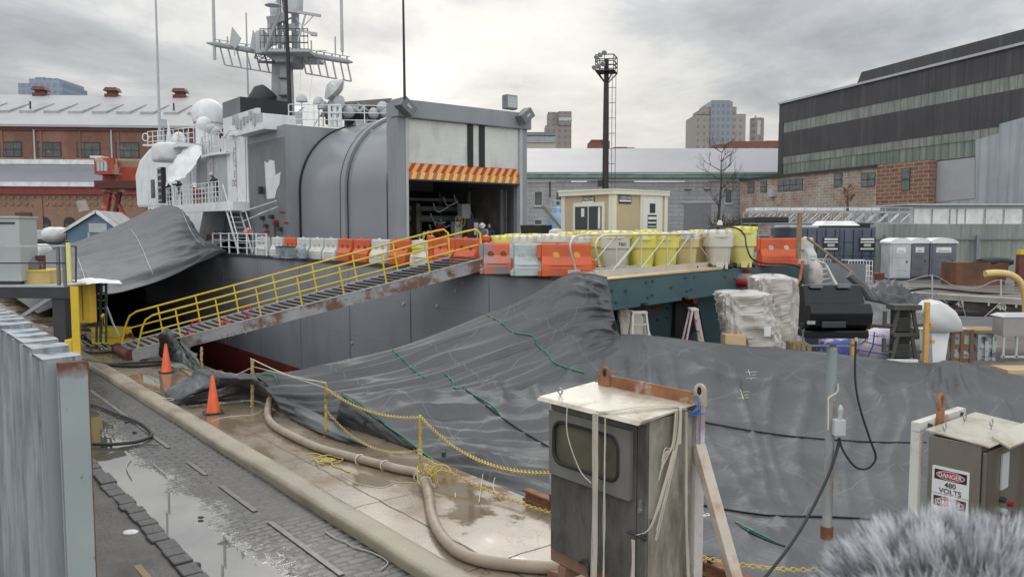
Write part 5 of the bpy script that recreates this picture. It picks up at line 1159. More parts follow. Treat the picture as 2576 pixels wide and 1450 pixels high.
# upper tarp: from the stern corner down to the quay edge
A = [
 [W(620, 946, 19.6), W(745, 938, 20.0), W(940, 895, 20.9), W(1045, 862, 21.5), W(1200, 800, 22.0), W(1335, 742, 22.2), W(1425, 691, 22.0), W(1475, 686, 21.4), W(1528, 696, 20.7)],
 [W(650, 965, 19.2), W(760, 965, 19.2), W(930, 935, 19.8), W(1060, 900, 20.4), W(1210, 845, 21.0), W(1340, 790, 21.2), W(1430, 750, 21.1), W(1490, 745, 20.8), W(1537, 750, 20.4)],
 [W(680, 990, 18.7), W(780, 1000, 18.4), W(920, 985, 18.7), W(1070, 955, 19.2), W(1220, 905, 19.7), W(1350, 860, 20.1), W(1440, 825, 20.3), W(1500, 808, 20.4), W(1548, 805, 20.3)],
 [W(700, 1018, 18.4), W(800, 1040, 18.0), W(930, 1040, 17.9), W(1080, 1015, 18.3), W(1230, 965, 18.8), W(1360, 920, 19.2), W(1450, 880, 19.7), W(1510, 862, 20.1), W(1562, 856, 20.3)],
 [W(708, 1040, 18.3), W(800, 1080, 17.9), W(960, 1132, 17.2), W(1110, 1110, 17.4), W(1250, 1060, 17.8), W(1370, 1010, 18.2), W(1460, 960, 18.8), W(1530, 920, 19.4), W(1580, 900, 19.8)]]
t1, bv1 = tarp('black_tarp', A, m_tarp, 'black tarpaulin sweeping from the grey stern corner down to the wet quay', .17, ((1.5, 7, .7), (2.6, 15, .5)), 2.0, 18, fan=[(.93, .02, 3.2, .12, 1.0)])
# lower tarp: ridge on the right down to the quay edge
B_ = [
 [W(858, 994, 17.4), W(1010, 990, 17.9), W(1150, 972, 18.6), W(1300, 940, 19.3), W(1450, 888, 20.0), W(1560, 845, 20.6), W(1640, 848, 20.9), W(1760, 862, 21.2), W(1900, 874, 21.4), W(2060, 888, 21.5), W(2220, 905, 21.6), W(2330, 918, 21.6), W(2392, 909, 21.4), W(2470, 925, 21.2), W(2580, 950, 21.0), W(2800, 1000, 20.8)],
 [W(900, 1020, 17.0), W(1040, 1025, 17.3), W(1180, 1020, 17.7), W(1320, 1005, 18.1), W(1460, 975, 18.5), W(1570, 950, 18.9), W(1660, 950, 19.2), W(1780, 965, 19.4), W(1910, 975, 19.6), W(2060, 990, 19.7), W(2210, 1005, 19.7), W(2320, 1015, 19.7), W(2400, 1015, 19.6), W(2490, 1025, 19.5), W(2600, 1050, 19.3), W(2830, 1110, 19)],
 [W(980, 1080, 16.2), W(1110, 1090, 16.2), W(1240, 1095, 16.3), W(1360, 1090, 16.5), W(1490, 1080, 16.7), W(1600, 1075, 16.9), W(1700, 1080, 17.0), W(1810, 1090, 17.1), W(1930, 1100, 17.2), W(2070, 1110, 17.2), W(2210, 1118, 17.2), W(2320, 1122, 17.2), W(2410, 1130, 17.1), W(2510, 1145, 17.0), W(2640, 1180, 16.8), W(2880, 1250, 16.4)],
 [W(1060, 1140, 15.3), W(1190, 1160, 15.0), W(1300, 1175, 14.9), W(1410, 1185, 14.9), W(1530, 1190, 14.9), W(1640, 1200, 14.9), W(1740, 1210, 14.8), W(1850, 1220, 14.8), W(1960, 1235, 14.7), W(2090, 1250, 14.6), W(2210, 1262, 14.5), W(2320, 1275, 14.4), W(2420, 1290, 14.2), W(2530, 1320, 14), W(2680, 1370, 13.6), W(2920, 1450, 13)],
 [W(1120, 1182, 14.7), W(1240, 1215, 14.1), W(1340, 1245, 13.7), W(1440, 1275, 13.4), W(1560, 1300, 13.1), W(1680, 1330, 12.8), W(1780, 1350, 12.6), W(1880, 1365, 12.4), W(1990, 1385, 12.2), W(2110, 1400, 12.0), W(2220, 1420, 11.8), W(2330, 1440, 11.6), W(2440, 1470, 11.3), W(2560, 1510, 11), W(2720, 1580, 10.5), W(2960, 1680, 9.8)],
 [W(1150, 1200, 14.35)]+[onb(x, y, 8.35) for x, y in ((1270, 1242), (1385, 1290), (1490, 1335), (1600, 1380), (1700, 1422), (1790, 1462), (1880, 1500), (1980, 1545), (2090, 1590), (2200, 1640), (2310, 1690), (2430, 1745), (2560, 1805), (2740, 1890), (3000, 2010))]]
t2, bv2 = tarp('black_tarp', B_, m_tarp, 'large black tarpaulin spread over the dock behind the steel cabinets', .22, ((2.2, 8, .6, -1), (4, 17, .5, -1), (24, 2.2, .7, 1), (13, 2, .5, 1)), 5.0, 17, fan=[(.36, .03, 4.0, .20, 2.0), (.02, .05, 3.5, .14, 7.0), (.8, .02, 4, .10, 11.0)])
BV = [bv1, bv2]
# folded end on the quay with the dark underside, and the piece over the quay edge
def small_tarp(name, G, label, sd, amp=.05, mat=None, dirs=((10, 5, .8), (6, 12, .5))): return tarp(name, G, mat or m_tarp, label, amp, dirs, sd, 9, .3)
t3, bv3 = small_tarp('tarp_end', [
 [onz(412, 985, .25), onz(470, 952, .42), onz(505, 928, .75), W(580, 940, 19.9), W(640, 946, 19.4)],
 [onz(420, 1000, .1), onz(480, 985, .35), onz(535, 962, .5), W(600, 958, 19.4), W(650, 955, 19.2)],
 [onz(432, 1012, .02), onz(462, 1018, .03), onz(540, 995, .15), onz(620, 985, .2), onz(700, 1015, .22)]], 'crumpled end of black tarpaulin lying on the wet kerb beside the nearer cone', 4.0, .06)
t4, bv4 = small_tarp('tarp_flap', [
 [onz(470, 1000, .3), onz(560, 975, .4), W(640, 950, 19.3), W(700, 990, 18.6), W(790, 1035, 18.0), W(870, 1075, 17.6)],
 [onz(462, 1015, .1), onz(560, 1000, .15), onz(650, 990, .2), onz(730, 1035, .15), onz(800, 1070, .12), onz(905, 1110, .1)],
 [onz(468, 1020, .02), onz(570, 1010, .02), onz(650, 1008, .02), onz(735, 1055, .02), onz(830, 1100, .02), onz(925, 1126, .02)]], 'low flap of black tarpaulin hanging over the quay edge between two chain posts', 6.0, .05)
t6, bv6 = small_tarp('tarp_curtain', [
 [W(862, 998, 17.35), W(935, 1045, 16.7), W(1020, 1105, 15.9), W(1090, 1160, 15.1), W(1152, 1203, 14.4)],
 [W(845, 1050, 17.5), W(920, 1090, 16.8), W(1010, 1135, 16.0), W(1085, 1180, 15.2), W(1160, 1215, 14.4)],
 [onb(830, 1105, 8.3), onb(920, 1140, 8.3), onb(1010, 1172, 8.3), onb(1090, 1200, 8.3), onb(1170, 1235, 8.3)]], 'shadowed hanging edge of tarpaulin below the green hem rope', 9.0, .06)
t7, bv7 = small_tarp('tarp_over_ramp', [
 [onz(398, 872, .7), onz(403, 838, 1.3), W(414, 826, 27.0), W(432, 845, 26.6), W(470, 885, 25.5)],
 [onz(400, 895, .3), onz(425, 870, .7), W(450, 868, 26), W(480, 895, 24.9), W(505, 912, 24.0)],
 [onz(412, 905, .05), onz(440, 910, .1), onz(460, 915, .2), onz(480, 928, .1), onz(500, 938, .03)]], 'black tarpaulin bundle propped against the foot of the gangway', 3.0, .10)
# edge seams (dark battens) across the lower tarp
m_seam = M('black_seam', (.006, .006, .007), .5)
for i, pts in enumerate([[(1762, 1060), (1900, 1085), (2040, 1102), (2200, 1112), (2330, 1113)], [(1762, 1270), (1850, 1285), (1960, 1298), (2090, 1300), (2250, 1310)], [(1852, 1315), (1880, 1335), (1930, 1360), (1975, 1375)], [(1165, 975), (1210, 1010), (1290, 1070), (1370, 1118), (1395, 1130)]]):
    tag(onrope('tarp_seam', pts, BV, .018, m_seam, None, 10, wob=.4), ['upper dark lapped seam across the big tarpaulin behind the pipe', 'lower dark lapped seam across the big tarpaulin beside the timber brace', 'short dark slit in the tarpaulin near the lower right chain', 'black seam running down the tarpaulin to the tall steel cabinet'][i], 'seam')
m_gro = M('green_rope', (.03, .22, .12), .5)
GR = [([(1218, 788), (1262, 812), (1290, 835), (1340, 845), (1352, 868), (1378, 890), (1400, 915), (1470, 938)], 'green rope laced over the tarpaulin from the hull to the tall cabinet'),
      ([(985, 877), (1015, 905), (1040, 930), (1068, 950)], 'short green rope across the upper tarpaulin under the hull'),
      ([(1120, 940), (1140, 960), (1142, 975), (1170, 980), (1200, 998), (1240, 1022), (1265, 1052)], 'green rope zigzagging where the two tarpaulins overlap'),
      ([(862, 994), (900, 1020), (950, 1055), (1010, 1095), (1070, 1142), (1150, 1200)], 'green hem rope on the slanting edge of the lower tarpaulin'),
      ([(660, 940), (690, 945), (698, 965)], 'short green rope by the rusty chain post'),
      ([(1852, 1313), (1900, 1338), (1950, 1362)], 'green cord stub lying on the lower tarpaulin by the brace')]
for i, (pts, lb) in enumerate(GR): tag(onrope('green_rope', pts, BV+[bv3, bv4, bv6], .018, m_gro, None, 9, wob=1.2, sd=i), lb, 'rope', 'green ropes over the tarpaulins')
m_scr = M('paint_scribble', (.45, .47, .33), .7)
for k, (x, y) in enumerate(((1888, 940), (1868, 990))):
    mb = MB()
    for dx0, dy0, dx1, dy1 in ((-12, -4, 16, -5), (-12, 12, 14, 10), (-6, -10, 2, 14), (4, 4, 14, 2)):
        P = [hit(BV, x+lerp(dx0, dx1, t), y+lerp(dy0, dy1, t), .006) for t in (0, .5, 1)]
        if all(p is not None for p in P): mb.tube(P, .013, 4)
    tag(mb.build('paint_scrawl', m_scr), ['upper pale paint scrawl on the large black tarpaulin', 'lower pale paint scrawl on the large black tarpaulin'][k], 'paint mark')
# grey tarp at left between ship and quay
Lg = [
 [W(100, 640, 41), W(170, 624, 41.8), W(245, 603, 42.5), W(312, 571, 44), W(385, 527, 46), W(425, 518, 46.2), W(450, 521, 45.6)],
 [W(95, 662, 38), W(170, 650, 38.5), W(250, 634, 39.2), W(322, 612, 40.6), W(400, 573, 43), W(450, 552, 44), W(482, 560, 44.6)],
 [W(95, 685, 33), W(170, 672, 34), W(255, 662, 35.2), W(332, 645, 37), W(412, 615, 40), W(470, 597, 42.3), W(512, 605, 43.8)],
 [W(110, 705, 29), W(185, 700, 29.6), W(265, 688, 31), W(345, 670, 33.5), W(425, 645, 37), W(495, 632, 40.5), W(560, 626, 43.3)],
 [W(135, 722, 26.5), W(205, 735, 26.4), W(272, 740, 27), W(352, 722, 29.5), W(425, 697, 33.5), W(500, 662, 38.5), W(569, 634, 43.2)]]
t5, bv5 = tarp('grey_tarp', Lg, m_tarp2, 'large grey tarpaulin sloping from the ship down to the steel platform', .17, ((1.2, 10, .8), (2.4, 20, .4)), 8.0, 14, fan=[(.95, .8, 3, .16, 3.0), (.1, .9, 3, .14, 5.0)])
Lb = [[W(40, 664, 44), W(120, 634, 45), W(240, 590, 46.5), W(330, 551, 47.5), W(380, 523, 48)], [W(50, 675, 42), W(120, 655, 42.5), W(240, 622, 44), W(330, 580, 45), W(392, 545, 46.5)], [W(70, 700, 38), W(140, 680, 38.5), W(240, 645, 40), W(340, 600, 42), W(400, 560, 44)]]
tarp('grey_tarp', Lb, m_tarp2, 'darker grey tarpaulin layer showing behind the large sloping one at left', .08, ((4, 12, .7),), 9.0, 9)
Fc = [[S(a, 6.2, .25+.3*(a > 45)), S(a, 9, 1.3), S(a, 12.5, 2.6), S(a, 16.6, 4.0), S(a, 19, 4.2)] for a in (45, 55, 66, 80)]+[[S(84, 6.2, 0), S(84, 9, 0), S(84, 12.5, 0), S(84, 16, 0), S(84, 19, 0)]]  # hidden cover added to shade the dock under the sloping tarp
tarp('grey_tarp', [[S(a, b, z) for b, z in ((5.8, 0), (14, 3.6), (26, 3.8), (36.6, 1.6))] for a in (68, 78, 85)]+[[S(86, b, 0) for b in (5.8, 14, 26, 36.6)]], m_tarp2, 'unseen grey tarpaulin added to darken the far bow end of the dock', .08, ((4, 6, .7),), 13.0, 6)  # extra sheet out of view, added to block skylight on the end wall
tarp('grey_tarp', Fc, m_tarp2, 'unseen grey tarpaulin added to keep light off the dock behind the sloping one', .08, ((4, 12, .7),), 12.0, 8)
for i, pts in enumerate([[(330, 578), (345, 600), (360, 630), (372, 660), (385, 690)], [(197, 652), (205, 675), (215, 705)], [(455, 522), (470, 560), (492, 600), (515, 618)]]):
    tag(onrope('pale_cord', pts, [bv5], .02, M('pale_cord', (.35, .42, .40), .6) if i == 0 else bpy.data.materials['pale_cord'], None, 8, wob=.5), ['pale cord down the middle of the grey tarpaulin', 'short pale cord near the lower left of the grey tarpaulin', 'pale hem cord on the ship side of the grey tarpaulin'][i], 'cord')
# ---------------------------------------------------------------- water filled barriers
def barrier(name, label, L_=1.45, H=.92, mat=None, holes=True, hole_mat=None, group='plastic barriers along the flight deck edge'):
    t = thing(name, label, 'barrier', (0, 0, 0), 0, group)
    h = L_/2; mb = MB()
    prof = [(.27, 0), (.27, .18), (.25, .34), (.15, .50), (.12, .56), (.11, .86), (.09, .92)]
    pr = [(y, z*H/.92) for y, z in prof]; ring = pr+[(-y, z) for y, z in pr[::-1]]
    n = len(ring); x0, x1 = -h+.12, h-.12
    mb.add([(x, y, z) for x in (x0, x1) for y, z in ring], [(i, (i+1) % n, n+(i+1) % n, n+i) for i in range(n)]+[tuple(range(n))[::-1], tuple(range(n, 2*n))])
    b = mb.build('body', mat, t, local=True, bevel=.015)
    mb = MB(); mb.bx(-h, -h+.118, -.09, .09, .55*H, .98*H); mb.bx(-h+.02, -h+.118, -.2, .2, 0, .16*H); mb.build('end_lug', mat, t, local=True, bevel=.012, split=True)
    mb = MB(); mb.bx(h-.118, h, -.09, .09, .20*H, .50*H); mb.build('end_lug', mat, t, local=True, bevel=.012)
    mb = MB()
    for s_ in (-1, 1):
        for z in (.21, .31): mb.hexa([(-h*.55, s_*.285, z), (h*.55, s_*.285, z), (h*.55, s_*.26, z), (-h*.55, s_*.26, z), (-h*.55, s_*.27, z+.035), (h*.55, s_*.27, z+.035), (h*.55, s_*.25, z+.035), (-h*.55, s_*.25, z+.035)])
    mb.build('rib', mat, t, local=True, split=True)
    for x in (-h*.36, h*.36):
        mb = MB()
        if holes: mb.lathe([(.075, -.135), (.085, -.13), (.085, .13), (.075, .135)], (x, 0, .64*H), 16, Vector((0, 1, 0)), 1.25); mb.build('hole', hole_mat, t, local=True)
    mb = MB(); mb.lathe([(.06, 0), (.06, .035), (.05, .045)], (-h*.3, 0, .92*H/.92), 12); mb.build('fill_cap', mat, t, local=True)
    return t
m_bo = M('barrier_orange', (.60, .10, .026), .48, var=.12, world=True, layers=[((.38, .10, .05), 1.3, (1, 1, .5), .5, .68, .6), ((.22, .14, .10), 5, (1, 1, .6), .62, .72, .6)]); m_bw = M('barrier_white', (.58, .58, .55), .48, var=.07, world=True, layers=[((.38, .37, .33), 1.6, (1, 1, .4), .5, .7, .6), ((.2, .18, .15), 6, (1, 1, .6), .64, .74, .5)])
m_bg = M('barrier_overspray', (.66, .13, .05), .5, var=.1, world=False, vs=1, layers=[((.22, .24, .26), 1.6, (1, 1, 1), .40, .58, .97)]); m_bgw = M('barrier_pale_green', (.42, .48, .46), .5, var=.1, world=False, layers=[((.28, .32, .33), 2, (1, 1, 1), .5, .65, .7)])
m_hO = M('hole_dark_orange', (.22, .05, .02), .6); m_hW = M('hole_dark_white', (.36, .38, .37), .6); m_hY = M('hole_yellow', (.62, .42, .06), .6)
EDGE_ROT = math.atan2(-U.y, -U.x)
def put_barriers():
    seq = [(663, 'w', 'white water barrier at the far end beside the rope rail'), (702, 'w', 'white barrier behind the twin grey vent boxes'), (735, 'o', 'orange barrier behind the grey elbow vent'), (768, 'w', 'first white barrier right of the small orange one'), (803, 'w', 'second white barrier right of the small orange one'),
           (838, 'w', 'white barrier just left of the double orange pair'), (874, 'o', 'left one of the joined pair of orange barriers'), (916, 'o', 'right one of the joined pair of orange barriers'), (961, 'w', 'white barrier between the orange pair and a single orange one'), (1011, 'o', 'single orange barrier between white ones behind the yellow rail'), (1067, 'w', 'white barrier nearest the top of the gangway'), (1125, 'o', 'orange barrier directly behind the top of the gangway'), (1180, 'o', 'last orange barrier behind the top of the gangway')]
    protos = {}
    for i, (px, k, lb) in enumerate(seq):
        a = aat(px, 15.45); a2 = aat(seq[i+1][0], 15.45) if i+1 < len(seq) else a-1.2
        P = S(a, 15.45, DZ+(.02 if i < 11 else .12)); key = k
        if key not in protos:
            b = barrier('water_barrier', lb, 1.42, .92, m_bo if k == 'o' else m_bw, True, m_hO if k == 'o' else m_hW); b.location = P; b.rotation_euler = (0, 0, EDGE_ROT); protos[key] = b
        else: dup(protos[key], P, EDGE_ROT+random.uniform(-.04, .04), lb)
put_barriers()
vr = math.atan2(V.y, V.x)
def at_b(px, py, z=DZ): p = onz(px, py, z); return p
g2 = 'plastic barriers at the stern corner'
b = barrier('water_barrier', 'orange barrier oversprayed grey, leftmost at the stern corner', 1.05, .92, m_bg, True, m_hO, g2); P = W(1250, 640, 23.8); b.location = (P.x, P.y, DZ+.01); b.rotation_euler = (0, 0, .10)
b = barrier('water_barrier', 'pale green grey barrier between two orange ones at the stern corner', 1.05, .92, m_bgw, True, m_hW, g2); P = W(1328, 640, 22.9); b.location = (P.x, P.y, DZ+.01); b.rotation_euler = (0, 0, .08)
b = barrier('water_barrier', 'large orange barrier with two yellow holes at the stern corner', 1.66, .92, m_bo, True, m_hY, g2); P = W(1424, 640, 22.7); b.location = (P.x, P.y, DZ+.01); b.rotation_euler = (0, 0, .05)
b = barrier('water_barrier', 'bright orange barrier with white holes beyond the yellow drums', 1.62, 1.0, m_bo, True, m_bw, g2); P = W(1955, 640, 29.2); b.location = (P.x, P.y, DZ+.01); b.rotation_euler = (0, 0, .1)
b = barrier('water_barrier', 'plain cream barrier end behind the bright orange one at far right', 1.2, 1.0, m_bw, False, None, g2); P = W(2028, 640, 30.3); b.location = (P.x, P.y, DZ+.01); b.rotation_euler = (0, 0, .9)
# vents standing on the deck edge
m_vent = M('vent_grey', (.25, .29, .31), .5)
for i, px in enumerate((708, 729)):
    P = S(aat(px, 14.95), 14.95, DZ); R = FR(P, V if False else U); t = thing('vent_box', ['left square grey vent box on the deck edge by the white barriers', 'right square grey vent box on the deck edge by the white barriers'][i], 'vent', P)
    mb = MB(R); mb.hexa([(-.2, -.2, .12), (.2, -.2, .12), (.2, .2, .12), (-.2, .2, .12), (-.24, -.22, .5), (.24, -.22, .5), (.24, .22, .5), (-.24, .22, .5)]); mb.build('cowl', m_vent, t)
    mb = MB(R); mb.bx(-.36, .36, -.3, .3, .0, .10); mb.build('base', m_vent, t); mb = MB(R); mb.bx(-.26, .26, -.24, .24, .51, .55); mb.build('rim', m_dark, t)
P = S(aat(761, 14.9), 14.9, DZ); t = thing('elbow_vent', 'round grey elbow vent on the deck edge beside the white barriers', 'vent', P)
d_ = (-P).normalized(); d_.z = 0; mb = MB(); mb.tube([P+Z*.02, P+Z*.2, P+Z*.36+d_*.05-U*-.06, P+Z*.46+U*.16, P+Z*.44+U*.36], .2, 14); mb.build('elbow', m_vent, t, smooth=True)
mb = MB(); mb.cyl(P+Z*.445+U*.34, P+Z*.443+U*.365, .17, 14); mb.build('mouth', m_black, t); mb = MB(); mb.cyl(P, P+Z*.05, .33, 16); mb.build('flange', m_dark, t)
# ---------------------------------------------------------------- gangway
g0 = onz(333, 905, 0); g1 = W(1212, 655, 24.9); g1.z = 3.38
gd_ = (g1-g0); gd_.z = 0; gl = gd_.length; gn = Vector((-1.2, 1.5, 0)); wd = gn.length*.93; gn.normalize()
t = thing('gangway', 'long yellow railed gangway rising from the wet quay to the flight deck', 'gangway', g0)
slope = (g1.z-.25)/gl; gx = gd_.normalized()
def G(x, y, z): return g0+gx*x+gn*y+Z*(.25+slope*x+z)
n = 14
m_gway = M('gangway_steel', (.36, .36, .36), .5, .2, var=.15, layers=[((.15, .07, .035), 1.3, (1, 1, 1), .50, .62, .9), ((.07, .05, .045), 3, (1, 1, 1), .6, .7, .8)])
for y in (0, wd):
    mb = MB(); mb.bar(G(0, y, -.12), G(gl, y, -.12), .06, .36); mb.build('stringer', m_gway, t)
    mb = MB(); mb.bar(G(.1, y, .09), G(gl, y, .09), .09, .045); mb.build('top_flange', m_lg, t)
mb = MB(); N_ = 44
for i in range(N_): mb.bar(G((i+.5)*gl/N_, .05, .045), G((i+.5)*gl/N_, wd-.05, .045), gl/N_*.9, .03)
mb.build('tread_boards', M('tread', (.16, .145, .125), .6, var=.25, vs=3), t)
mb = MB()
for i in range(N_): mb.bar(G((i+.98)*gl/N_, .05, .075), G((i+.98)*gl/N_, wd-.05, .075), .05, .04)
mb.build('cleats', m_dark, t)
for i in range(1, 6): MB().bar(G(gl*i/6, -.045, -.12), G(gl*i/6+.05, -.045, -.12), .02, .40).build('splice_plate', m_gway, t)
HR = 1.07
for y in (0, wd):
    off = .35 if y == 0 else .25
    mb = MB()
    mb.tube([G(off-.15, y, .1), G(off+.05, y, .75), G(off+.18, y, .98), G(off+.45, y, HR)], .032, 7); mb.tube([G(off+.42, y, HR), G(gl-.5, y, HR)], .032, 7); mb.tube([G(gl-.52, y, HR), G(gl-.2, y, HR-.02), G(gl-.05, y, .9), G(gl, y, .1)], .032, 7)
    mb.build('handrail', m_yel, t, smooth=True)
    mb = MB(); mb.tube([G(off+.05, y, .55), G(gl-.1, y, .55)], .026, 6); mb.build('mid_rail', m_yel, t)
    for i in range(1, 8): x = off+.0+(gl-.6)*i/8; MB().tube([G(x, y, .08), G(x-.16, y, HR)], .028, 6).build('post', m_yel, t)
m_brd = M('board_red', (.45, .02, .03), .5)
for x, y in ((1.9, .02), (2.7, wd-.05), (4.0, .02), (4.6, wd-.05), (3.2, .02)): mb = MB(); mb.tube([G(x, y, .1), G(x+.12, y, .22), G(x+.3, y, .2), G(x+.36, y, .1)], .035, 6); mb.build('red_lug', m_brd, t)
mb = MB(); mb.cyl(g0-gn*.06-gx*.05+Z*.17, g0+gn*(wd+.06)-gx*.05+Z*.17, .17, 14); mb.build('roller', m_oldred, t, smooth=True)
for y in (-.07, wd+.03): mb = MB(); mb.cyl(g0+gn*y-gx*.05+Z*.17, g0+gn*(y+.05)-gx*.05+Z*.17, .21, 16); mb.build('roller_cheek', m_oldred, t)
# ---------------------------------------------------------------- lidded salvage drums
def drum(name, label, body, lid, rnd=False, h=1.22, group='salvage drums on the flight deck', wheels=True):
    t = thing(name, label, 'salvage drum', (0, 0, 0), 0, group)
    mb = MB(); n = 20
    if rnd: mb.lathe([(.36, .0), (.37, .35), (.385, .36), (.385, .40), (.37, .41), (.38, h-.22)], (0, 0, 0), 24)
    else:
        def sq(r, z): return [(math.copysign(abs(cos(a))**.55, cos(a))*r, math.copysign(abs(sin(a))**.55, sin(a))*r, z) for a in [2*pi*k/24 for k in range(24)]]
        P = []
        for r, z in ((.27, .10), (.29, .14), (.32, .72), (.37, .74), (.375, h-.22)): P += sq(r, z)
        mb.add(P, [(i*24+k, i*24+(k+1) % 24, (i+1)*24+(k+1) % 24, (i+1)*24+k) for i in range(4) for k in range(24)]+[tuple(range(24))[::-1], tuple(range(96, 120))])
    b = mb.build('tub', body, t, smooth=True, local=True)
    mb = MB(); mb.lathe([(.395, h-.24), (.42, h-.235), (.42, h-.07), (.40, h-.03), (.34, h), (.05, h+.012)], (0, 0, 0), 26)
    for k in range(10): a = 2*pi*k/10; mb.bx(.405*cos(a)-.035, .405*cos(a)+.035, .405*sin(a)-.035, .405*sin(a)+.035, h-.10, h+.0)
    l = mb.build('lid', lid, t, smooth=True, local=True)
    if not rnd:
        mb = MB(); mb.hexa([(-.1, -.30, .0), (.06, -.30, .0), (.06, -.22, .0), (-.1, -.22, .0), (-.13, -.31, .2), (.1, -.31, .2), (.1, -.2, .2), (-.13, -.2, .2)]); mb.bx(.13, .2, -.3, -.2, .0, .2); mb.build('foot', body, t, local=True)
    if wheels and not rnd:
        for x in (-.26, .28): mb = MB(); mb.cyl((x-.04, -.2, .085), (x+.04, -.2, .085), .085, 14); w_ = mb.build('wheel', m_rubber, t, smooth=True, local=True); MB().cyl((x-.045, -.2, .085), (x+.045, -.2, .085), .03, 8).build('hub', m_lg, w_, local=True)
    return t
GR_ = [((.40, .36, .22), 2.2, (1, 1, .5), .58, .74, .5), ((.18, .15, .10), 7, (1, 1, .6), .66, .76, .5)]
m_dy = M('drum_yellow', (.70, .63, .14), .42, var=.08, world=False, layers=GR_); m_dy2 = M('drum_deep_yellow', (.70, .56, .07), .42, var=.07, world=False, layers=GR_); m_dc = M('drum_cream', (.60, .575, .50), .45, var=.07, world=False, layers=[((.5, .46, .36), 2, (1, 1, 1), .5, .7, .5)]); m_dt = M('drum_tan', (.60, .49, .22), .45, var=.1, world=False, layers=GR_); m_dp = M('drum_pale_yellow', (.72, .67, .25), .42, var=.06, world=False)
protos = {}
def put_drum(body, lid, rnd, px, Y, label, rz=0, h=1.22, sc_=1.0):
    sc_ = sc_ if rnd else 1.24
    key = (body.name, lid.name, rnd, h); P = W(px, 640, Y); loc = (P.x, P.y, DZ+.01)
    if key not in protos: t = drum('salvage_drum', label, body, lid, rnd, h); t.location = loc; t.rotation_euler = (0, 0, rz); protos[key] = t; t.scale = (sc_, sc_, 1); return t
    return dup(protos[key], loc, rz, label, sc_)
d785 = put_drum(m_dc, m_dp, False, 1547, 25.0, 'cream wheeled drum with black handwriting and pale yellow lid', -.1, 1.28)
text('handwriting', '785', (1547/1.0*0+W(1562, 614, 24.6).x, W(1562, 614, 24.6).y, W(1562, 614, 24.6).z), (1, 0, 0), Z, .1, m_black, d785)
put_drum(m_dy, m_dy, False, 1612, 25.4, 'yellow wheeled drum right of the handwritten cream one', .1)
put_drum(m_dy2, m_dy, False, 1645, 27.0, 'deeper yellow drum half hidden between two front yellow ones', .2)
put_drum(m_dy, m_dy, False, 1671, 25.6, 'yellow drum beside the tan drum with cream lid', -.15)
put_drum(m_dt, m_dc, False, 1719, 26.4, 'tan wheeled drum with a cream lid in mid row', .1)
put_drum(m_dt, m_dt, False, 1757, 27.8, 'plain tan drum behind the cream lidded one', .3)
put_drum(m_dc, m_dc, False, 1806, 27.0, 'tall cream drum with matching lid and a knob on top', 0, 1.30)
MB().lathe([(.09, 0), (.1, .08), (.05, .17)], W(1811, 566, 27.2), 12).build('knob', m_dc, tag(thing('lid_knob', 'cream knob standing on the tall cream drum', 'knob', W(1811, 566, 27.2))), smooth=True)
put_drum(m_dp, m_dy, False, 1864, 28.0, 'pale yellow drum at the right end of the row', .1, 1.42)
put_drum(m_dy, m_dy, False, 1507, 27.0, 'yellow wheeled drum behind the curved end of the aluminium walkway', .2)
put_drum(m_dt, m_dy, True, 1268, 26.6, 'tan drum with yellow lid behind the oversprayed barrier', 0, 1.12)
put_drum(m_dc, m_dc, True, 1316, 25.4, 'round cream drum with white lid behind the pale green barrier', 0, 1.12)
put_drum(m_dt, m_dc, True, 1396, 25.0, 'tan round drum with big cream lid behind the large orange barrier', 0, 1.16, 1.02)
put_drum(m_dc, m_dc, True, 1358, 26.6, 'cream drum between two round lids and set back', 0, 1.12)
put_drum(m_dc, m_dc, True, 1458, 25.8, 'cream drum behind the left end of the aluminium walkway', 0, 1.12, 1.0)
put_drum(m_dy, m_dy, True, 1300, 28.4, 'yellow lidded drum nearest the hangar mouth', 0, 1.16)
put_drum(m_dy, m_dy, True, 1345, 28.8, 'yellow lidded drum in the back row under the blue tank', 0, 1.16)
put_drum(m_dy, m_dc, True, 1385, 28.2, 'white lidded yellow drum in the back row', 0, 1.16)
put_drum(m_dy, m_dy, True, 1432, 28.6, 'yellow drum in the back row under the shack window', 0, 1.22)
put_drum(m_dy, m_dy, True, 1480, 28.2, 'yellow drum in the back row below the shack corner', 0, 1.26)
put_drum(m_dy, m_dy, True, 1572, 28.3, 'yellow drum in the back row below the shack door hinge side', 0, 1.26)
put_drum(m_dy, m_dy, True, 1628, 28.2, 'yellow drum in the back row below the shack door', 0, 1.30)
put_drum(m_dy, m_dc, True, 1720, 28.8, 'cream lidded drum just right of the shack', 0, 1.26)
put_drum(m_dy, m_dy, True, 1762, 29.4, 'yellow drum in the back row right of the shack', 0, 1.3)
# hangar mouth bucket and red bollards
P = W(1072, 600, 29); t = thing('yellow_tub', 'yellow tub with tangled cables in the hangar doorway', 'tub', (P.x, P.y, DZ)); MB().lathe([(.48, .0), (.52, .62), (.55, .64), (.55, .72), (.2, .74)], (P.x, P.y, DZ), 20).build('tub', m_dy, t, smooth=True)
coil(tuple(Vector((*AB(P), DZ+.9))), .26, 3, .02, m_yhose, 'cable', t, sd=9)
for i, px in enumerate((1084, 1223)):
    P = W(px, 600, 26.5); t = thing('red_bollard', ['short red bollard just left of the gangway rail end', 'short red bollard right of the gangway top'][i], 'bollard', (P.x, P.y, DZ)); MB().lathe([(.1, 0), (.1, .95), (.14, .96), (.14, 1.1), (.05, 1.14)], (P.x, P.y, DZ), 12).build('post', m_bo, t, smooth=True)
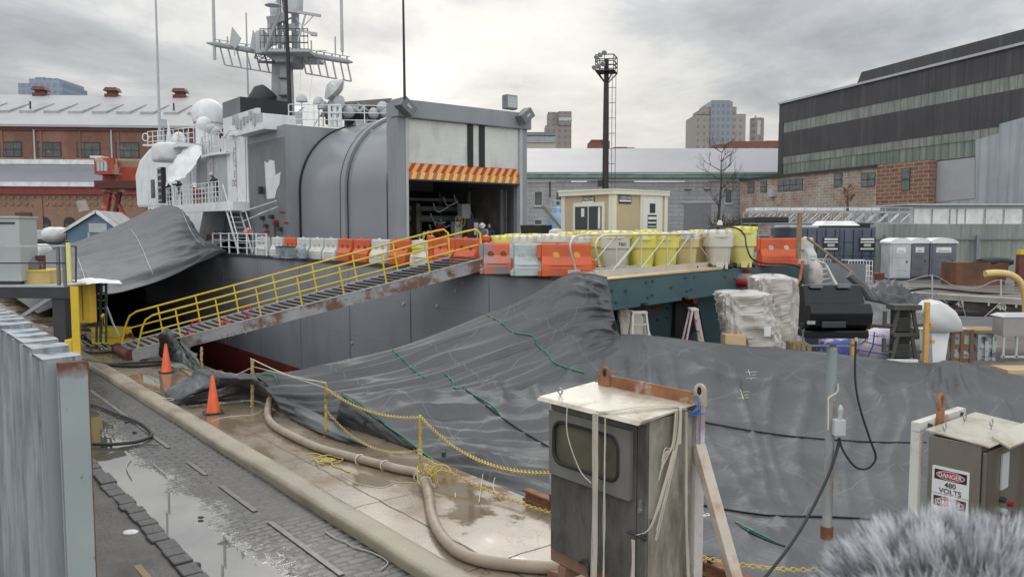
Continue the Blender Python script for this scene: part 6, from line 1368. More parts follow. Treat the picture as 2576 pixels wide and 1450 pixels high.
# ---------------------------------------------------------------- site office
C_ = W(1543, 478, 29.0); R = FR((C_.x, C_.y, DZ), V); 
rot = .0
t = thing('site_office', 'beige portable office with white trim, window and door on the deck', 'shack', (C_.x, C_.y, DZ))
Hh = C_.z-DZ; Wd, Dp = 2.95, 2.75
m_tan = M('beige_siding', (.46, .375, .255), .6, var=.05, layers=[((.4, .33, .22), 3, (3, 3, .2), .5, .7, .5)]); m_trim = M('cream_trim', (.66, .64, .56), .5, var=.04)
mb = MB(R); mb.bx(0.02, Wd-.02, 0.02, Dp-.02, .1, Hh-.12); mb.build('wall', m_tan, t)
mb = MB(R); mb.bx(-.1, Wd+.05, -.1, Dp+.1, Hh-.14, Hh+.0); mb.hexa([(-.12, -.12, Hh+.002), (Wd+.07, -.12, Hh+.002), (Wd+.07, Dp+.12, Hh+.002), (-.12, Dp+.12, Hh+.002), (-.12, -.12, Hh+.05), (Wd+.07, -.12, Hh+.05), (Wd+.07, Dp+.12, Hh+.10), (-.12, Dp+.12, Hh+.10)]); mb.build('roof', m_trim, t)
mb = MB(R)
for x, y in ((-.03, -.03), (Wd-.15, -.03)): mb.bx(x, x+.18, y, y+.05, .08, Hh-.14)
for y in (.021, Dp-.17): mb.bx(-.03, .02, y, y+.18, .08, Hh-.14)
mb.bx(-.02, Wd, -.01, .019, .06, .2); mb.build('corner_trim', m_trim, t, split=True)
dx0, dx1 = 1.55, 2.55
mb = MB(R); mb.bx(dx0-.12, dx1+.12, -.035, .018, .1, 2.60); df = mb.build('door_frame', m_trim, t)
mb = MB(R); mb.bx(dx0, dx1, -.06, -.036, .12, 2.48); d_ = mb.build('door', M('door_white', (.66, .66, .64), .4, var=.03), df)
mb = MB(R); mb.bx(dx0+.36, dx0+.66, -.075, -.061, 1.95, 2.3); mb.build('door_window', m_glass, df); MB(R).cyl((dx1-.1, -.12, 1.1), (dx1-.1, -.061, 1.1), .03, 8).build('handle', m_steel, df)
def sign(o, xd, w_, h, lines_, nm, parent, back=m_black):
    """dark plate with pale lettering"""
    xd = Vector(xd).normalized(); n_ = xd.cross(Z); mb = MB(); o = Vector(o)
    a = o-xd*w_/2-Z*h/2; mb.hexa([a, a+xd*w_, a+xd*w_-n_*.012, a-n_*.012, a+Z*h, a+xd*w_+Z*h, a+xd*w_-n_*.012+Z*h, a-n_*.012+Z*h]); s_ = mb.build(nm, back, parent)
    for (txt, dy, hh, mt, wm) in lines_:
        if txt is None: a = o-xd*wm/2+Z*(dy-hh/2)+n_*.002; b = a+xd*wm; MB().hexa([a, b, b+n_*.004, a+n_*.004, a+Z*hh, b+Z*hh, b+n_*.004+Z*hh, a+n_*.004+Z*hh]).build('lettering_bar', mt, s_); continue
        text('lettering', txt, o+n_*.004+Z*dy, xd, Z, hh, mt, s_, .02, wm)
    return s_
m_ltr = M('letter_white', (.65, .65, .65), .5)
Rm = lambda x, y, z: R @ Vector((x, y, z))
for (o, xd) in ((Rm(.62, -.012, Hh-.32), V), (Rm(-.012, 1.3, Hh-.34), -U)):
    sign(o, xd, .66, .30, [('CASSONE', .07, .11, m_ltr, .62), (None, -.05, .07, m_ltr, .62)], 'company_sign', t)
sign(Rm(dx0+.5, -.066, 1.62), V, .5, .5, [(None, .13, .11, m_ltr, .46), (None, -.04, .07, m_ltr, .46), (None, -.18, .05, m_lg, .46)], 'door_notice', df)
mb = MB(R); mb.bx(-.03, .018, .42, 2.1, 1.2, 2.33); wf = mb.build('window_frame', m_trim, t); mb = MB(R); mb.bx(-.05, -.031, .56, 1.96, 1.32, 2.18); mb.build('window_pane', m_glass, wf); mb = MB(R); mb.bx(-.065, -.051, 1.2, 1.26, 1.32, 2.18); mb.build('mullion', m_lg, wf)
mb = MB(R); mb.bx(-.056, -.052, 1.45, 1.62, 1.8, 2.12); mb.bx(-.056, -.052, .6, .72, 1.35, 2.15); mb.build('paper_notice', m_white, wf, split=True)
# blue tank behind
P = W(1403, 575, 46); t = thing('blue_tank', 'light blue round plastic tank left of the beige office', 'tank', (P.x, P.y, 1.5)); r = 25/2000*46
mb = MB(); mb.lathe([(r, 0), (r*1.02, 3.9), (r*.97, 4.0+.25), (r*.5, 4.55), (.2, 4.65)], (P.x, P.y, 1.0), 24); mb.build('tank_body', M('tank_blue', (.25, .42, .62), .4, var=.06), t, smooth=True)
mb = MB(); 
for k in range(10): a = 2*pi*k/10; p = Vector((P.x+r*.9*cos(a), P.y+r*.9*sin(a), 5.1)); mb.tube([p, p+Z*.9], .03, 5)
for z in (5.55, 6.0): mb.tube([(P.x+r*.9*cos(2*pi*k/16), P.y+r*.9*sin(2*pi*k/16), z) for k in range(16)], .03, 5, True)
mb.build('guard_rail', m_lg, t)
# black skip and scrap right of the hangar
P = W(1352, 575, 33); t = thing('black_skip', 'black plastic skip with a white bag beside the hangar', 'skip', (P.x, P.y, DZ))
mb = MB(); mb.hexa([(P.x-.6, P.y, DZ), (P.x+.5, P.y, DZ), (P.x+.5, P.y+.8, DZ), (P.x-.6, P.y+.8, DZ), (P.x-.7, P.y-.1, DZ+1.5), (P.x+.6, P.y-.1, DZ+1.5), (P.x+.6, P.y+.9, DZ+1.5), (P.x-.7, P.y+.9, DZ+1.5)]); mb.build('bin_body', m_black, t)
blob((P.x+.8, P.y-.1, DZ+1.05), (.35, .3, .3), 6, m_white, 'bag', n=14, m=10, parent=t, flat=Matrix.Identity(4)); mb = MB(); mb.bar((P.x+.2, P.y, DZ+2.3), (P.x+1.6, P.y, DZ+.6), .12); mb.build('plank', m_wood, t)
# aluminium walkway lying along the stern
def NW(px, py, Y): return W(px, py, Y)
t = thing('aluminium_walkway', 'pale aluminium walkway with truss side rails lying along the stern', 'walkway', W(1500, 690, 21.6))
q0, q1 = W(1500, 686, 21.6), W(1908, 650, 30.0); q0.z, q1.z = DZ+.12, DZ+.17; wx = (q1-q0).normalized(); wn_ = wx.cross(Z).normalized()*-1; WL = (q1-q0).length
def WK(x, y, z): return q0+wx*x+wn_*y+Z*z
for y in (0, .85):
    y_ = y
    mb = MB(); mb.bar(WK(-.1, y_, 0), WK(WL, y_, 0), .06, .17); mb.build('bottom_beam', m_alu, t)
    mb = MB(); mb.tube(cat([WK(.25, y_, .05), WK(-.02, y_, .62), WK(.0, y_, .88), WK(.25, y_, 1.02), WK(.6, y_, 1.05)], 4)+[WK(WL-.6, y_, 1.02), WK(WL-.15, y_, .98), WK(WL, y_, .8), WK(WL-.1, y_, .05)], .032, 7); mb.build('top_rail', m_alu, t, smooth=True)
    n_ = 6
    for i in range(n_+1):
        x = .8+(WL-1.6)*i/n_
        if i > 0: MB().tube([WK(x, y_, .05), WK(x, y_, 1.03)], .022, 6).build('upright', m_alu, t)
        s_ = 1 if i < 4 else -1
        if i < n_: 
            x2 = .8+(WL-1.6)*(i+1)/n_; MB().tube([WK(x if i < 3 else x2, y_, .05), WK(x2 if i < 3 else x, y_, 1.03)], .022, 6).build('diagonal', m_alu, t)
mb = MB(); mb.bx(0, 0, 0, 0, 0, 0) if False else None
for i in range(24): mb.bar(WK(.2+i*WL/24, .03, .0), WK(.2+i*WL/24, .82, .0), .16, .04)
mb.build('deck_plank', m_alu, t)
text('stencil', 'www.liftsafe.biz', WK(WL*.5, -.034, 0), wx, Z, .07, m_dark, t) if False else None
t = thing('plywood_strip', 'long pale plywood strip on the green stern under the walkway', 'plywood', q0)
mb = MB(TS); mb.hexa([(-.1, -.06, DZ-.0), (7.2, -.05, DZ-.0), (7.2, .5, DZ), (-.1, .7, DZ), (-.1, -.06, DZ+.03), (7.2, -.05, DZ+.07), (7.2, .5, DZ+.07), (-.1, .7, DZ+.03)]); mb.build('sheet', m_ply, t)
q = W(1858, 590, 27); tag(MB().tube(cat([W(1782, 572, 28), W(1846, 572, 27.3), W(1872, 590, 27.2), W(1878, 620, 26.5), W(1892, 650, 26.4), W(1925, 662, 27.2), W(1980, 664, 28), W(2010, 672, 28.3), W(2022, 700, 28.2), W(2022, 750, 28)], 8), .03, 6).build('black_hose', m_rubber, smooth=True), 'black hose looping over the walkway and down the green stern', 'hose')
# ---------------------------------------------------------------- step ladders under the stern
def stepladder(label, px, pyt, Y, side, h=1.85, w_=.42, mat=None):
    P = W(px, pyt, Y); z0 = P.z-h; t = thing('stepladder', label, 'stepladder', (P.x, P.y, z0)); fx = Vector((1, 0, 0)) if side else Vector((1, .15, 0)).normalized(); fy = Vector((-fx.y, fx.x, 0))
    if side: fx, fy = fy, -fx
    def q(x, y, z): return P-Z*h+fx*x+fy*y+Z*z
    for s_ in (-1, 1):
        MB().bar(q(s_*w_*.75, -.42, 0), q(s_*w_*.4, -.06, h), .05, .07).build('front_rail', mat, t); MB().bar(q(s_*w_*.7, .42, 0), q(s_*w_*.4, .06, h), .04, .05).build('rear_rail', mat, t)
    for k in range(1, 6): f = k/6; MB().bar(q(-w_*lerp(.75, .4, f), lerp(-.42, -.06, f), h*f), q(w_*lerp(.75, .4, f), lerp(-.42, -.06, f), h*f), .09, .03).build('step', m_alu, t)
    MB().bar(q(-w_*.5, 0, h), q(w_*.5, 0, h), .22, .06).build('top_cap', m_alu, t)
    return t
stepladder('short aluminium stepladder at the left under the green stern', 1607, 785, 21.3, False, mat=m_alu)
stepladder('pinkish stepladder seen edge on under the middle of the stern', 1744, 777, 22.5, True, mat=M('pink_rail', (.55, .44, .42), .5))
sheet([[W(1555, 783, 22.6), W(1580, 780, 22.7), W(1612, 786, 22.8)], [W(1560, 820, 22.3), W(1590, 825, 22.5), W(1625, 820, 22.6)], [W(1565, 862, 22.1), W(1600, 862, 22.3), W(1650, 860, 22.5)]], M('canvas', (.42, .38, .32), .8), 'canvas_sheet', None, 3, .08)
tag(bpy.data.objects['canvas_sheet'], 'beige canvas sheet hanging behind the short stepladder', 'sheet')
# ---------------------------------------------------------------- wrapped pallets behind the tarp ridge
m_film = M('cloudy_film', (.64, .61, .585), .22, var=.08, vs=1.5, layers=[((.44, .38, .32), 1.0, (1, 1, 1), .48, .66, .7)], bump=.6, bs=5, alpha=.7)
def wrapped(label, tl, tr, br, bl, Y, dp, sd, amp=.13):
    """boxy load shrink wrapped in film: rounded box with sharp creases"""
    P = [W(*tl, Y), W(*tr, Y), W(*br, Y), W(*bl, Y)]; n = 64; m = 30; vs = []
    for j in range(m+1):
        f = j/m; lo, hi = P[3].lerp(P[0], min(1, f*1.25)), P[2].lerp(P[1], min(1, f*1.25)); c = (lo+hi)/2; c.y += dp/2; hw = (hi-lo).length/2; k = 1 if f <= .8 else max(.03, 1-((f-.8)/.2)**2)
        if f > .8: c.z += .12*sin(pi*(f-.8)/.4)
        for i in range(n):
            a = 2*pi*i/n; sx = math.copysign(abs(cos(a))**.4, cos(a)); sy = math.copysign(abs(sin(a))**.4, sin(a))
            q = Vector((sx*hw*k, sy*dp/2*k, 0)); w = Vector((a*2.2, f*5, sd)); cr = abs(noise.noise(Vector((cos(a)*2.5+f*2, sin(a)*2.5+f*3.2, sd))))+.6*abs(noise.noise(Vector((cos(a)*6-f*4, sin(a)*6+f*6, sd*2))))
            q *= 1-amp*cr*2.2/max(.3, 1)
            vs.append(c+q+Z*(.10*noise.noise(Vector((cos(a)*2, sin(a)*2, sd+f))) if f > .7 else 0))
    mb = MB(); mb.add(vs, [(j*n+i, j*n+(i+1) % n, (j+1)*n+(i+1) % n, (j+1)*n+i) for j in range(m) for i in range(n)]+[tuple(range(m*n, m*n+n))])
    t = thing('wrapped_pallet', label, 'wrapped pallet', (vs[0].x, Y, P[3].z)); mb.build('plastic_film', m_film, t)
    c = (P[0]+P[2])/2; w_ = (P[1]-P[0]).length*.36; MB().bx(c.x-w_, c.x+w_, Y+.25, Y+dp-.2, P[3].z+.05, P[0].z-.15).build('load', m_wood, t)
    return t, c
t, c = wrapped('left pallet load in cloudy plastic with a flat top and brown box inside', (1812, 741), (1958, 752), (1988, 876), (1838, 868), 22.2, 1.3, 2)
q = W(1850, 858, 22.1); mb = MB(); mb.bx(q.x-.28, q.x+.3, q.y, q.y+.5, q.z-.3, q.z+.18); mb.build('carton', m_ply, t); mb = MB(); a_, b_ = W(1922, 822, 22.05), W(1938, 845, 22.05); mb.bx(a_.x, b_.x, 22.02, 22.06, b_.z, a_.z); mb.build('paper_tag', m_white, t)
t, c = wrapped('taller pallet load in crumpled white plastic left of the floodlight', (1906, 702), (2022, 708), (2038, 890), (1905, 898), 22.9, 1.5, 5, .16)
a_, b_ = W(1948, 840, 22.3), W(1964, 868, 22.3); MB().bx(a_.x, b_.x, 22.28, 22.32, b_.z, a_.z).build('paper_tag', m_white, t)
sheet([[W(1880, 870, 21.9), W(1960, 880, 21.9), W(2040, 880, 22)], [W(1870, 890, 21.7), W(1950, 890, 21.6), W(2040, 900, 21.7)], [W(1865, 905, 21.6), W(1950, 905, 21.5), W(2040, 915, 21.6)]], m_film, 'loose_film', None, 3, .08); tag(bpy.data.objects['loose_film'], 'loose grey plastic film spread below the two wrapped pallets', 'plastic sheet')
# ribbed bundle of white and blue bags
m_bag = M('woven_bag', (.56, .50, .53), .6, var=.1, layers=[((.50, .30, .28), 2.5, (.3, 1, 4), .56, .64, .8), ((.06, .07, .32), 2.2, (.25, .8, 4), .62, .655, .9)], bump=.8, bs=5)
W2 = Matrix.Identity(4)
blob(tuple(W(2215, 868, 23.4)), (.62, .6, .50), 7, m_bag, 'bulk_bag', 26, 16, .2, None, .7, W2); tag(bpy.data.objects['bulk_bag'], 'white striped bulk bag with blue straps right of the floodlight', 'bulk bag')
blob(tuple(W(2125, 880, 24)), (.75, .6, .42), 9, M('blue_bag', (.06, .08, .34), .6, layers=[((.45, .42, .45), 2.2, (1, 1, 2), .5, .58, .9), ((.4, .1, .1), 3, (1, 1, 2), .62, .66, .9)], bump=.5, bs=6), 'bag_stack', 24, 14, .2, None, .6, W2); tag(bpy.data.objects['bag_stack'], 'blue and white stack of bags behind the floodlight pole', 'bag stack')
mb = MB(); 
for k, (pts) in enumerate([[(2262, 838), (2250, 860), (2244, 890)], [(2170, 858), (2215, 868), (2262, 872)], [(2160, 880), (2210, 888), (2258, 895)], [(2200, 834), (2196, 868), (2180, 905)]]): mb.tube([W(x, y, 22.72) for x, y in pts], .02, 4)
mb.build('blue_strap', M('strap_blue', (.03, .05, .35), .5), tag(thing('bag_straps', 'dark blue lifting straps across the striped bulk bag', 'straps', W(2215, 868, 22.7))))
# timber posts, crates, chairs
def post(name, label, px0, px1, py0, py1, Y, mat, d=.09, cat_='timber post'):
    A, B = W(px0, py1, Y), W(px1, py0, Y); t = tag(MB().bx(A.x, B.x, Y, Y+d, A.z, B.z).build(name, mat, bevel=.006), label, cat_); return t
m_pine = M('fresh_timber', (.56, .33, .10), .6, var=.15, vs=4)
post('timber_post', 'upright yellow timber between the grey chairs and the white hood', 2324, 2341, 760, 912, 21.8, m_pine, .12)
post('timber_post', 'upright yellow timber behind the floodlight pole', 2142, 2156, 850, 902, 22.0, m_pine, .12)
for i, px in enumerate((2350, 2352)): post('timber_block', ['upper small timber block on the yellow upright', 'lower small timber block on the yellow upright'][i], px-8, px, 812+i*42, 822+i*42, 21.75, m_pine, .1, 'block')
def chairs(px0, px1, py0, py1, Y, label):
    """stack of dark slatted plastic chair frames"""
    A, B = W(px0, py1, Y), W(px1, py0, Y); t = thing('stacked_trestles', label, 'trestles', (A.x, Y, A.z)); w_ = B.x-A.x; h = B.z-A.z
    def q(x, z, y=0): return Vector((A.x+w_*x, Y+y, A.z+h*z))
    m_ch = M('charcoal_plastic', (.065, .067, .06), .6, var=.15)
    for lv in range(2):
        z0, z1 = lv*.48, lv*.48+.5
        for s_ in (0, 1): MB().bar(q(.12 if s_ == 0 else .88, z0), q(.3 if s_ == 0 else .7, z1), .07, .09).build('leg', m_ch, t)
        for s_ in (-1, 1): MB().bar(q(.5+s_*.62, z0+.16), q(.5+s_*.62, z0+.42), .1, .08).build('arm_support', m_ch, t); MB().bar(q(.5+s_*.62, z0+.18), q(.5+s_*.25, z0+.16), .06, .06).build('arm', m_ch, t)
        MB().bar(q(.15, z1-.02), q(.85, z1-.02), .10, .10).build('cross_rail', m_ch, t)
        for k in range(7): MB().bar(q(.26, z0+.08+k*.035, .05), q(.74, z0+.08+k*.035, .05), .05, .03).build('slat', m_ch, t)
    MB().bar(q(.08, .97, .1), q(.92, .97, .1), .5, .14).build('top_board', m_ch, t); MB().bx(q(.2, 0).x, q(.8, 0).x, Y+.25, Y+.3, A.z, B.z).build('back_panel', m_dark, t)
    return t
chairs(2232, 2320, 768, 908, 22.3, 'tall stack of charcoal slatted trestle frames left of the timber upright')
# white cowl hood
t = thing('white_cowl', 'large white rounded ventilation cowl on a white duct', 'ventilation cowl', W(2390, 900, 22.6))
m_cow = M('cowl_white', (.84, .85, .86), .3, var=.03)
def cw(px, py, y): return W(px, py, 22.6)+Vector((0, y, 0))
arc = [(2330, 790), (2333, 772), (2345, 760), (2365, 757), (2390, 762), (2410, 778), (2422, 800), (2427, 825)]
fr = [cw(x-18, y+4, -.25) for x, y in arc]; bk = [cw(x, y, .55) for x, y in arc]
mb = MB(); n_ = len(arc); mb.add(fr+bk+[cw(2372, 832, -.3), cw(2427, 826, .5), cw(2330, 835, -.2)], [(i, i+1, n_+i+1, n_+i) for i in range(n_-1)]+[tuple(range(n_))+(2*n_, 2*n_+2)])
mb.add([cw(2372, 834, -.3), cw(2427, 826, .5), cw(2320, 830, .5)], [(0, 1, 2)])
mb.build('hood', m_cow, t, smooth=True, solid=.03)
mb = MB(); a_, b_ = W(2346, 915, 22.5), W(2380, 835, 22.5); mb.hexa([(a_.x, 22.5, a_.z), (b_.x, 22.5, a_.z), (b_.x, 23.2, a_.z), (a_.x, 23.2, a_.z), (a_.x-.05, 22.5, b_.z), (b_.x+.1, 22.5, b_.z), (b_.x+.1, 23.2, b_.z), (a_.x-.05, 23.2, b_.z)]); mb.build('duct', m_cow, t)
def crate(px0, px1, py0, py1, Y, d, mat, band, label, name='shipping_crate', cat_='crate', rz=.0):
    A, B = W(px0, py1, Y), W(px1, py0, Y); t = thing(name, label, cat_, (A.x, Y, A.z)); mb = MB(); mb.bx(A.x, B.x, Y, Y+d, A.z, B.z); mb.build('box', mat, t)
    for k in range(3): z = lerp(A.z, B.z, (.04, .46, .88)[k]); MB().bx(A.x-.01, B.x+.01, Y-.035, Y-.002, z, z+.1).build('batten', band, t)
    for x in (A.x, (A.x+B.x)/2-.05, B.x-.1): MB().bx(x, x+.1, Y-.06, Y-.037, A.z, B.z).build('upright_batten', band, t)
    return t
m_crb = M('crate_brown', (.22, .115, .055), .6, var=.2, vs=3); m_scr2 = M('scuffed_white', (.42, .44, .45), .6, layers=[((.10, .13, .17), 5, (1, 1, 1), .5, .58, .9), ((.25, .13, .07), 3, (1, 1, 1), .62, .7, .6)])
crate(2388, 2448, 828, 912, 23, .9, m_scr2, m_crb, 'brown battened crate with scuffed panels right of the white cowl')
crate(2455, 2504, 838, 906, 23.4, .9, m_scr2, m_scr2, 'paint spattered white and blue box beside the brown crate', 'spattered_box', 'box')
post('wood_plank', 'brown board lying on top of the spattered box', 2452, 2530, 830, 838, 23.3, m_wood, 1.0, 'board')
t = thing('steel_enclosure', 'grey steel enclosure on legs at the right edge behind the tarp', 'enclosure', W(2550, 900, 21.8)); A, B = W(2523, 845, 21.8), W(2600, 797, 21.8)
MB().bx(A.x, B.x, 21.8, 22.3, A.z, B.z).build('box', M('enclosure_steel', (.33, .32, .30), .4, .5, var=.12), t); MB().hexa([(A.x-.03, 21.75, B.z), (B.x, 21.75, B.z), (B.x, 22.4, B.z), (A.x-.03, 22.4, B.z), (A.x+.1, 21.85, B.z+.08), (B.x, 21.85, B.z+.08), (B.x, 22.3, B.z+.08), (A.x+.1, 22.3, B.z+.08)]).build('lid', m_lg, t)
for x in (A.x+.06, A.x+.42, B.x-.1):
    MB().bar((x, 21.85, A.z), (x, 21.85, A.z-.62), .05).build('leg', m_lg, t)
MB().bar((A.x, 21.85, A.z-.58), (B.x, 21.85, A.z-.58), .05).build('foot_rail', m_lg, t)
for i, (px0, px1, py0, py1) in enumerate(((2005, 2028, 872, 888), (2030, 2042, 868, 888))): post('wood_block', ['small brown wooden block under the wrapped pallets', 'upright wooden offcut beside the wrapped pallets'][i], px0, px1, py0, py1, 21.9, m_wood, .3, 'wood block')
t = crate(1992, 2024, 862, 890, 21.7, .5, m_wood, m_wood, 'rough wooden pallet offcut left of the floodlight pole', 'pallet_offcut', 'pallet')
post('cardboard_sheet', 'flattened cardboard lying at the right edge behind the tarp', 2535, 2640, 930, 940, 21.5, m_ply, .8, 'cardboard')
post('white_board', 'thin white board edge along the tarp ridge', 2205, 2310, 904, 911, 21.75, m_white, .1, 'board')
# ---------------------------------------------------------------- right pier things
def potty(px, Y, label, mat, wpx):
    P = W(px, 690, Y); w_ = wpx/2000*Y; t = thing('portable_toilet', label, 'portable toilet', (P.x, Y, 1.5), 0, 'portable toilets on the pier'); h = 2.15
    x0, x1 = P.x-w_/2, P.x+w_/2
    MB().bx(x0, x1, Y, Y+1.15, 1.62, 1.5+h).build('cabin', mat, t, bevel=.03); MB().bx(x0-.02, x1+.02, Y-.03, Y+1.18, 1.5, 1.62).build('base', m_dark, t)
    mb = MB(); n_ = 8
    for y in (Y-.06, Y+1.2): pass
    pr = [(x0-.05+(w_+.1)*k/n_, 1.5+h+.02+.22*sin(pi*k/n_)**.7) for k in range(n_+1)]
    mb.prism([(x, Y-.07, z) for x, z in [(x0-.05, 1.5+h-.08)]+pr+[(x1+.05, 1.5+h-.08)]], (0, 1.3, 0)); mb.build('roof', m_wh2, t)
    MB().bx(x0+.12, x1-.1, Y-.03, Y-.005, 1.68, 1.5+h-.12).build('door', mat, t, bevel=.01); MB().bx(x1-.28, x1-.2, Y-.05, Y-.031, 2.5, 2.62).build('latch', m_dark, t); o_ = MB().bx(x0+.32, x1-.32, Y-.04, Y-.031, 3.05, 3.35).build('notice', m_white, t); MB().bx(x0+.42, x1-.42, Y-.044, Y-.041, 3.12, 3.16).build('printed_line', m_grey2, o_)
    for z in (1.8, 2.1, 2.8): MB().bx(x0+.25, x1-.3, Y-.045, Y-.031, z, z+.05).build('door_rib', mat, t)
m_ptl = M('toilet_pale', (.42, .44, .45), .5); m_ptd = M('toilet_grey', (.115, .125, .15), .5)
potty(2264, 44.5, 'pale grey portable toilet with white roof, leftmost of three', m_ptl, 52); potty(2311, 45.5, 'dark grey portable toilet in the middle of three', m_ptd, 50); potty(2371, 45.5, 'dark grey portable toilet at the right end of three', m_ptd, 66)
def container(px0, px1, Y, label, mat):
    A, B = W(px0, 575, Y), W(px1, 575, Y); h = 2.6; zt = zat(572, Y); t = thing('cargo_container', label, 'shipping container', ((A.x+B.x)/2, Y, zt-h), 0, 'cargo containers on the pier'); mb = MB(); mb.bx(A.x, B.x, Y, Y+6, zt-h, zt); mb.build('box', mat, t)
    mb = MB(); w_ = B.x-A.x
    for k in (0, .5):
        for (u, v_) in ((.03, .47),):
            for z0, z1 in ((.04, .3), (.34, .62), (.66, .95)): mb.bx(A.x+w_*(k+u), A.x+w_*(k+v_), Y-.04, Y-.002, zt-h+h*z0, zt-h+h*z1)
    mb.build('door_panel', mat, t, bevel=.02)
    for k in (.12, .38, .62, .88): MB().cyl((A.x+w_*k, Y-.08, zt-h+.1), (A.x+w_*k, Y-.08, zt-.1), .03, 6).build('locking_bar', m_dark, t)
    sign((A.x+w_*.76, Y-.10, zt-h*.38), (1, 0, 0), .95, .8, [(None, .29, .12, m_ltr, .8), (None, .12, .08, m_ltr, .85), (None, -.07, .16, m_lg, .42), (None, -.29, .09, m_ltr, .82)], 'panel_sign', t)
m_cn = M('container_blue', (.075, .095, .135), .5, var=.15)
container(2020, 2112, 48, 'left of two slate blue cargo containers on the pier', m_cn); container(2113, 2203, 48, 'right of two slate blue cargo containers on the pier', m_cn)
A, B = W(2072, 572, 48), W(2168, 560, 48); tag(MB().hexa([(A.x, 48.2, A.z+.12), (B.x, 48.2, A.z+.12), (B.x, 50, A.z+.12), (A.x, 50, A.z+.12), (A.x+.3, 48.6, A.z+.4), (B.x-.3, 48.6, A.z+.4), (B.x-.3, 50, A.z+.4), (A.x+.3, 50, A.z+.4)]).build('white_cover', m_white), 'white domed cover lying on the blue containers', 'cover')
def cage(px0, px1, py0, py1, Y, label, mat, fill):
    A, B = W(px0, py1, Y), W(px1, py0, Y); A.z = 1.5; t = thing('wire_crate', label, 'wire crate', (A.x, Y, 1.5)); mb = MB(); d = 1.0
    for k in range(9):
        x = lerp(A.x, B.x, k/8); mb.bar((x, Y, A.z), (x, Y, B.z), .03)
    for k in range(5): z = lerp(A.z, B.z, k/4); mb.bar((A.x, Y, z), (B.x, Y, z), .035); mb.bar((A.x, Y+d, z), (B.x, Y+d, z), .035)
    mb.build('mesh_side', mat, t); MB().bx(A.x+.08, B.x-.08, Y+.1, Y+d-.1, A.z+.05, lerp(A.z, B.z, .8)).build('contents', fill, t)
cage(2134, 2195, 655, 692, 44, 'white wire crate of bottles before the blue containers', m_white, m_lg); cage(2035, 2090, 652, 680, 46, 'grey wire crate beside the orange barrier', m_lg, m_steel)
P = W(2212, 690, 42); tag(MB().lathe([(.25, 0), (.28, .55), (.2, .6)], (P.x, P.y, 1.5), 8).build('rust_bucket', m_oldred), 'small rust red bucket left of the toilets', 'bucket')
# rusty skip with bags
A, B = W(2406, 708, 41), W(2530, 660, 41); t = thing('rusty_skip', 'rusty brown steel skip with black bags on top', 'skip', ((A.x+B.x)/2, 41, 1.5)); MB().hexa([(A.x, 41, 1.5), (B.x, 41, 1.5), (B.x+.1, 42.5, 1.5), (A.x, 42.5, 1.5), (A.x-.05, 41, B.z), (B.x+.2, 41, B.z), (B.x+.3, 42.5, B.z), (A.x, 42.5, B.z)]).build('skip_body', M('skip_rust', (.13, .055, .03), .7, var=.35, vs=1), t)
blob(tuple(W(2500, 658, 41.5)), (.9, .5, .22), 3, m_black, 'refuse_bag', 20, 12, .25, None, .7, W2); tag(bpy.data.objects['refuse_bag'], 'shiny black bags heaped on the rusty skip', 'bags')
tag(MB().bar(W(2412, 664, 41.2), W(2490, 656, 41.2), .3, .1).build('black_sheet', m_black), 'folded black sheet lying across the rusty skip', 'sheet')
# bent yellow davit pipe and red post at the right edge
tag(MB().tube(cat([W(2478, 688, 30), W(2510, 686, 30), W(2545, 692, 30), W(2570, 715, 30), W(2580, 760, 30), W(2582, 830, 30)], 6), [.13]*31, 10).build('yellow_davit', M('cream_yellow', (.62, .45, .18), .5), smooth=True), 'curved cream yellow davit pipe at the right edge', 'davit')
t = thing('pier_post', 'brown post with yellow top at the right edge of the pier', 'post', W(2572, 700, 40)); A, B = W(2563, 690, 40), W(2582, 628, 40); MB().bx(A.x, B.x, 40, 40.3, 1.5, A.z+1.0).build('post', m_oldred, t); MB().bx(A.x+.02, B.x, 39.97, 40.28, A.z+1.0+.002, B.z).build('yellow_top', m_yel, t)
# stanchions and lines on the far coping
def stanch(px, pyt, pyb, Y, label): A, B = W(px, pyb, Y), W(px, pyt, Y); tag(MB().tube([A, B], .035, 6).build('rope_post', m_lg), label, 'post')
stanch(2345, 690, 770, 34.5, 'pale rope post on the far coping behind the white cowl'); stanch(2518, 702, 775, 33, 'pale rope post on the far coping near the number 40')
m_line = M('dirty_line', (.38, .36, .32), .8)
for i, (pts, Y) in enumerate([([(2200, 705), (2270, 708), (2345, 692), (2400, 718), (2460, 722), (2518, 704), (2600, 735)], 34), ([(2345, 730), (2380, 760), (2400, 800)], 33), ([(2415, 742), (2430, 800)], 33), ([(2518, 760), (2450, 820)], 32.5), ([(2518, 760), (2545, 810)], 32.5)]):
    tag(MB().tube(cat([W(x, y, Y) for x, y in pts], 6), .018, 4).build('mooring_line', m_line), ['long sagging line strung between the pale posts on the far coping', 'slanting line from the left pale post to the dock', 'slanting line beside the number 45', 'line from the right pale post down to the left', 'line from the right pale post down to the right'][i], 'line', 'lines at the far dock edge')
for i, (pts, r, lb) in enumerate([([(2150, 735), (2250, 738), (2330, 725), (2450, 735), (2600, 745)], .06, 'upper black pipe on the timber pier edge'), ([(2240, 752), (2350, 757), (2450, 765), (2600, 775)], .07, 'lower black hose along the far dock edge'), ([(2380, 783), (2480, 790), (2620, 797)], .13, 'thick black hose hanging below the far coping')]):
    tag(MB().tube(cat([W(x, y, 35.2-i) for x, y in pts], 6), r, 7).build('black_pipe', m_rubber, smooth=True), lb, 'pipe')
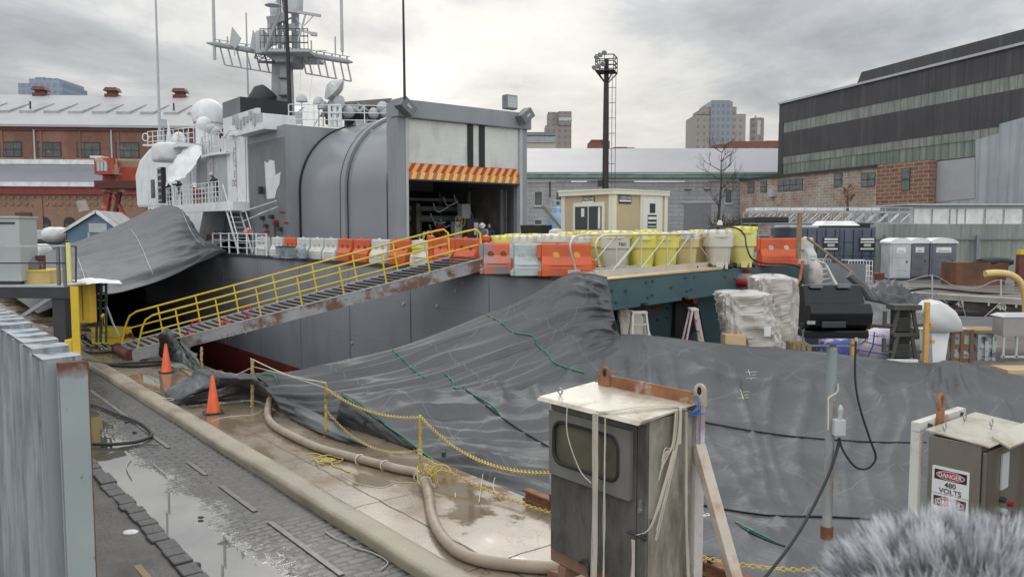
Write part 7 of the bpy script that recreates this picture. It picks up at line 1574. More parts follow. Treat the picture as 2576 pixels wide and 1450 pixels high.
tarp('black_tarp', [[W(2195, 720, 34), W(2232, 706, 34), W(2260, 712, 34), W(2290, 740, 34), W(2330, 752, 33.6)], [W(2190, 735, 33), W(2230, 728, 32.6), W(2262, 738, 32.6), W(2295, 755, 33), W(2335, 762, 33)], [W(2180, 750, 32.5), W(2230, 765, 32), W(2270, 775, 32), W(2300, 775, 32.4), W(2340, 770, 32.8)]], m_tarp, 'glossy black sheeting heaped on the far dock edge', .22, ((8, 8, .9),), 3, 9)
tarp('black_tarp', [[W(2050, 690, 33), W(2085, 700, 33), W(2110, 735, 32.5), W(2150, 750, 31), W(2220, 765, 30), W(2310, 785, 28.5), W(2420, 795, 28), W(2620, 800, 28)], [W(2060, 740, 31), W(2090, 750, 31), W(2130, 770, 30), W(2170, 785, 29), W(2230, 795, 28), W(2320, 808, 27), W(2430, 815, 27), W(2620, 820, 27)], [W(2060, 800, 28), W(2100, 800, 28), W(2140, 810, 27.5), W(2180, 815, 27), W(2240, 822, 26), W(2330, 830, 25.5), W(2430, 838, 25.5), W(2620, 845, 25.5)]], m_tarp, 'black tarpaulin hanging behind the floodlight along the far dock side', .12, ((12, 4, .8),), 6, 9)
# aluminium stair and pipes by the stern's far corner
t = thing('aluminium_stair', 'steep aluminium stair leaning at the far corner of the green stern', 'stair', W(2060, 760, 29))
for (x0, y0, x1, y1) in ((2040, 672, 2082, 752), (2078, 668, 2118, 748)): MB().bar(W(x0, y0, 29), W(x1, y1, 28.4), .1, .08).build('stringer', m_alu, t); 
for (x0, y0, x1, y1) in ((2040, 650, 2075, 662), (2075, 662, 2120, 740), (2050, 700, 2080, 640)): MB().tube([W(x0, y0, 29), W(x1, y1, 28.6)], .035, 6).build('handrail', m_alu, t)
for k in range(6): f = k/6; MB().bar(W(lerp(2042, 2082, f), lerp(680, 752, f), 29), W(lerp(2080, 2118, f), lerp(675, 748, f), 29), .2, .04).build('tread', m_alu, t)
blob(tuple(W(2052, 695, 28.6)), (.22, .2, .5), 3, m_film, 'hanging_film', 20, 16, .5, None, .8, W2); tag(bpy.data.objects['hanging_film'], 'clear plastic film bunched on the aluminium stair', 'plastic film')
for i, (p0, p1, r, mt, lb) in enumerate([((2030, 598), (2150, 690), .05, m_wood, 'long slanting timber pole from the orange barrier down to the pier'), ((2012, 535), (2008, 650), .09, m_wood, 'upright weathered timber between the orange and cream barriers'), ((2145, 795), (2190, 830), .05, m_steel, 'steel pipe bend poking up right of the floodlight'), ((2135, 690), (2190, 748), .16, m_tarp2, 'dark rolled sheet slumped beside the aluminium stair'), ((2020, 655), (1990, 745), .05, M('orange_rail', (.45, .13, .06), .5), 'thin orange guard rail angle at the far stern corner')]):
    A, B = W(*p0, 29-.5*i), W(*p1, 29-.5*i); tag(MB().tube([A, A.lerp(B, .5)+Vector((.1*(i > 2), 0, 0)), B], r, 8).build(['timber_pole', 'timber_upright', 'steel_pipe', 'rolled_sheet', 'guard_rail'][i], mt, smooth=True), lb, ['pole', 'timber', 'pipe', 'sheet roll', 'rail'][i])
# low truss gangway and long pale roof behind
Y = 60; xa, xb = W(1885, 575, Y).x, W(2292, 575, Y).x; t = thing('truss_bridge', 'long low aluminium truss walkway below the brick annex', 'truss walkway', ((xa+xb)/2, Y, 1.5))
z0, z1 = zat(561, Y), zat(534, Y)
for y in (Y, Y+1.6):
    for z in (z0, z1): MB().bar((xa, y, z), (xb, y, z+.0), .11).build('chord', m_steel, t)
    n_ = 14
    for k in range(n_): x, x2 = lerp(xa, xb, k/n_), lerp(xa, xb, (k+1)/n_); MB().bar((x, y, z0), (x, y, z1), .07).build('upright', m_steel, t); MB().bar((x, y, z0), (x2, y, z1), .06).build('diagonal', m_steel, t)
MB().bx(xa, xb, Y, Y+1.6, z0-.12, z0-.06).build('walk_deck', m_dark, t); mb = MB()
for k in range(12): mb.bar((lerp(xa, xb, k/12), Y-.1, z1), (lerp(xa, xb, k/12), Y-.1, z1+.35), .05)
mb.bar((xa, Y-.1, z1+.35), (xb, Y-.1, z1+.35), .06); mb.build('top_handrail', m_lg, t)
for i, (px0, px1, py0, py1, Y, mt, lb) in enumerate([(1900, 2270, 523, 531, 72, m_white, 'long white flat roof edge behind the truss walkway'), (1985, 2060, 566, 590, 52, m_lg, 'pale steel beam left of the blue containers'), (1900, 2180, 592, 610, 53, m_vent, 'grey beam under the truss walkway'), (1900, 1985, 545, 560, 50, m_black, 'black heap at the left end of the truss walkway'), (2095, 2200, 560, 572, 56, m_black, 'dark band behind the container tops'), (2170, 2292, 535, 565, 66, m_scr2, 'stack of pale panels behind the truss walkway')]):
    A, B = W(px0, py1, Y), W(px1, py0, Y); o = MB().bx(A.x, B.x, Y, Y+3, A.z, B.z).build(['roof_edge', 'steel_beam', 'steel_beam', 'tarp_heap', 'dark_wall', 'panel_stack'][i], mt, bevel=.05); tag(o, lb, ['roof edge', 'beam', 'beam', 'heap', 'wall', 'panels'][i])
P = W(1960, 580, 52)
# bare trees
def tree(label, px, pyb, pyt, Y, spread, sd, r0, depth=6, col=(.06, .045, .04)):
    rnd = random.Random(sd); A, B = W(px, pyb, Y), W(px, pyt, Y); H = B.z-A.z; t = thing('bare_tree', label, 'tree', A); m = M('bark', col, .9, var=.2); tr = MB(); br = MB()
    def grow(p, d, ln, r, k, mb):
        pts = [p]; q = p
        for i in range(4): d = (d+Vector((rnd.uniform(-.12, .12), rnd.uniform(-.12, .12), rnd.uniform(-.02, .10)))).normalized(); q = q+d*ln/4; pts.append(q)
        mb.tube(pts, [r*lerp(1, .6, i/4) for i in range(5)], 5 if k > 2 else 4)
        if k == 0: return
        for i in range(rnd.choice((2, 3, 3))):
            e = pts[rnd.choice((2, 3, 4, 4))]; nd_ = (d+Vector((rnd.uniform(-1, 1)*spread, rnd.uniform(-1, 1)*spread, rnd.uniform(-.25, .45)))).normalized(); grow(e, nd_, ln*rnd.uniform(.55, .8), r*.55, k-1, br)
    q = A; n_ = 9; pts = [A]
    for i in range(n_): q = q+Vector((rnd.uniform(-.03, .03)*H*.3, 0, H/n_)); pts.append(q)
    tr.tube(pts, [r0*lerp(1, .15, i/n_) for i in range(n_+1)], 6); tr.build('trunk', m, t)
    for i in range(3, n_+1):
        for k in range(2): a = rnd.uniform(0, 2*pi); grow(pts[i], Vector((cos(a), sin(a)*.6, .5)).normalized(), H*.22*(1-.05*i), r0*.28, depth-2, br)
    br.build('crown', m, t)
tree('bare leafless tree before the grey block shed', 1806, 590, 384, 100, .8, 5, .22); tree('small reddish bare tree against the brick annex', 2132, 530, 475, 66, .8, 9, .12, 6, (.12, .06, .045))
t = thing('bare_shrub', 'tangle of bare brown brush at the foot of the leafless tree', 'shrub', W(1845, 565, 80)); rnd = random.Random(2); mb = MB()
for i in range(110): A = W(1845+rnd.uniform(-55, 60), 572, 80+rnd.uniform(-2, 2)); d = Vector((rnd.uniform(-1, 1), rnd.uniform(-.5, .5), rnd.uniform(.3, 1))).normalized(); B = A+d*rnd.uniform(.6, 2.0); mb.tube([A, A.lerp(B, .5)+Vector((rnd.uniform(-.1, .1), 0, .08)), B], [.04, .03, .01], 4)
mb.build('twigs', bpy.data.materials['bark'], t)
# ---------------------------------------------------------------- left far things
# blue gabled hut
Y = 62; A = W(167, 575, Y); x0, x1 = W(168, 575, Y).x, W(306, 575, Y).x; zr_2, ze_ = zat(543, Y), zat(582, Y)
t = thing('blue_hut', 'small blue gabled hut with grey roof and white barge boards', 'hut', ((x0+x1)/2, Y, 0)); xm_ = W(247, 575, Y).x; ys = Vector((-2.4, 9, 0)); zr2 = zat(542, Y)+.2
m_bl = M('hut_blue', (.12, .185, .27), .7, var=.1)
MB().prism([(x0, Y, 0), (x1, Y, 0), (x1, Y, ze_), (xm_, Y, zr2), (x0, Y, ze_)], ys*.98).build('wall', m_bl, t)
mb = MB(); mb.hexa([Vector((x0-.3, Y-.25, ze_-.12)), Vector((xm_, Y-.25, zr2+.05)), Vector((xm_, Y-.25, zr2+.05))+ys, Vector((x0-.3, Y-.25, ze_-.12))+ys, Vector((x0-.3, Y-.25, ze_+.02)), Vector((xm_, Y-.25, zr2+.2)), Vector((xm_, Y-.25, zr2+.2))+ys, Vector((x0-.3, Y-.25, ze_+.02))+ys])
mb.hexa([Vector((xm_, Y-.25, zr2+.05)), Vector((x1+.3, Y-.25, ze_-.12)), Vector((x1+.3, Y-.25, ze_-.12))+ys, Vector((xm_, Y-.25, zr2+.05))+ys, Vector((xm_, Y-.25, zr2+.2)), Vector((x1+.3, Y-.25, ze_+.02)), Vector((x1+.3, Y-.25, ze_+.02))+ys, Vector((xm_, Y-.25, zr2+.2))+ys]); mb.build('roof', M('hut_roof', (.29, .28, .28), .7), t)
for (a, b) in (((x0-.35, ze_-.1), (xm_, zr2+.12)), ((xm_, zr2+.12), (x1+.35, ze_-.1))): MB().bar((a[0], Y-.3, a[1]), (b[0], Y-.3, b[1]), .06, .22).build('barge_board', m_white, t)
MB().bx(xm_-.7, xm_+.7, Y-.06, Y-.005, zr2-1.5, zr2-.8).build('sign_board', m_lg, t); P_ = Vector((x0, Y, 0))
mb = MB(); mb.prism([Vector((x0-.02, Y-.0, 0)), Vector((x0-.02, Y, ze_-.15)), Vector((x0-.02, Y, ze_-.15))+ys*.98, Vector((x0-.02, Y, 0))+ys*.98], (-.05, 0, 0)); mb.build('red_side', m_oldred, t)
for k in range(3): q = Vector((x0-.1, Y, 0))+ys*(.15+.25*k); MB().bx(q.x-.04, q.x+.02, q.y, q.y+.5, 1.6, ze_-.4).build('window', m_white, t)
tag(MB().tube([W(212, 532, 66), W(203, 505, 66)], [.42, .38], 8).build('bent_flue', M('flue_tan', (.34, .30, .25), .7), smooth=True), 'short leaning tan flue above the blue hut roof', 'flue')
# shore crane
Y = 78; t = thing('yard_crane', 'weathered red portal crane with cab behind the ship bow', 'crane', W(310, 575, Y)); Q = lambda px, py, y=0: W(px, py, Y+y)
m_cr = M('crane_red', (.33, .05, .03), .6, var=.25, layers=[((.55, .45, .36), .8, (1, 1, 1), .54, .62, .8), ((.12, .05, .03), 1.2, (1, 1, 1), .58, .68, .7)]); m_crd = M('crane_dark', (.09, .022, .018), .7)
a_, b_ = Q(258, 455), Q(375, 420); MB().bx(a_.x, b_.x, Y, Y+4, a_.z, b_.z).build('machine_house', m_cr, t); a_, b_ = Q(300, 420), Q(375, 403); MB().bx(a_.x, b_.x, Y, Y+4, a_.z+.003, b_.z).build('machine_roof', m_wood, t)
a_, b_ = Q(254, 440), Q(300, 402); MB().bx(a_.x, b_.x, Y-1.2, Y-.003, a_.z, b_.z+.1).build('cab', m_cr, t); a_, b_ = Q(259, 432), Q(285, 410); c_ = MB().bx(a_.x, b_.x, Y-1.24, Y-1.203, a_.z, b_.z).build('cab_window', m_lg, t)
for k in range(3): MB().bx(a_.x+k*.35, a_.x+k*.35+.04, Y-1.27, Y-1.243, a_.z, b_.z).build('mullion', m_dark, c_)
a_, b_ = Q(240, 402), Q(268, 394); MB().bx(a_.x, b_.x, Y-1, Y+.5, a_.z+.1, b_.z).build('roof_unit', m_white, t)
a_, b_ = Q(256, 475), Q(375, 456); MB().bx(a_.x, b_.x, Y-1.4, Y+4.2, a_.z, b_.z-.003).build('turntable', m_crd, t)
a_, b_ = Q(262, 483), Q(375, 476); MB().bx(a_.x, b_.x, Y-.6, Y, a_.z, b_.z-.003).build('portal_beam', m_cr, t)
for y in (0, 4):
    for (x0, x1, y0, y1, w_) in ((272, 262, 483, 550, .6), (370, 385, 483, 600, .6), (302, 285, 483, 560, .35), (285, 345, 490, 600, .3)): MB().bar(Q(x0, y0, y), Q(x1, y1, y), w_).build('leg', m_cr if x0 != 302 else m_crd, t)
mb = MB()
for k in range(6): mb.bar(Q(285+k*14, 483, -.4), Q(292+k*14, 470, -.4), .12); mb.bar(Q(292+k*14, 470, -.4), Q(299+k*14, 483, -.4), .12)
mb.build('lattice', m_lg, t)
for i, (px0, px1, py0, py1, Y, mt, nm, lb, ct) in enumerate([(70, 128, 578, 600, 70, m_lg, 'utility_shed', 'low pale grey shed left of the blue hut', 'shed'), (46, 78, 540, 640, 60, m_oldred, 'red_gantry', 'dark red steel frame beside the grey cabinet', 'frame'), (92, 150, 600, 625, 66, m_dark, 'dark_bins', 'dark bins below the white covered boat', 'bins')]):
    A, B = W(px0, py1, Y), W(px1, py0, Y); o = MB().bx(A.x, B.x, Y, Y+3, A.z-1.5, B.z).build(nm, mt, bevel=.1) if nm != 'red_gantry' else MB().bar((A.x, Y, B.z), (B.x, Y, B.z), .35).bar((B.x, Y, B.z-.1), (B.x, Y, -.2), .35).bar((A.x, Y, B.z-.1), (A.x, Y, -.2), .35).build(nm, mt); tag(o, lb, ct)
blob(tuple(W(141, 590, 64)), (.8, 1.2, .62), 5, m_white, 'covered_boat', 18, 12, .15, None, .7, W2); tag(bpy.data.objects['covered_boat'], 'white shrink wrapped boat between the grey shed and blue hut', 'boat')
blob(tuple(W(88, 632, 50)), (.9, .8, .5), 8, m_white, 'white_bundle', 16, 12, .3, None, .7, W2); tag(bpy.data.objects['white_bundle'], 'white crumpled bundle behind the grey cabinet', 'bundle')
tag(MB().tube([W(223, 585, 50), W(226, 650, 50)], .07, 6).build('lamp_post', m_lg), 'thin pale post before the blue hut gable', 'post')
# steel platform with cabinet, rails and yellow post
Y = 23.5; zp_ = W(80, 719, Y).z; t = thing('steel_platform', 'dark steel platform with guard rails at the left edge', 'platform', W(60, 860, Y)); q = lambda px, py, y=0: W(px, py, Y+y)
xL, xR = q(-120, 719).x, q(183, 719).x
MB().bx(xL, xR-.25, Y, Y+2.6, zp_-.03, zp_+.02).build('deck_sheet', m_lg, t); MB().bx(xL, xR, Y-.08, Y+.02, zp_-.36, zp_-.032).build('edge_beam', m_dark, t); MB().bx(xL, xR-.4, Y+2.3, Y+2.5, zp_-.36, zp_-.032).build('edge_beam', m_dark, t)
MB().bx(q(131, 760).x, q(163, 760).x, Y, Y+.3, -.15, zp_-.365).build('column', m_dark, t)
MB().bar(q(40, 805), q(138, 742), .1).build('brace', m_steel, t); MB().bar(q(10, 742), q(150, 738), .12, .16).build('lower_beam', m_dark, t)
for px in (-60, 145, 160): MB().bx(q(px-3.5, 670).x, q(px+3.5, 670).x, Y, Y+.08, zp_+.02, q(px, 617).z).build('rail_post', m_grey2, t)
for py, w_, mt in ((618, .05, m_lg), (661, .04, m_dark)): MB().bar(q(-120, py+1), q(163, py), w_).build('guard_rail', mt, t)
MB().bar(q(-120, 612, 2.5), q(150, 610, 2.5), .06).build('guard_rail', m_dark, t)
mb = MB(); 
for px in (170, 191): mb.bar(q(px, 710, .2), q(px, 612 if px < 180 else 618, .2), .035)
mb.bar(q(163, 605, .2), q(170, 608, .2), .035); mb.bar(q(170, 618, .2), q(191, 620, .2), .035); mb.bar(q(170, 708, .2), q(191, 708, .2), .035); mb.build('gate_loop', m_dark, t)
m_egr = M('cabinet_grey', (.40, .43, .42), .5, var=.05)
t = thing('electrical_cabinet', 'tall pale grey electrical cabinet on the steel platform at left edge', 'cabinet', q(0, 715, .4)); a_, b_ = q(-110, 713, .3), q(47, 548, .3); MB().bx(a_.x, b_.x, Y+.3, Y+1.2, zp_+.12, b_.z).build('case', m_egr, t, bevel=.02); MB().bx(a_.x, b_.x+.03, Y+.25, Y+1.25, b_.z, b_.z+.06).build('top_cap', m_egr, t); MB().bx(a_.x, b_.x-.12, Y+.28, Y+.298, b_.z-.18, b_.z-.12).build('vent_slot', m_dark, t); MB().bx(a_.x, b_.x-.1, Y+.35, Y+1.1, zp_+.021, zp_+.119).build('plinth', m_dark, t)
t = thing('yellow_crate', 'low tan yellow box on the platform beside the grey cabinet', 'box', q(90, 715, .8)); a_, b_ = q(50, 712, .6), q(124, 682, .6); MB().bx(a_.x, b_.x, Y+.6, Y+1.6, zp_+.021, b_.z).build('box', M('tan_yellow', (.55, .40, .15), .6, var=.12), t); MB().bx(a_.x, b_.x, Y+.58, Y+1.62, b_.z, b_.z+.04).build('lid', m_dy2, t)
t = thing('pump_unit', 'small brown pump on the yellow box by the grey cabinet', 'pump', q(80, 680, .9)); mb = MB(); mb.lathe([(.35, 0), (.38, .25), (.2, .35)], q(78, 679, 1.0), 10); mb.bar(q(90, 665, 1), q(90, 690, 1), .12); mb.build('pump_body', m_grey2, t); MB().bx(q(48, 760).x, q(60, 760).x, Y+.9, Y+1.2, q(0, 690).z, q(0, 645).z).build('motor', m_oldred, t)
# yellow box column, post and low yellow box
Yy = 25.0; t = thing('yellow_cabinet', 'upright yellow hanging cabinet streaked with rust under a white sheet', 'cabinet', W(210, 815, Yy)); a_, b_ = W(188, 812, Yy), W(226, 708, Yy)
m_ycab = M('yellow_streaked', (.62, .40, .03), .5, var=.1, layers=[((.10, .05, .02), 2.4, (3, 3, .2), .58, .68, .9), ((.5, .4, .2), 2, (1, 1, 1), .6, .7, .6)])
MB().bx(a_.x, b_.x, Yy, Yy+.35, a_.z, b_.z).build('case', m_ycab, t, bevel=.02); MB().bx((a_.x+b_.x)/2, (a_.x+b_.x)/2+.02, Yy-.01, Yy-.002, a_.z+.1, b_.z-.1).build('door_gap', m_dark, t)
sheet([[W(168, 708, 25.3), W(200, 702, 25.5), W(235, 700, 25.8), W(300, 706, 26)], [W(175, 712, 24.8), W(203, 713, 24.8), W(240, 708, 25), W(305, 711, 25.4)], [W(180, 712, 24.6), W(205, 718, 24.6), W(245, 712, 24.8), W(308, 714, 25.2)]], m_white, 'white_sheet', None, 2, .04); tag(bpy.data.objects['white_sheet'], 'rumpled white sheet lying on the yellow cabinet', 'sheet')
for i, (x, yb, ya, Yp) in enumerate(((189, 885, 720, 22.6), (172, 705, 610, 22.9))): a_, b_ = W(x-(6 if i == 0 else 3), yb+4, Yp), W(x+(6 if i == 0 else 3), ya, Yp); tag(MB().bx(a_.x, b_.x, Yp, Yp+.05, a_.z, b_.z).build('yellow_post', m_yel if i == 0 else m_dp), ['bright yellow steel post beside the yellow cabinet', 'pale yellow post above the platform edge'][i], 'post')
g = onz(280, 873, 0); t = thing('yellow_junction_box', 'low yellow junction box on the quay behind the gangway foot', 'junction box', g); R = Matrix.Translation(onz(272, 868, 0)+Vector((0, .3, 0))) @ Matrix.Rotation(-.25, 4, 'Z')
MB(R).bx(-.62, .62, -.35, .35, .02, .62).build('case', m_yel, t, bevel=.015); MB(R).bx(-.64, .64, -.37, .37, .62, .65).build('lid', m_yel, t); MB(R).bx(-.6, .6, -.362, -.352, .3, .315).build('seam', m_dark, t)
for dz in (0,): MB(R).cyl((.63, -.1, .35), (.75, -.1, .35), .09, 10).build('socket', m_oldred, t); MB(R).cyl((.63, .2, .35), (.75, .2, .35), .09, 10).build('socket', m_oldred, t)
g = W(205, 870, 24); a_, b_ = W(162, 872, 22.8), W(180, 854, 22.8); tag(MB().bx(a_.x, b_.x, 22.8, 23.3, -.1, b_.z).build('yellow_block', m_yel, bevel=.02), 'small yellow box behind the bright yellow post', 'box')
t = thing('scaffold_frame', 'dark green scaffold ladder frame beside the yellow cabinet', 'scaffold', W(255, 850, 26)); 
for px in (243, 253, 267): MB().tube([W(px, 860, 26), W(px, 703, 26)], .045, 6).build('standard', m_dark if px < 260 else M('dgreen', (.03, .07, .06), .5), t)
for py in (715, 735, 755, 775): MB().tube([W(243, py, 26), W(267, py+1, 26)], .03, 5).build('rung', m_dark, t)
tag(MB().tube([W(268, 770, 25.8), W(285, 815, 25.8), W(300, 845, 25.8)], .03, 5).build('hanging_chain', m_steel), 'slack steel chain hanging beside the scaffold frame', 'chain'); tag(MB().tube(cat([onz(258, 850, .02), W(256, 800, 26), W(262, 792, 26), W(266, 815, 26)], 4), .04, 6).build('yellow_hook', m_yel), 'yellow bent pipe behind the junction box', 'pipe')
# cables on the quay
rnd = random.Random(4)
for i in range(9):
    pts = [onz(190+rnd.uniform(-15, 30), 835+rnd.uniform(-10, 10), .6)]; x = 205+rnd.uniform(-8, 15); y = 850
    for k in range(6): pts.append(onz(x, y, .03+.03*rnd.random())); x += rnd.uniform(8, 24); y = 858+rnd.uniform(-6, 14)+k*2.5
    tag(MB().tube(cat(pts, 5), .022, 5).build('loose_cable', m_rubber if i % 3 else m_line), 'tangled loose cables on the quay below the yellow cabinet', 'cable', 'tangled cables below the yellow cabinet')
def gcable(pts, r, lb, mat=m_rubber, ct='hose', z=0, nm='black_hose'): return tag(MB().tube(cat([onz(x, y, z+r) for x, y in pts], 8), r, 8).build(nm, mat, smooth=True), lb, ct)
gcable([(205, 905), (245, 912), (290, 918), (340, 920), (410, 915)], .05, 'thick black hose crossing the quay to the nearer cone')
gcable([(205, 898), (240, 908), (270, 915), (330, 912), (410, 908)], .035, 'thinner black hose beside the thick one by the fence post')
gcable([(200, 880), (240, 886), (290, 884)], .04, 'black cable running to the gangway rollers', ct='cable')
gcable([(150, 996), (215, 1012), (250, 1022), (300, 1042), (350, 1062), (376, 1082), (380, 1096), (345, 1110), (290, 1116), (240, 1116), (160, 1110)], .035, 'black hose looping on the wet road beside the fence', z=-.075)
# ---------------------------------------------------------------- quay edge
m_chy = M('yellow_chain', (.55, .42, .12), .45, .2, var=.2); m_pst = M('yellow_post_worn', (.52, .38, .08), .5, var=.25, vs=5, layers=[((.12, .06, .03), 7, (1, 1, 1), .5, .62, .9)]); m_rop = M('pale_rope', (.56, .50, .38), .8, var=.2); m_yrop = M('yellow_rope', (.50, .40, .12), .7, var=.15)
t = thing('quay_rail', 'rusty brown steel edge rail along the quay under the tarpaulin', 'steel rail', S(10, 8.1, 0))
mb = MB(SM); a_s, a_e = aat(1325, 8.1), -3; mb.bx(a_e, a_s, 8.02, 8.16, .02, .06); mb.bx(a_e, a_s, 8.08, 8.1, .06, .17); mb.bx(a_e, a_s, 8.02, 8.16, .17, .20); mb.build('beam', m_rust, t)
for a in range(0, 17, 3): MB(SM).bx(a, a+.05, 8.02, 8.08, .2, .3).build('bracket', m_dark, t)
tag(MB().tube(cat([W(1075, 1192, 14.6), W(1110, 1205, 14.4), W(1200, 1232, 13.9), W(1300, 1260, 13.5)], 5), .10, 10).build('grey_pipe', M('lead_grey', (.10, .105, .11), .6), smooth=True), 'thick dark grey pipe lying under the tarpaulin edge', 'pipe') if False else None
tag(MB().tube([onb(1010, 1160, 7.95), onb(1150, 1205, 7.95)], .085, 10).build('grey_pipe', M('lead_grey', (.10, .105, .11), .6), smooth=True), 'thick dark grey pipe lying under the tarpaulin edge', 'pipe')
# cones
def cone(px, py, label):
    P = onz(px, py, 0); t = thing('traffic_cone', label, 'traffic cone', (P.x, P.y, 0), random.uniform(0, 1), 'orange traffic cones on the quay')
    mb = MB(); mb.lathe([(.165, .035), (.155, .06), (.035, .88), (.02, .90)], (P.x, P.y, 0), 20); mb.build('cone_body', M('cone_orange', (.78, .13, .04), .45, var=.12, vs=6, layers=[((.25, .09, .05), 5, (1, 1, .4), .6, .72, .5)]) if 'cone_orange' not in bpy.data.materials else bpy.data.materials['cone_orange'], t, smooth=True)
    R = Matrix.Translation((P.x, P.y, 0)) @ Matrix.Rotation(.5, 4, 'Z'); MB(R).bx(-.22, .22, -.22, .22, .004, .036).build('cone_base', m_rubber, t, bevel=.008)
cone(419, 936, 'orange traffic cone farther away beside the covered gangway foot'); cone(537, 1038, 'nearer orange traffic cone in the brown puddle')
# chain posts
def qpost(px, pyb, pyt, label, mat, r=.028, lean=0):
    B = onz(px, pyb, 0); T_ = W(px+lean, pyt, B.y); t = thing('chain_post', label, 'post', B, 0, 'posts along the quay edge'); MB().tube([B, T_], r, 8).build('post', mat, t, smooth=True); MB().lathe([(.06, 0), (.06, .02), (.03, .04)], B, 10).build('foot', mat, t); return B, T_
b1, p1 = qpost(635, 1022, 903, 'rusty chain post wound with old rope beside the nearer cone', m_pst, .035); b2, p2 = qpost(820, 1095, 962, 'worn yellow chain post at the end of the hanging rope', m_pst); b3, p3 = qpost(1057, 1192, 1044, 'yellow chain post with tangled rope at its foot', m_pst); b0, p0 = qpost(507, 935, 872, 'short leaning yellow post behind the farther cone', m_pst, .03)
def chain(label, A, B, sag, r=.016, pitch=.055, mat=m_chy, group='yellow chains along the quay'):
    A = Vector(A); B = Vector(B); L_ = (B-A).length+sag*sag*2; n = int(L_/pitch); mb = MB()
    for i in range(n):
        t_ = i/(n-1); p = A.lerp(B, t_)-Z*(4*sag*t_*(1-t_)); q = A.lerp(B, min(1, t_+.01))-Z*(4*sag*(t_+.01)*(.99-t_)); d = (q-p).normalized(); s_ = d.cross(Z).normalized(); u_ = s_.cross(d)
        w_ = (s_ if i % 2 else u_); pts = [p+d*(pitch*.62)*cos(a)+w_*(.026)*sin(a) for a in [2*pi*k/8 for k in range(8)]]; mb.tube(pts, r*.5, 4, True)
    return tag(mb.build('chain', mat, smooth=True), label, 'chain', group)
cr_ = S(5.6, 7.1, 1.15)
c4 = W(1400, 1188, 9.6)
chain('yellow chain sagging between the two worn yellow posts', p2+Vector((.03, 0, -.15)), p3-Z*.04, .18); chain('long upper yellow chain running to behind the steel cabinet', p3-Z*.02, c4, .30); 
chain('lower yellow chain drooping along the quay rail to the cabinet', b3+Z*.35, onz(1400, 1300, .05)+Z*.05, .10); chain('thin slack chain hanging from the middle post down to the rail', p2-Z*.6, b3+Z*.45, .35, .010, .05)
chain('yellow chain right of the timber brace at the bottom', W(1745, 1395, 9.2), W(2060, 1432, 9.0), .05)
def vrope(pts, r, lb, mat=m_rop, nm='rope', grp=None): return tag(MB().tube(cat(pts, 8), r, 6).build(nm, mat, smooth=True), lb, 'rope', grp)
vrope([p1, (p1+p2)/2-Z*.10, p2], .014, 'upper pale rope sagging between the rusty post and first yellow post'); vrope([p1-Z*.18, (p1+p2)/2-Z*.12, p2-Z*.12, W(862, 998, 17.35)], .010, 'lower white rope running on to the tip of the tarpaulin')
vrope([p1-Z*.2, W(560, 952, 20), W(505, 930, 21)], .012, 'pale rope running back from the rusty post')
rnd = random.Random(9); mb = MB()
for base, tp, n in ((b1, p1, 26), (b3+Z*.25, b3+Z*.42, 9), (b0, p0, 12)):
    for i in range(n):
        c = base.lerp(tp, i/n); mb.tube([c+Vector((.04*cos(a), .04*sin(a), .012*k)) for k, a in enumerate([rnd.random()*6+k*1.1 for k in range(7)])], .012, 4)
mb.build('rope_winding', m_rop, tag(thing('post_rope_windings', 'old frayed rope wound around the rusty and yellow posts', 'rope', b1)))
def tangle(c, r, n, lb, mat, sd, rr=.012, h=.12):
    rnd = random.Random(sd); mb = MB(); c = Vector(c)
    for i in range(n):
        pts = []; a = rnd.random()*6; q = r*rnd.uniform(.4, 1)
        for k in range(14): a += rnd.uniform(.3, .75); q = max(.02, q+rnd.uniform(-.06, .06)); pts.append(c+Vector((q*cos(a), q*sin(a)*.9, .015+h*rnd.random())))
        mb.tube(cat(pts, 4), rr, 5)
    return tag(mb.build('rope_tangle', mat, smooth=True), lb, 'rope')
tangle(onz(1085, 1215, .02), .26, 4, 'tangle of yellow rope at the foot of the third post', m_yrop, 3, .011, .30); tangle(onz(825, 1160, .01), .14, 4, 'small yellow rope coil on the wet quay', m_yrop, 5, .012, .03)
gcable([(768, 1142), (795, 1140), (825, 1152), (838, 1170), (860, 1178), (878, 1186), (880, 1178)], .012, 'thin yellow rope wandering across the slab joint', m_yrop, 'rope', nm='yellow_rope')
gcable([(670, 1025), (640, 1042), (600, 1045), (560, 1050), (530, 1060)], .010, 'pale cord trailing from the big hose towards the cone', m_rop, 'cord', nm='cord')
gcable([(1060, 1215), (1000, 1212), (960, 1225), (900, 1215), (860, 1195)], .007, 'thin pale string lying loose on the quay slab', m_rop, 'string', nm='string')
gcable([(395, 1000), (440, 1003), (405, 1012), (445, 1022), (420, 1030), (430, 1020)], .008, 'tangled string on the kerb beside the tarpaulin end', m_rop, 'string', nm='string', z=.14)
gcable([(818, 1335), (840, 1350), (870, 1362), (885, 1372), (940, 1390), (975, 1412), (960, 1430)], .009, 'frayed white string lying along the kerb foot', m_line, 'string', nm='string', z=-.075)
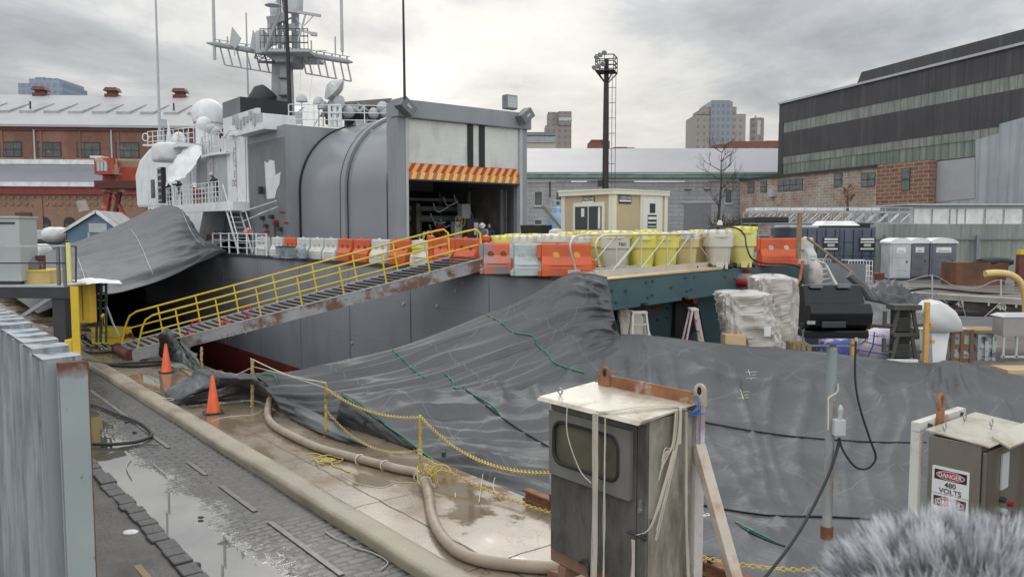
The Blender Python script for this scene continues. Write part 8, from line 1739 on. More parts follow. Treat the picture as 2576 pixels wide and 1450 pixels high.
# big suction hose
m_hos = M('suction_hose', (.32, .26, .20), .5, var=.12, vs=3, layers=[((.15, .115, .09), 2.5, (1, 1, 1), .5, .65, .6)])
hp = [(680, 1022), (673, 1042), (690, 1070), (740, 1098), (800, 1125), (860, 1142), (930, 1160), (1000, 1178), (1050, 1188), (1066, 1205), (1078, 1245), (1088, 1300), (1110, 1345), (1150, 1385), (1210, 1408), (1290, 1420), (1370, 1426), (1440, 1428)]
P_ = [onz(x, y, .085) for x, y in hp]; P_[0] += Z*.18
tag(MB().tube(cat(P_, 8), .082, 12).build('suction_hose', m_hos, smooth='all'), 'thick tan suction hose winding along the wet quay', 'hose')
mb = MB()
for x, y in ((905, 1155), (968, 1170), (1055, 1198), (1070, 1212)): c = onz(x, y, .085); d = Vector((.5, -.6, 0)).normalized() if x < 1050 else Vector((.2, -1, 0)).normalized(); s_ = d.cross(Z); mb.tube([c+(s_*cos(a)+Z*sin(a))*.095 for a in [2*pi*k/12 for k in range(12)]], .014, 5, True)
mb.build('hose_lashing', m_rop, tag(thing('hose_lashings', 'pale cord lashings tied round the thick tan hose', 'lashing', P_[8])))
for i, (x0, y0, x1, y1) in enumerate(((1150, 1195, 1145, 1250), (1215, 1205, 1205, 1262), (1245, 1215, 1260, 1255))):
    vrope([onb(x0, y0-15, 8.0), onb(x0-4, y0+12, 7.9), onz(x1, y1, .02)], .008, 'pale tie cords hanging from the quay rail', m_rop, 'tie_cord', 'tie cords on the quay rail')
for i, (x0, y0, x1, y1, w_) in enumerate(((455, 925, 498, 955, .12), (470, 930, 512, 952, .09))): tag(MB().bar(onz(x0, y0, .03), onz(x1, y1, .03), w_, .04).build('loose_plank', m_wood), ['wider loose plank lying by the farther cone', 'narrower loose plank lying by the farther cone'][i], 'plank')
# litter on the road side
g = onz(328, 1338, -.05); tag(blob(tuple(g), (.11, .09, .03), 2, m_white, 'foam_scrap', 14, 8, .2, None, .9, W2), 'crumpled white foam scrap on the dirt below the fence', 'litter')
tag(MB().bar(onz(345, 1422, -.07), onz(385, 1470, -.07), .09, .03).build('board_offcut', m_wood), 'grey board offcut on the dirt at the bottom edge', 'board')
for i, (x, y, s_) in enumerate(((490, 1420, .09), (318, 1060, .05), (338, 1086, .05), (505, 1300, .05), (466, 1405, .05))): tag(blob(tuple(onz(x, y, -.07)), (s_, s_*.6, s_*.35), i, m_dark, 'road_debris', 10, 7, .4, None, .9, W2), 'small dark lump of debris on the wet road', 'debris', 'dark debris on the wet road')
for i, (pts) in enumerate([[(330, 1150), (318, 1170), (325, 1190), (332, 1200)], [(300, 1125), (360, 1118), (400, 1120)], [(385, 1165), (405, 1182), (420, 1195)]]): gcable(pts, .009, ['short frayed twig of rope in the road puddle', 'thin wire lying across the wet road', 'white cord scrap at the edge of the puddle'][i], m_line if i != 1 else m_dark, 'cord', z=-.075, nm='cord_scrap')
# ---------------------------------------------------------------- sheet pile fence and its end post
m_pile = M('galvanised_piling', (.36, .395, .425), .42, .15, var=.09, vs=1.2, layers=[((.20, .23, .26), 2.0, (4, 4, .3), .46, .60, .9), ((.42, .48, .53), 3.0, (6, 6, .22), .58, .70, .7), ((.10, .115, .13), 3, (6, 6, .35), .62, .72, .8), ((.20, .12, .08), 9, (1, 1, 1), .72, .78, .6)], rvar=.25, bump=.12, bs=9)
t = thing('sheet_pile_fence', 'pale blue galvanised sheet pile wall with a stepped top at left', 'fence', S(13, 1.7, -.2))
ZF = 3.5; pa = onz(206, 905, ZF); aP, bP = AB(pa); a = aP+.10; k = 0
random.seed(21)
while a < 19.5:
    w_ = .44; zt = ZF+.02+.02*random.uniform(-1, 1)
    pr = [(a, bP-.22), (a+.05, bP+.0), (a+.08, bP+.03), (a+.24, bP+.03), (a+.28, bP+.0), (a+w_-.04, bP-.23)]
    mb = MB(SM); th = .02
    vs = [(x, y, z) for z in (-.2, zt) for x, y in pr]+[(x, y-th, z) for z in (-.2, zt) for x, y in pr]; m = len(pr)
    fs = [(i, i+1, m+i+1, m+i) for i in range(m-1)]+[(2*m+i, 2*m+i+1, 3*m+i+1, 3*m+i) for i in range(m-1)]+[(m+i, m+i+1, 3*m+i+1, 3*m+i) for i in range(m-1)]
    mb.add(vs, fs)
    # cap flap closing the trough
    mb.add([(pr[0][0], pr[0][1]+.0, zt+.004), (pr[1][0], pr[1][1], zt+.004), (pr[2][0], pr[2][1], zt+.004), (pr[3][0], pr[3][1], zt+.004), (pr[4][0], pr[4][1], zt+.004), (pr[5][0], pr[5][1], zt-.02), (a+.3, bP-.24, zt+.012)], [(0, 1, 2, 3, 4, 5, 6)])
    mb.build('pile_sheet', m_pile, t); a += w_; k += 1
def rpost(nt, vec, c, r):
    v, a_, b_, z = abvec(nt); edge = ramp(nt, mth(nt, 'ADD', z, mth(nt, 'MULTIPLY', tnoise(nt, vec, 9, det=6, off=3), .5)), [(0, 0.0), (1, 1.0)])
    mr = nd(nt, 'ShaderNodeMapRange'); nt.links.new(mth(nt, 'ADD', z, mth(nt, 'MULTIPLY', tnoise(nt, vec, 7, det=6, off=3), .30)), mr.inputs[0]); mr.inputs[1].default_value = 3.53; mr.inputs[2].default_value = 3.63; mr.clamp = True
    c = mixc(nt, mr.outputs[0], c, (.15, .06, .035)); return c, mth(nt, 'ADD', r, mth(nt, 'MULTIPLY', mr.outputs[0], .3))
m_hpost = M('rusting_blue_post', (.31, .355, .36), .5, var=.08, vs=2, layers=[((.15, .065, .035), 6, (1, 1, .7), .60, .67, .95), ((.40, .33, .27), 5, (1, 1, .8), .60, .70, .5)], post=rpost)
t = thing('fence_end_post', 'broad pale blue steel post with rusted top ending the fence', 'post', S(aP, bP, -.2))
mb = MB(SM); 
y0 = bP-.145; y1 = bP+.025
mb.bx(aP-.05, aP-.03, y0, y1, -.2, ZF); mb.bx(aP+.05, aP+.07, y0, y1, -.2, ZF-.01); mb.bx(aP-.03, aP+.05, (y0+y1)/2-.01, (y0+y1)/2+.01, -.2, ZF-.02)
mb.build('web', m_hpost, t, bevel=.004)
mb = MB(SM); mb.tube([(aP-.04, y1+.001, -.2), (aP-.04, y1+.001, ZF-.01)], .008, 6); mb.build('weld_bead', m_rust, t)
# ---------------------------------------------------------------- steel cabinet on its stand
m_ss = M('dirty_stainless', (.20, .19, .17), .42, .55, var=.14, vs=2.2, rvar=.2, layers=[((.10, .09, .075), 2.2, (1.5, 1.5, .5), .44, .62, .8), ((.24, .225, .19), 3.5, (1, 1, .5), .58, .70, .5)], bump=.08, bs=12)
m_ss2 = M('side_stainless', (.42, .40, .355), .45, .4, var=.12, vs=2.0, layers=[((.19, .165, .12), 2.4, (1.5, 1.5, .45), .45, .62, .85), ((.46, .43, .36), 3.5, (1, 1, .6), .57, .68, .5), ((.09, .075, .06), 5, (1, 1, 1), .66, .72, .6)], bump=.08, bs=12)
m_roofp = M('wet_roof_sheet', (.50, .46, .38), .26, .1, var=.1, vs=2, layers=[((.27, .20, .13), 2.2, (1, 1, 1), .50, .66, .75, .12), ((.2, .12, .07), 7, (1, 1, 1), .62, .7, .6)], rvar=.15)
Pr = W(1630, 1053, 7.4); a0c, b0c = AB(Pr); zt = Pr.z; Pl = onb(1387, 1002, b0c); a1c = AB(Pl)[0]; zb = onb(1391, 1381, b0c).z
b1c = AB(ona(1740, 1200, a0c))[1]
t = thing('steel_cabinet', 'large dirty stainless cabinet with a window and sloping cream roof', 'electrical cabinet', S(a0c, b0c, 0))
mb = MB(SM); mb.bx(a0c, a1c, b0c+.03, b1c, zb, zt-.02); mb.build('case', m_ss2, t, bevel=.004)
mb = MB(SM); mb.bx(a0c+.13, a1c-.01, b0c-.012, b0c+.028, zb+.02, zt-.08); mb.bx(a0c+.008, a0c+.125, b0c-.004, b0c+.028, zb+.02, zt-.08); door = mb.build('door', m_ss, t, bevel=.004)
# raised window bezel
wa0, wa1 = AB(onb(1598, 1200, b0c-.05))[0], AB(onb(1393, 1150, b0c-.05))[0]; wz1, wz0 = onb(1393, 1038, b0c-.05).z, onb(1393, 1205, b0c-.05).z
wa1 = a1c-.03; wa0 = a0c+.17
wz1, wz0 = zt-.14, zt-.83
def rrect(a0, a1, z0, z1, r, n=6): 
    o = []
    for (ca, cz, s0) in ((a1-r, z1-r, 0), (a0+r, z1-r, pi/2), (a0+r, z0+r, pi), (a1-r, z0+r, 1.5*pi)):
        for k in range(n+1): o.append((ca+r*cos(s0+pi/2*k/n), cz+r*sin(s0+pi/2*k/n)))
    return o
outer = rrect(wa0, wa1, wz0, wz1, .012); inner = rrect(wa0+.14, wa1-.07, wz0+.13, wz1-.09, .13)
mb = MB(SM); n_ = len(outer); mb.add([(a, b0c-.06, z) for a, z in outer]+[(a, b0c-.06, z) for a, z in inner]+[(a, b0c-.013, z) for a, z in outer]+[(a, b0c-.03, z) for a, z in inner], [(i, (i+1) % n_, n_+(i+1) % n_, n_+i) for i in range(n_)]+[(i, (i+1) % n_, 2*n_+(i+1) % n_, 2*n_+i) for i in range(n_)]+[(n_+i, n_+(i+1) % n_, 3*n_+(i+1) % n_, 3*n_+i) for i in range(n_)])
bz = mb.build('window_bezel', M('bezel_steel', (.27, .26, .235), .4, .5, var=.12, vs=3), door)
mb = MB(SM); mb.tube([(a, b0c-.062, z) for a, z in rrect(wa0+.15, wa1-.08, wz0+.14, wz1-.10, .12)], .018, 6, True); mb.build('window_gasket', m_rubber, bz, smooth=True)
mb = MB(SM); mb.prism([(a, b0c-.034, z) for a, z in inner], (0, .006, 0)); mb.build('window_pane', M('fogged_window', (.105, .095, .065), .3, var=.3, vs=1.6, spec=.5, layers=[((.17, .155, .11), 1.5, (1, 1, 1), .5, .65, .8)]), bz)
# roof plate with a dropped lip
mb = MB(SM); ro = .17
rf = [(a0c-.03, b0c-.17), (a1c+.05, b0c-.17), (a1c+.05, b1c+.02), (a0c-.03, b1c+.02)]
zf, zk = zt+.0, zt+.06
mb.hexa([(a0c-.03, b0c-.17, zf-.035), (a1c+.05, b0c-.17, zf-.035), (a1c+.05, b1c+.02, zk-.012), (a0c-.03, b1c+.02, zk-.012), (a0c-.03, b0c-.13, zf+.0), (a1c+.05, b0c-.13, zf+.0), (a1c+.05, b1c+.02, zk), (a0c-.03, b1c+.02, zk)])
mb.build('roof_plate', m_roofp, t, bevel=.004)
# eye bolt, lifting frame and lifting eyes
def eye(c, r, ax, mat, parent, tr=.009, name='eye_bolt'):
    c = Vector(c); ax = Vector(ax).normalized(); mb = MB(); mb.tube([c+(ax*cos(k*pi/7)+Z*sin(k*pi/7))*r+Z*r for k in range(14)], tr, 6, True); mb.tube([c-Z*.03, c], tr, 6); return mb.build(name, mat, parent, smooth=True)
P = ona(1434, 968, a1c-.12) if False else S(a1c-.12, b0c+.02, zf+.03); eye(P, .032, U, m_steel, t)
mb = MB(SM); mb.bx(a0c-.02, a1c-.08, b1c-.04, b1c-.02, zk-.02, zk+.12); mb.bx(a0c-.02, a1c-.08, b1c-.02, b1c+.05, zk-.02, zk-.002)
mb.build('lifting_angle', M('rusty_angle', (.27, .115, .055), .7, var=.3, vs=5, layers=[((.45, .40, .33), 4, (1, 1, 1), .55, .66, .8)]), t)
def lug(a, b, z, mat, parent, s=1.0):
    mb = MB(SM); pts = [(a-.075*s, z), (a+.075*s, z), (a+.075*s, z+.16*s)]+[(a+.075*s*cos(q), z+.16*s+.075*s*sin(q)) for q in [pi*k/8 for k in range(1, 8)]]+[(a-.075*s, z+.16*s)]
    hole = [(a+.028*s*cos(q), z+.16*s+.045*s*sin(q)) for q in [2*pi*k/12 for k in range(12)]]
    mb2 = bmesh.new()
    mb.prism([(x, b, zz) for x, zz in pts], (0, .03, 0)); o = mb.build('lifting_lug', mat, parent, bevel=.004)
    MB(SM).prism([(x, b-.003, zz) for x, zz in hole], (0, .036, 0)).build('lug_hole', m_black, o); return o
m_lug = M('lug_rust', (.26, .12, .06), .7, var=.3, vs=6); m_lug2 = M('lug_pale', (.45, .38, .30), .6, var=.2, vs=6)
lug(a1c-.20, b1c-.06, zk+.0, m_lug, t, .9); lug(a0c-.06, b1c+.02, zk-.02, m_lug2, t, .95)
# latch, handle, hinges
mb = MB(SM); mb.bx(a0c+.05, a0c+.08, b0c-.03, b0c-.005, zb+.78, zb+.90); mb.cyl((a0c+.065, b0c-.04, zb+.80), (a0c+.065, b0c-.005, zb+.80), .02, 8); mb.build('door_handle', m_steel, door)
mb = MB(SM); mb.cyl((a0c-.03, b0c-.03, zb+.55), (a0c+.22, b0c-.03, zb+.55), .014, 6); mb.bx(a0c-.01, a0c+.04, b0c-.04, b0c-.005, zb+.52, zb+.58); mb.build('hasp', m_dark, door)
mb = MB(SM); mb.bx(a1c+.006, a1c+.09, b0c+.06, b0c+.2, zt-1.0, zt-.03); mb.build('side_conduit_box', M('pale_box', (.42, .45, .46), .5), t)
# stand legs and timber
m_tmb = M('painted_timber', (.50, .44, .37), .7, var=.1, vs=2, layers=[((.36, .22, .16), 1.3, (1, 1, 1), .48, .56, .8), ((.6, .57, .53), 2, (1, 1, 1), .6, .7, .5)])
stand = thing('cabinet_stand', 'painted timber stand and slanted brace carrying the large cabinet', 'stand', S(a0c, b1c, 0))
MB(SM).bx(a0c-.01, a0c+.12, b1c+.055, b1c+.19, -.2, zk-.03).build('post', M('white_timber', (.55, .52, .50), .6, layers=[((.36, .26, .25), 1.5, (1, 1, .8), .5, .56, .8)]), stand, bevel=.006)
MB(SM).bx(a1c-.15, a1c-.02, b1c+.055, b1c+.19, -.2, zk-.1).build('post', m_tmb, stand, bevel=.006)
A_, B_2 = W(1757, 1120, 7.85), W(1862, 1500, 7.1); MB().bar(A_, B_2, .11, .11).build('brace', m_tmb, stand, bevel=.006)
m_skid = M('red_brown_skid', (.25, .14, .10), .7, var=.2, vs=3)
MB(SM).bx(a0c-.1, a1c+.06, b0c+.05, b0c+.17, zb-.16, zb-.004).build('skid', m_skid, stand, bevel=.006)
MB(SM).bx(a0c-.1, a1c+.06, b1c-.14, b1c-.02, zb-.16, zb-.004).build('skid', m_skid, stand, bevel=.006)
for a in (a0c+.1, a1c-.2): MB(SM).bx(a, a+.12, b0c+.03, b1c+.04, zb-.30, zb-.165).build('cross_bearer', m_skid, stand, bevel=.006)
for a in (a0c+.1, a1c-.2): MB(SM).bx(a+.01, a+.11, b0c+.06, b0c+.16, .0, zb-.305).build('leg', m_tmb, stand)
q = onz(1415, 1448, .06); tag(MB().bar(onz(1385, 1436, .05), onz(1470, 1462, .05), .16, .1).build('timber_block', m_skid, bevel=.01), 'red brown timber block on the quay below the large cabinet', 'timber block')
# white strings over the roof and down the face
rnd = random.Random(12); m_str = M('frayed_string', (.55, .50, .42), .8, var=.15)
t = thing('frayed_string_bundle', 'frayed white strings draped over the cabinet roof and hanging down', 'string bundle', S(a0c+.6, b0c-.1, zt))
def hang(a, b, z1, z0, n, sp, r=.005, sway=.02):
    mb = MB(SM)
    for i in range(n):
        da = rnd.uniform(-sp, sp); pts = []; m = 8; ph = rnd.random()*6; e = z0+rnd.uniform(0, .12)
        for k in range(m+1): f = k/m; pts.append((a+da*(1-.3*f)+sway*sin(ph+f*5)*f, b-rnd.uniform(0, .015), lerp(z1, e, f)))
        mb.tube([tuple(p) for p in cat(pts, 3)], r, 4)
    return mb.build('strands', m_str, t)
aS = AB(onb(1585 if False else 1505, 1050, b0c-.15))[0]
hang(aS, b0c-.185, zt-.01, .35, 16, .035); hang(aS-.13, b0c-.185, zt-.01, .45, 3, .012); hang(a0c+.09, b0c-.08, zb+.52, .4, 5, .02)
mb = MB(SM)
for i in range(9): j = rnd.uniform(-.02, .02); mb.tube([tuple(p) for p in cat([(aS+j, b0c-.17, zt+.0), (aS-.15+j, b0c-.10+j, zt+.025), (a0c+.25, b0c+.15+j*2, zt+.05), (a0c+.02, b1c-.25+j*2, zt+.06), (a0c-.045, b1c-.25+j, zt+.02), (a0c-.05, b1c-.28+j*2, zt-.3)], 5)], .0055, 4)
for i in range(11): j = rnd.uniform(-.05, .05); e = rnd.uniform(.3, 1.1); mb.tube([tuple(p) for p in cat([(a0c-.04, b1c-.27+j, zt+.02), (a0c-.045, b1c-.32+j, zt-.3), (a0c-.045, b1c-.36+j-e*.2, zt-e), (a0c-.04, b1c-.40+j-e*.2, zt-e-.12)], 5)], .005, 4)
for i in range(6): j = rnd.uniform(-.02, .02); mb.tube([tuple(p) for p in cat([(a0c-.045, b1c-.16+j, zt+.0), (a0c-.05, b1c-.15+j, zt-.6), (a0c-.05, b1c-.12+j, zt-1.3), (a0c-.05, b1c-.02+j*3, .3)], 5)], .0055, 4)
for i in range(4): j = rnd.uniform(-.012, .012); mb.tube([tuple(p) for p in cat([(a0c-.045, b1c-.34+j, zt-.35), (a0c-.045, b1c-.45+j, zt-.62), (a0c-.03, b0c+.03+j, zb+.66), (a0c+.1, b0c-.04, zb+.55)], 5)], .005, 4)
mb.tube([tuple(p) for p in cat([(aS+.42, b0c-.175, zt), (aS+.40, b0c-.19, zt-.3), (aS+.22, b0c-.19, zt-.62), (aS+.05, b0c-.19, zt-.72)], 6)], .006, 4)
mb.build('roof_strands', m_str, t)
mb = MB(SM); m_blr = M('blue_twine', (.06, .17, .45), .7)
for i in range(9): j = rnd.uniform(-.04, .04); mb.tube([tuple(p) for p in cat([(a0c-.03+j*.3, b1c+.03+j, zk+.08), (a0c-.07+j, b1c+.0+j, zk-.02), (a0c-.05, b1c-.05+j*2, zk-.06+j), (a0c-.06+j, b1c+.06, zk-.1)], 4)], .006, 4)
mb.tube([tuple(p) for p in cat([(a0c-.05, b1c+.05, zk), (a0c-.03, b1c+.08, zk-.2), (a0c-.03, b1c+.085, zk-.42)], 5)], .007, 4)
tag(mb.build('blue_twine', m_blr), 'blue twine knotted round the pale lifting lug of the cabinet', 'twine')
tag(MB().tube(cat([onz(1415, 1440, .1), W(1468, 1380+30, 8), W(1485, 1450, 7.8)], 5), .02, 6).build('black_cable', m_rubber), 'short black cable under the left of the large cabinet', 'cable')
# ---------------------------------------------------------------- cabinet with danger sign
Pc = W(2470, 1119, 6.0); a0d, b0d = AB(Pc); ztd = Pc.z; a1d = AB(onb(2337, 1093, b0d))[0]; b1d = b0d+.95
zbd = ztd-1.0
t = thing('danger_cabinet', 'smaller stainless cabinet with a danger sign at the right edge', 'electrical cabinet', S(a0d, b0d, 0))
m_ss3 = M('brown_stainless', (.29, .265, .225), .3, .65, var=.12, vs=1.2, layers=[((.16, .12, .075), 1.2, (2, 2, .15), .48, .64, .6), ((.36, .33, .28), 1.5, (2, 2, .12), .56, .68, .5)])
MB(SM).bx(a0d+.004, a1d, b0d, b1d, zbd, ztd-.004).build('case', m_ss3, t, bevel=.004)
MB(SM).bx(a0d-.03, a0d+.0, b0d+.02, b1d, zbd+.03, ztd-.06).build('door', m_ss3, t, bevel=.006)
ztd += .034; mb = MB(SM); mb.hexa([(a0d-.06, b0d-.02, ztd-.04), (a1d+.02, b0d-.02, ztd), (a1d+.02, b1d, ztd), (a0d-.06, b1d, ztd-.04), (a0d-.055, b0d-.02, ztd-.03), (a1d+.02, b0d-.02, ztd+.012), (a1d+.02, b1d, ztd+.012), (a0d-.055, b1d, ztd-.03)]); mb.hexa([(a0d-.13, b0d+.18, ztd-.07), (a0d-.0, b0d+.18, ztd-.01), (a0d-.0, b1d, ztd-.01), (a0d-.13, b1d, ztd-.07), (a0d-.13, b0d+.18, ztd-.055), (a0d-.0, b0d+.18, ztd+.012), (a0d-.0, b1d, ztd+.012), (a0d-.13, b1d, ztd-.055)]); mb.build('roof_plate', m_roofp, t); ztd -= .02
for (a, b) in ((a0d+.30, b0d+.06), (a0d+.12, b0d+.5), (a1d-.05, b0d+.55)): eye(S(a, b, ztd+.035), .028, V, m_steel, t, .006)
m_hole = m_dark
MB(SM).bx(a0d-.045, a0d-.032, b0d+.30, b0d+.44, ztd-.42, ztd-.13).build('white_placard', m_lg, t); 
for (b, z, mt) in ((b0d+.33, ztd-.50, m_dark), (b0d+.36, ztd-.60, m_lg), (b0d+.50, ztd-.57, m_va), (b0d+.36, ztd-.70, m_va)):
    MB(SM).cyl((a0d-.07, b, z), (a0d-.031, b, z), .024, 12).build('push_button', mt, t, smooth=True)
# sign
sa1 = a1d-.04; sw = .278; z1s = ztd-.245
m_sw = M('sign_white', (.66, .66, .65), .4, var=.03); m_sr = M('sign_red', (.35, .03, .05), .4)
q = lambda a, z, o=0: S(a, b0d-.006-o, z)
mb = MB(SM); mb.prism([(a, b0d-.004, z) for a, z in rrect(sa1-sw, sa1, z1s-.44, z1s, .012, 3)], (0, -.003, 0)); sg = mb.build('danger_sign', m_sw, t)
ctr = sa1-sw/2
for dz in (0, -.215):
    MB(SM).bx(sa1-sw+.018, sa1-.018, b0d-.0095, b0d-.0075, z1s-.105+dz, z1s-.025+dz).build('sign_band', m_black, sg)
    el = [(ctr+.108*cos(x), z1s-.065+dz+.035*sin(x)) for x in [2*pi*k/24 for k in range(24)]]
    MB(SM).prism([(a, b0d-.0105, z) for a, z in el], (0, -.0008, 0)).build('sign_oval', m_sw, sg); MB(SM).prism([(ctr+(a-ctr)*.95, b0d-.0118, z1s-.065+dz+(z-z1s+.065-dz)*.88) for a, z in el], (0, -.0008, 0)).build('sign_oval', m_sr, sg)
    text('lettering', 'DANGER', S(ctr, b0d-.0135, z1s-.065+dz), -U, Z, .036, m_sw, sg, .012, .175)
text('lettering', '480', S(ctr, b0d-.0085, z1s-.140), -U, Z, .042, m_black, sg, .02); text('lettering', 'VOLTS', S(ctr, b0d-.0085, z1s-.192), -U, Z, .042, m_black, sg, .02)
MB(SM).bx(sa1-sw, sa1, b0d-.0082, b0d-.0072, z1s-.222, z1s-.219).build('sign_split', m_dark, sg)
fr_ = thing('support_rack', 'white painted angle frame with rusty lifting eye behind the danger cabinet', 'frame', S(a1d+.12, b0d, 0)); m_wrf = M('rusty_white_frame', (.58, .57, .53), .5, var=.06, layers=[((.32, .16, .07), 5, (1, 1, 1), .56, .66, .7)])
MB(SM).bx(a1d+.06, a1d+.13, b0d-.03, b0d+.04, -.1, ztd+.0).build('post', m_wrf, fr_); MB(SM).bx(a1d+.06, a1d+.13, b0d-.03, b1d-.1, ztd+.004, ztd+.075).build('top_bar', m_wrf, fr_); MB(SM).bx(a1d+.06, a1d+.13, b1d-.17, b1d-.1, -.1, ztd+.0).build('post', m_wrf, fr_)
mb = MB(SM); bb = b0d+.30
for k in range(12): pass
pts = [(bb+.045*cos(x), ztd+.20+.07*sin(x)) for x in [2*pi*k/14 for k in range(14)]]
mb.tube([(a1d+.045, b, z) for b, z in pts], .016, 6, True); mb.bx(a1d+.03, a1d+.058, bb-.05, bb+.05, ztd+.0, ztd+.14); mb.build('lifting_eye', m_lug, fr_, smooth=True)
for b in (b0d+.12, b1d-.2): MB(SM).cyl((a1d+.03, b, ztd+.04), (a1d+.058, b, ztd+.04), .016, 6).build('bolt', m_dark, fr_)
# ---------------------------------------------------------------- floodlight on its pipe
Yp = 7.0; Pb = W(2094, 874, Yp); t = thing('pipe_floodlight', 'black floodlight seen from behind on a tall grey green pipe', 'floodlight', (Pb.x, Yp, 0))
m_pipe = M('grey_green_pipe', (.25, .29, .28), .5, var=.08, layers=[((.22, .12, .07), 2.5, (6, 6, .5), .60, .68, .9)])
def ppost(nt, vec, c, r):
    v, a_, b_, z = abvec(nt); mr = nd(nt, 'ShaderNodeMapRange'); nt.links.new(mth(nt, 'ADD', z, mth(nt, 'MULTIPLY', tnoise(nt, vec, 6, det=4), .4)), mr.inputs[0]); mr.inputs[1].default_value = 1.95; mr.inputs[2].default_value = 2.05; mr.inputs[3].default_value = 1; mr.inputs[4].default_value = 0; mr.clamp = True
    return mixc(nt, mth(nt, 'MULTIPLY', mr.outputs[0], .75), c, (.33, .36, .36)), r
m_pipe2 = M('lower_pipe', (.26, .28, .27), .5, var=.1, layers=[((.25, .13, .07), 2.2, (6, 6, .45), .52, .62, .9)], post=ppost)
zs = W(2094, 1005, Yp).z
MB().cyl((Pb.x, Yp, 0), (Pb.x, Yp, zs), .041, 20).build('pipe', m_pipe2, t, smooth=True); MB().cyl((Pb.x, Yp, zs), (Pb.x, Yp, Pb.z), .047, 20).build('upper_pipe', m_pipe, t, smooth=True); MB().cyl((Pb.x, Yp, W(0, 1352, Yp).z), (Pb.x, Yp, W(0, 1322, Yp).z), .055, 16).build('coupling', m_rust, t, smooth=True)
qf = lambda px, py, y=0: W(px, py, Yp+y)
m_fl = M('black_housing', (.006, .0065, .008), .30, var=.1, spec=.35, rvar=.08)
A, B = qf(2036, 828), qf(2182, 719)
prof = [(.10, 0), (-.02, .0), (-.10, .10), (-.06, .20), (.02, .40), (.10, .42), (.2, .42), (.2, 0)]
hz = B.z-A.z
mb = MB(); x0, x1 = qf(2024, 785).x, qf(2180, 785).x
pr = [(.16, 0), (-.02, .0), (-.13, .06), (-.15, .16), (-.10, .24), (.02, hz/ .86*.5), (.09, hz), (.13, hz+.005), (.17, hz-.01)]
vs = []; nL = 14
for i in range(nL+1):
    f = i/nL; x = lerp(x0, x1, f); 
    for y, z in pr: inset = .012*(z/hz); vs.append((lerp(x0+inset*1.0, x1-inset*1.0, f), Yp+y, A.z+z))
m = len(pr); mb.add(vs, [(i*m+k, i*m+(k+1) % m, (i+1)*m+(k+1) % m, (i+1)*m+k) for i in range(nL) for k in range(m)]+[tuple(range(m))[::-1], tuple(range(nL*m, nL*m+m))])
mb.build('lamp_housing', m_fl, t, bevel=.012)
MB().bx(x0-.005, x1+.005, Yp-.06, Yp+.16, A.z-.075, A.z-.002).build('lower_rim', m_fl, t, bevel=.015)
a_, b_ = qf(2066, 832, -.15), qf(2127, 816, -.15); MB().bx(a_.x, b_.x, Yp-.165, Yp-.149, a_.z+.03, b_.z+.03).build('gear_cover', M('cover_grey', (.03, .033, .038), .3), t, bevel=.006)
for px in (2050, 2120): a_ = qf(px, 719, 0); MB().bx(a_.x-.015, a_.x+.09, Yp+.05, Yp+.09, a_.z-.02, a_.z+.012).build('latch', m_grey2, t)
a_ = qf(2030, 812, -.15); MB().bx(a_.x, a_.x+.07, Yp-.155, Yp-.149, a_.z-.01, a_.z+.02).build('rating_plate', m_steel, t)
for s_, x in ((0, x0-.02), (1, x1+.02)): MB().cyl((x-.012, Yp+.0, A.z+.03), (x+.012, Yp+.0, A.z+.03), .03, 12).build('yoke_knob', m_black, t)
zy = qf(0, 868).z; MB().tube([(x0-.005, Yp, A.z+.03), (x0-.005, Yp, zy+.04), (x0+.05, Yp, zy), (x1-.05, Yp, zy), (x1+.005, Yp, zy+.04), (x1+.005, Yp, A.z+.03)], .012, 8).build('yoke', m_steel, t, smooth=True)
MB().lathe([(.05, -.02), (.05, .01), (.02, .03)], (Pb.x, Yp, Pb.z), 16).build('pipe_cap', m_steel, t); MB().ball(qf(2153, 853, -.05), .022, 8, 6).build('cable_gland', m_lg, t)
c1 = cat([qf(2153, 855, -.05), qf(2151, 934, -.06), qf(2155.5, 988, -.06), qf(2168, 1041, -.06), qf(2189, 1105, -.06), qf(2203, 1148, -.06), qf(2189, 1173, -.06), qf(2168, 1179, -.06), qf(2146, 1168, -.06), qf(2120, 1130, -.05), qf(2111, 1100, -.03)], 8)
MB().tube(c1, .010, 6).build('supply_cable', m_rubber, t, smooth=True)
a_, b_ = qf(2099, 1096, -.1), qf(2129, 1056, -.1); bxo = MB().bx(a_.x, b_.x, Yp-.10, Yp-.02, a_.z, b_.z).build('junction_box', M('box_grey', (.45, .46, .47), .5), t, bevel=.005)
c = qf(2114, 1040, -.06); MB().lathe([(.018, -.045), (.02, 0), (.026, .03), (.026, .05), (.012, .075), (.002, .082)], c, 12).build('lamp_bulb', M('bulb', (.5, .52, .52), .1, spec=.8, alpha=.8), t, smooth=True)
MB().tube(cat([qf(2111, 1100, -.05), qf(2107, 1125, -.06), qf(2082, 1198, -.15), qf(2029, 1304, -.4), qf(1976, 1386, -.6), qf(1900, 1480, -.8)], 6), .014, 7).build('ground_cable', m_rubber, t, smooth=True)
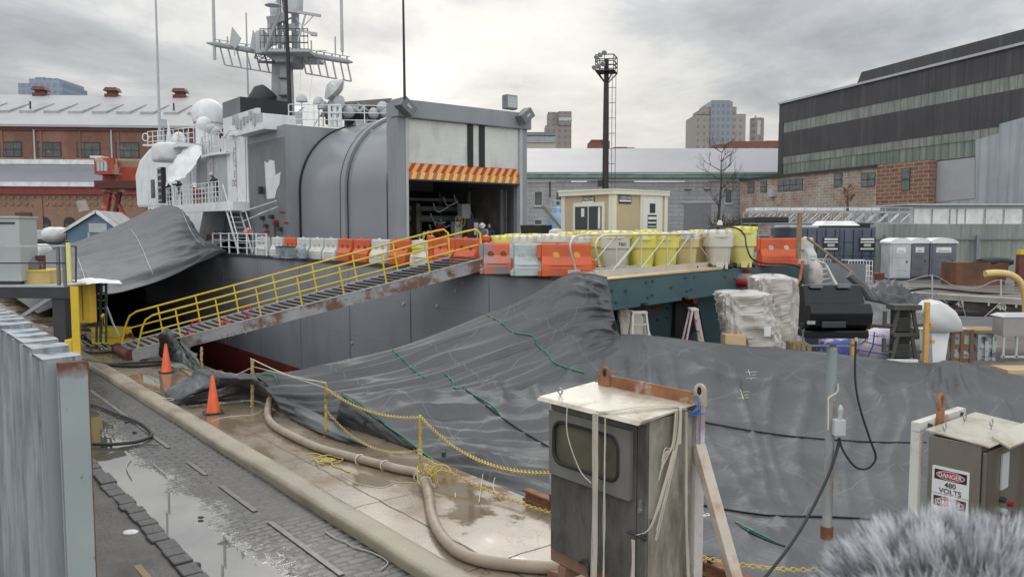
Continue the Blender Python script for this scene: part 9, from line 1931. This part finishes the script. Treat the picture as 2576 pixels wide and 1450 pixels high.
MB().tube(cat([qf(2108, 965, -.06), qf(2106, 985, -.06), qf(2085, 1000, -.06), qf(2084, 1015, -.06), qf(2083, 1080, -.05)], 5), .008, 5).build('tie_string', m_str, t)
# ---------------------------------------------------------------- furry microphone windshield close to the lens
t = thing('furry_windshield', 'fluffy grey fur microphone windshield at the bottom right corner', 'microphone windshield', W(2390, 1560, .60))
c = W(2395, 1608, .60); rx, ry, rz_3 = .092, .075, .082
MB().ball(c, 1.0, 20, 14, (rx*.86, ry*.86, rz_3*.86)).build('core', M('fur_base', (.13, .135, .145), .9), t, smooth=True)
rnd = random.Random(3); me = bpy.data.meshes.new('fur'); vs = []; fs = []; ms = []
for i in range(21000):
    a = rnd.random()*2*pi; zz = rnd.uniform(-.3, 1)
    q_ = sqrt(max(0, 1-zz*zz)); n_ = Vector((q_*cos(a), q_*sin(a), zz))
    if n_.y > .55: continue
    p = Vector((n_.x*rx, n_.y*ry, n_.z*rz_3))*.9
    tuft = noise.noise(n_*5.5)*.9; tf2 = noise.noise(n_*5.5+Vector((9, 3, 1)))*.9
    sw = (n_*1.0+Vector((-.15+tuft, tf2*.5, .55+.4*tuft))).normalized(); ln = rnd.uniform(.016, .034)*(1+.5*noise.noise(n_*3))
    side = sw.cross(Vector((0, 1, .1))).normalized()*rnd.uniform(.0004, .0009); bend = Vector((rnd.uniform(-.3, .3), rnd.uniform(-.2, .2), rnd.uniform(-.1, .3)))
    b0_ = len(vs); m1 = p+sw*ln*.5; m2 = p+(sw+bend*.5).normalized()*ln
    vs += [p-side, p+side, m1-side*.8, m1+side*.8, m2]; fs += [(b0_, b0_+1, b0_+3, b0_+2), (b0_+2, b0_+3, b0_+4)]; k_ = noise.noise(n_*7+Vector((2, 8, 4)))+rnd.uniform(-.35, .35); mi = 0 if k_ > .12 else (1 if k_ > -.22 else 2); ms += [mi, mi]
mb = MB(); mb.v = [c+v_ for v_ in vs]; mb.f = fs; mb.m = ms
mb.build('fur', [M('fur_light', (.85, .86, .88), .8), M('fur_mid', (.56, .57, .60), .8), M('fur_dark', (.22, .225, .24), .8)], t)
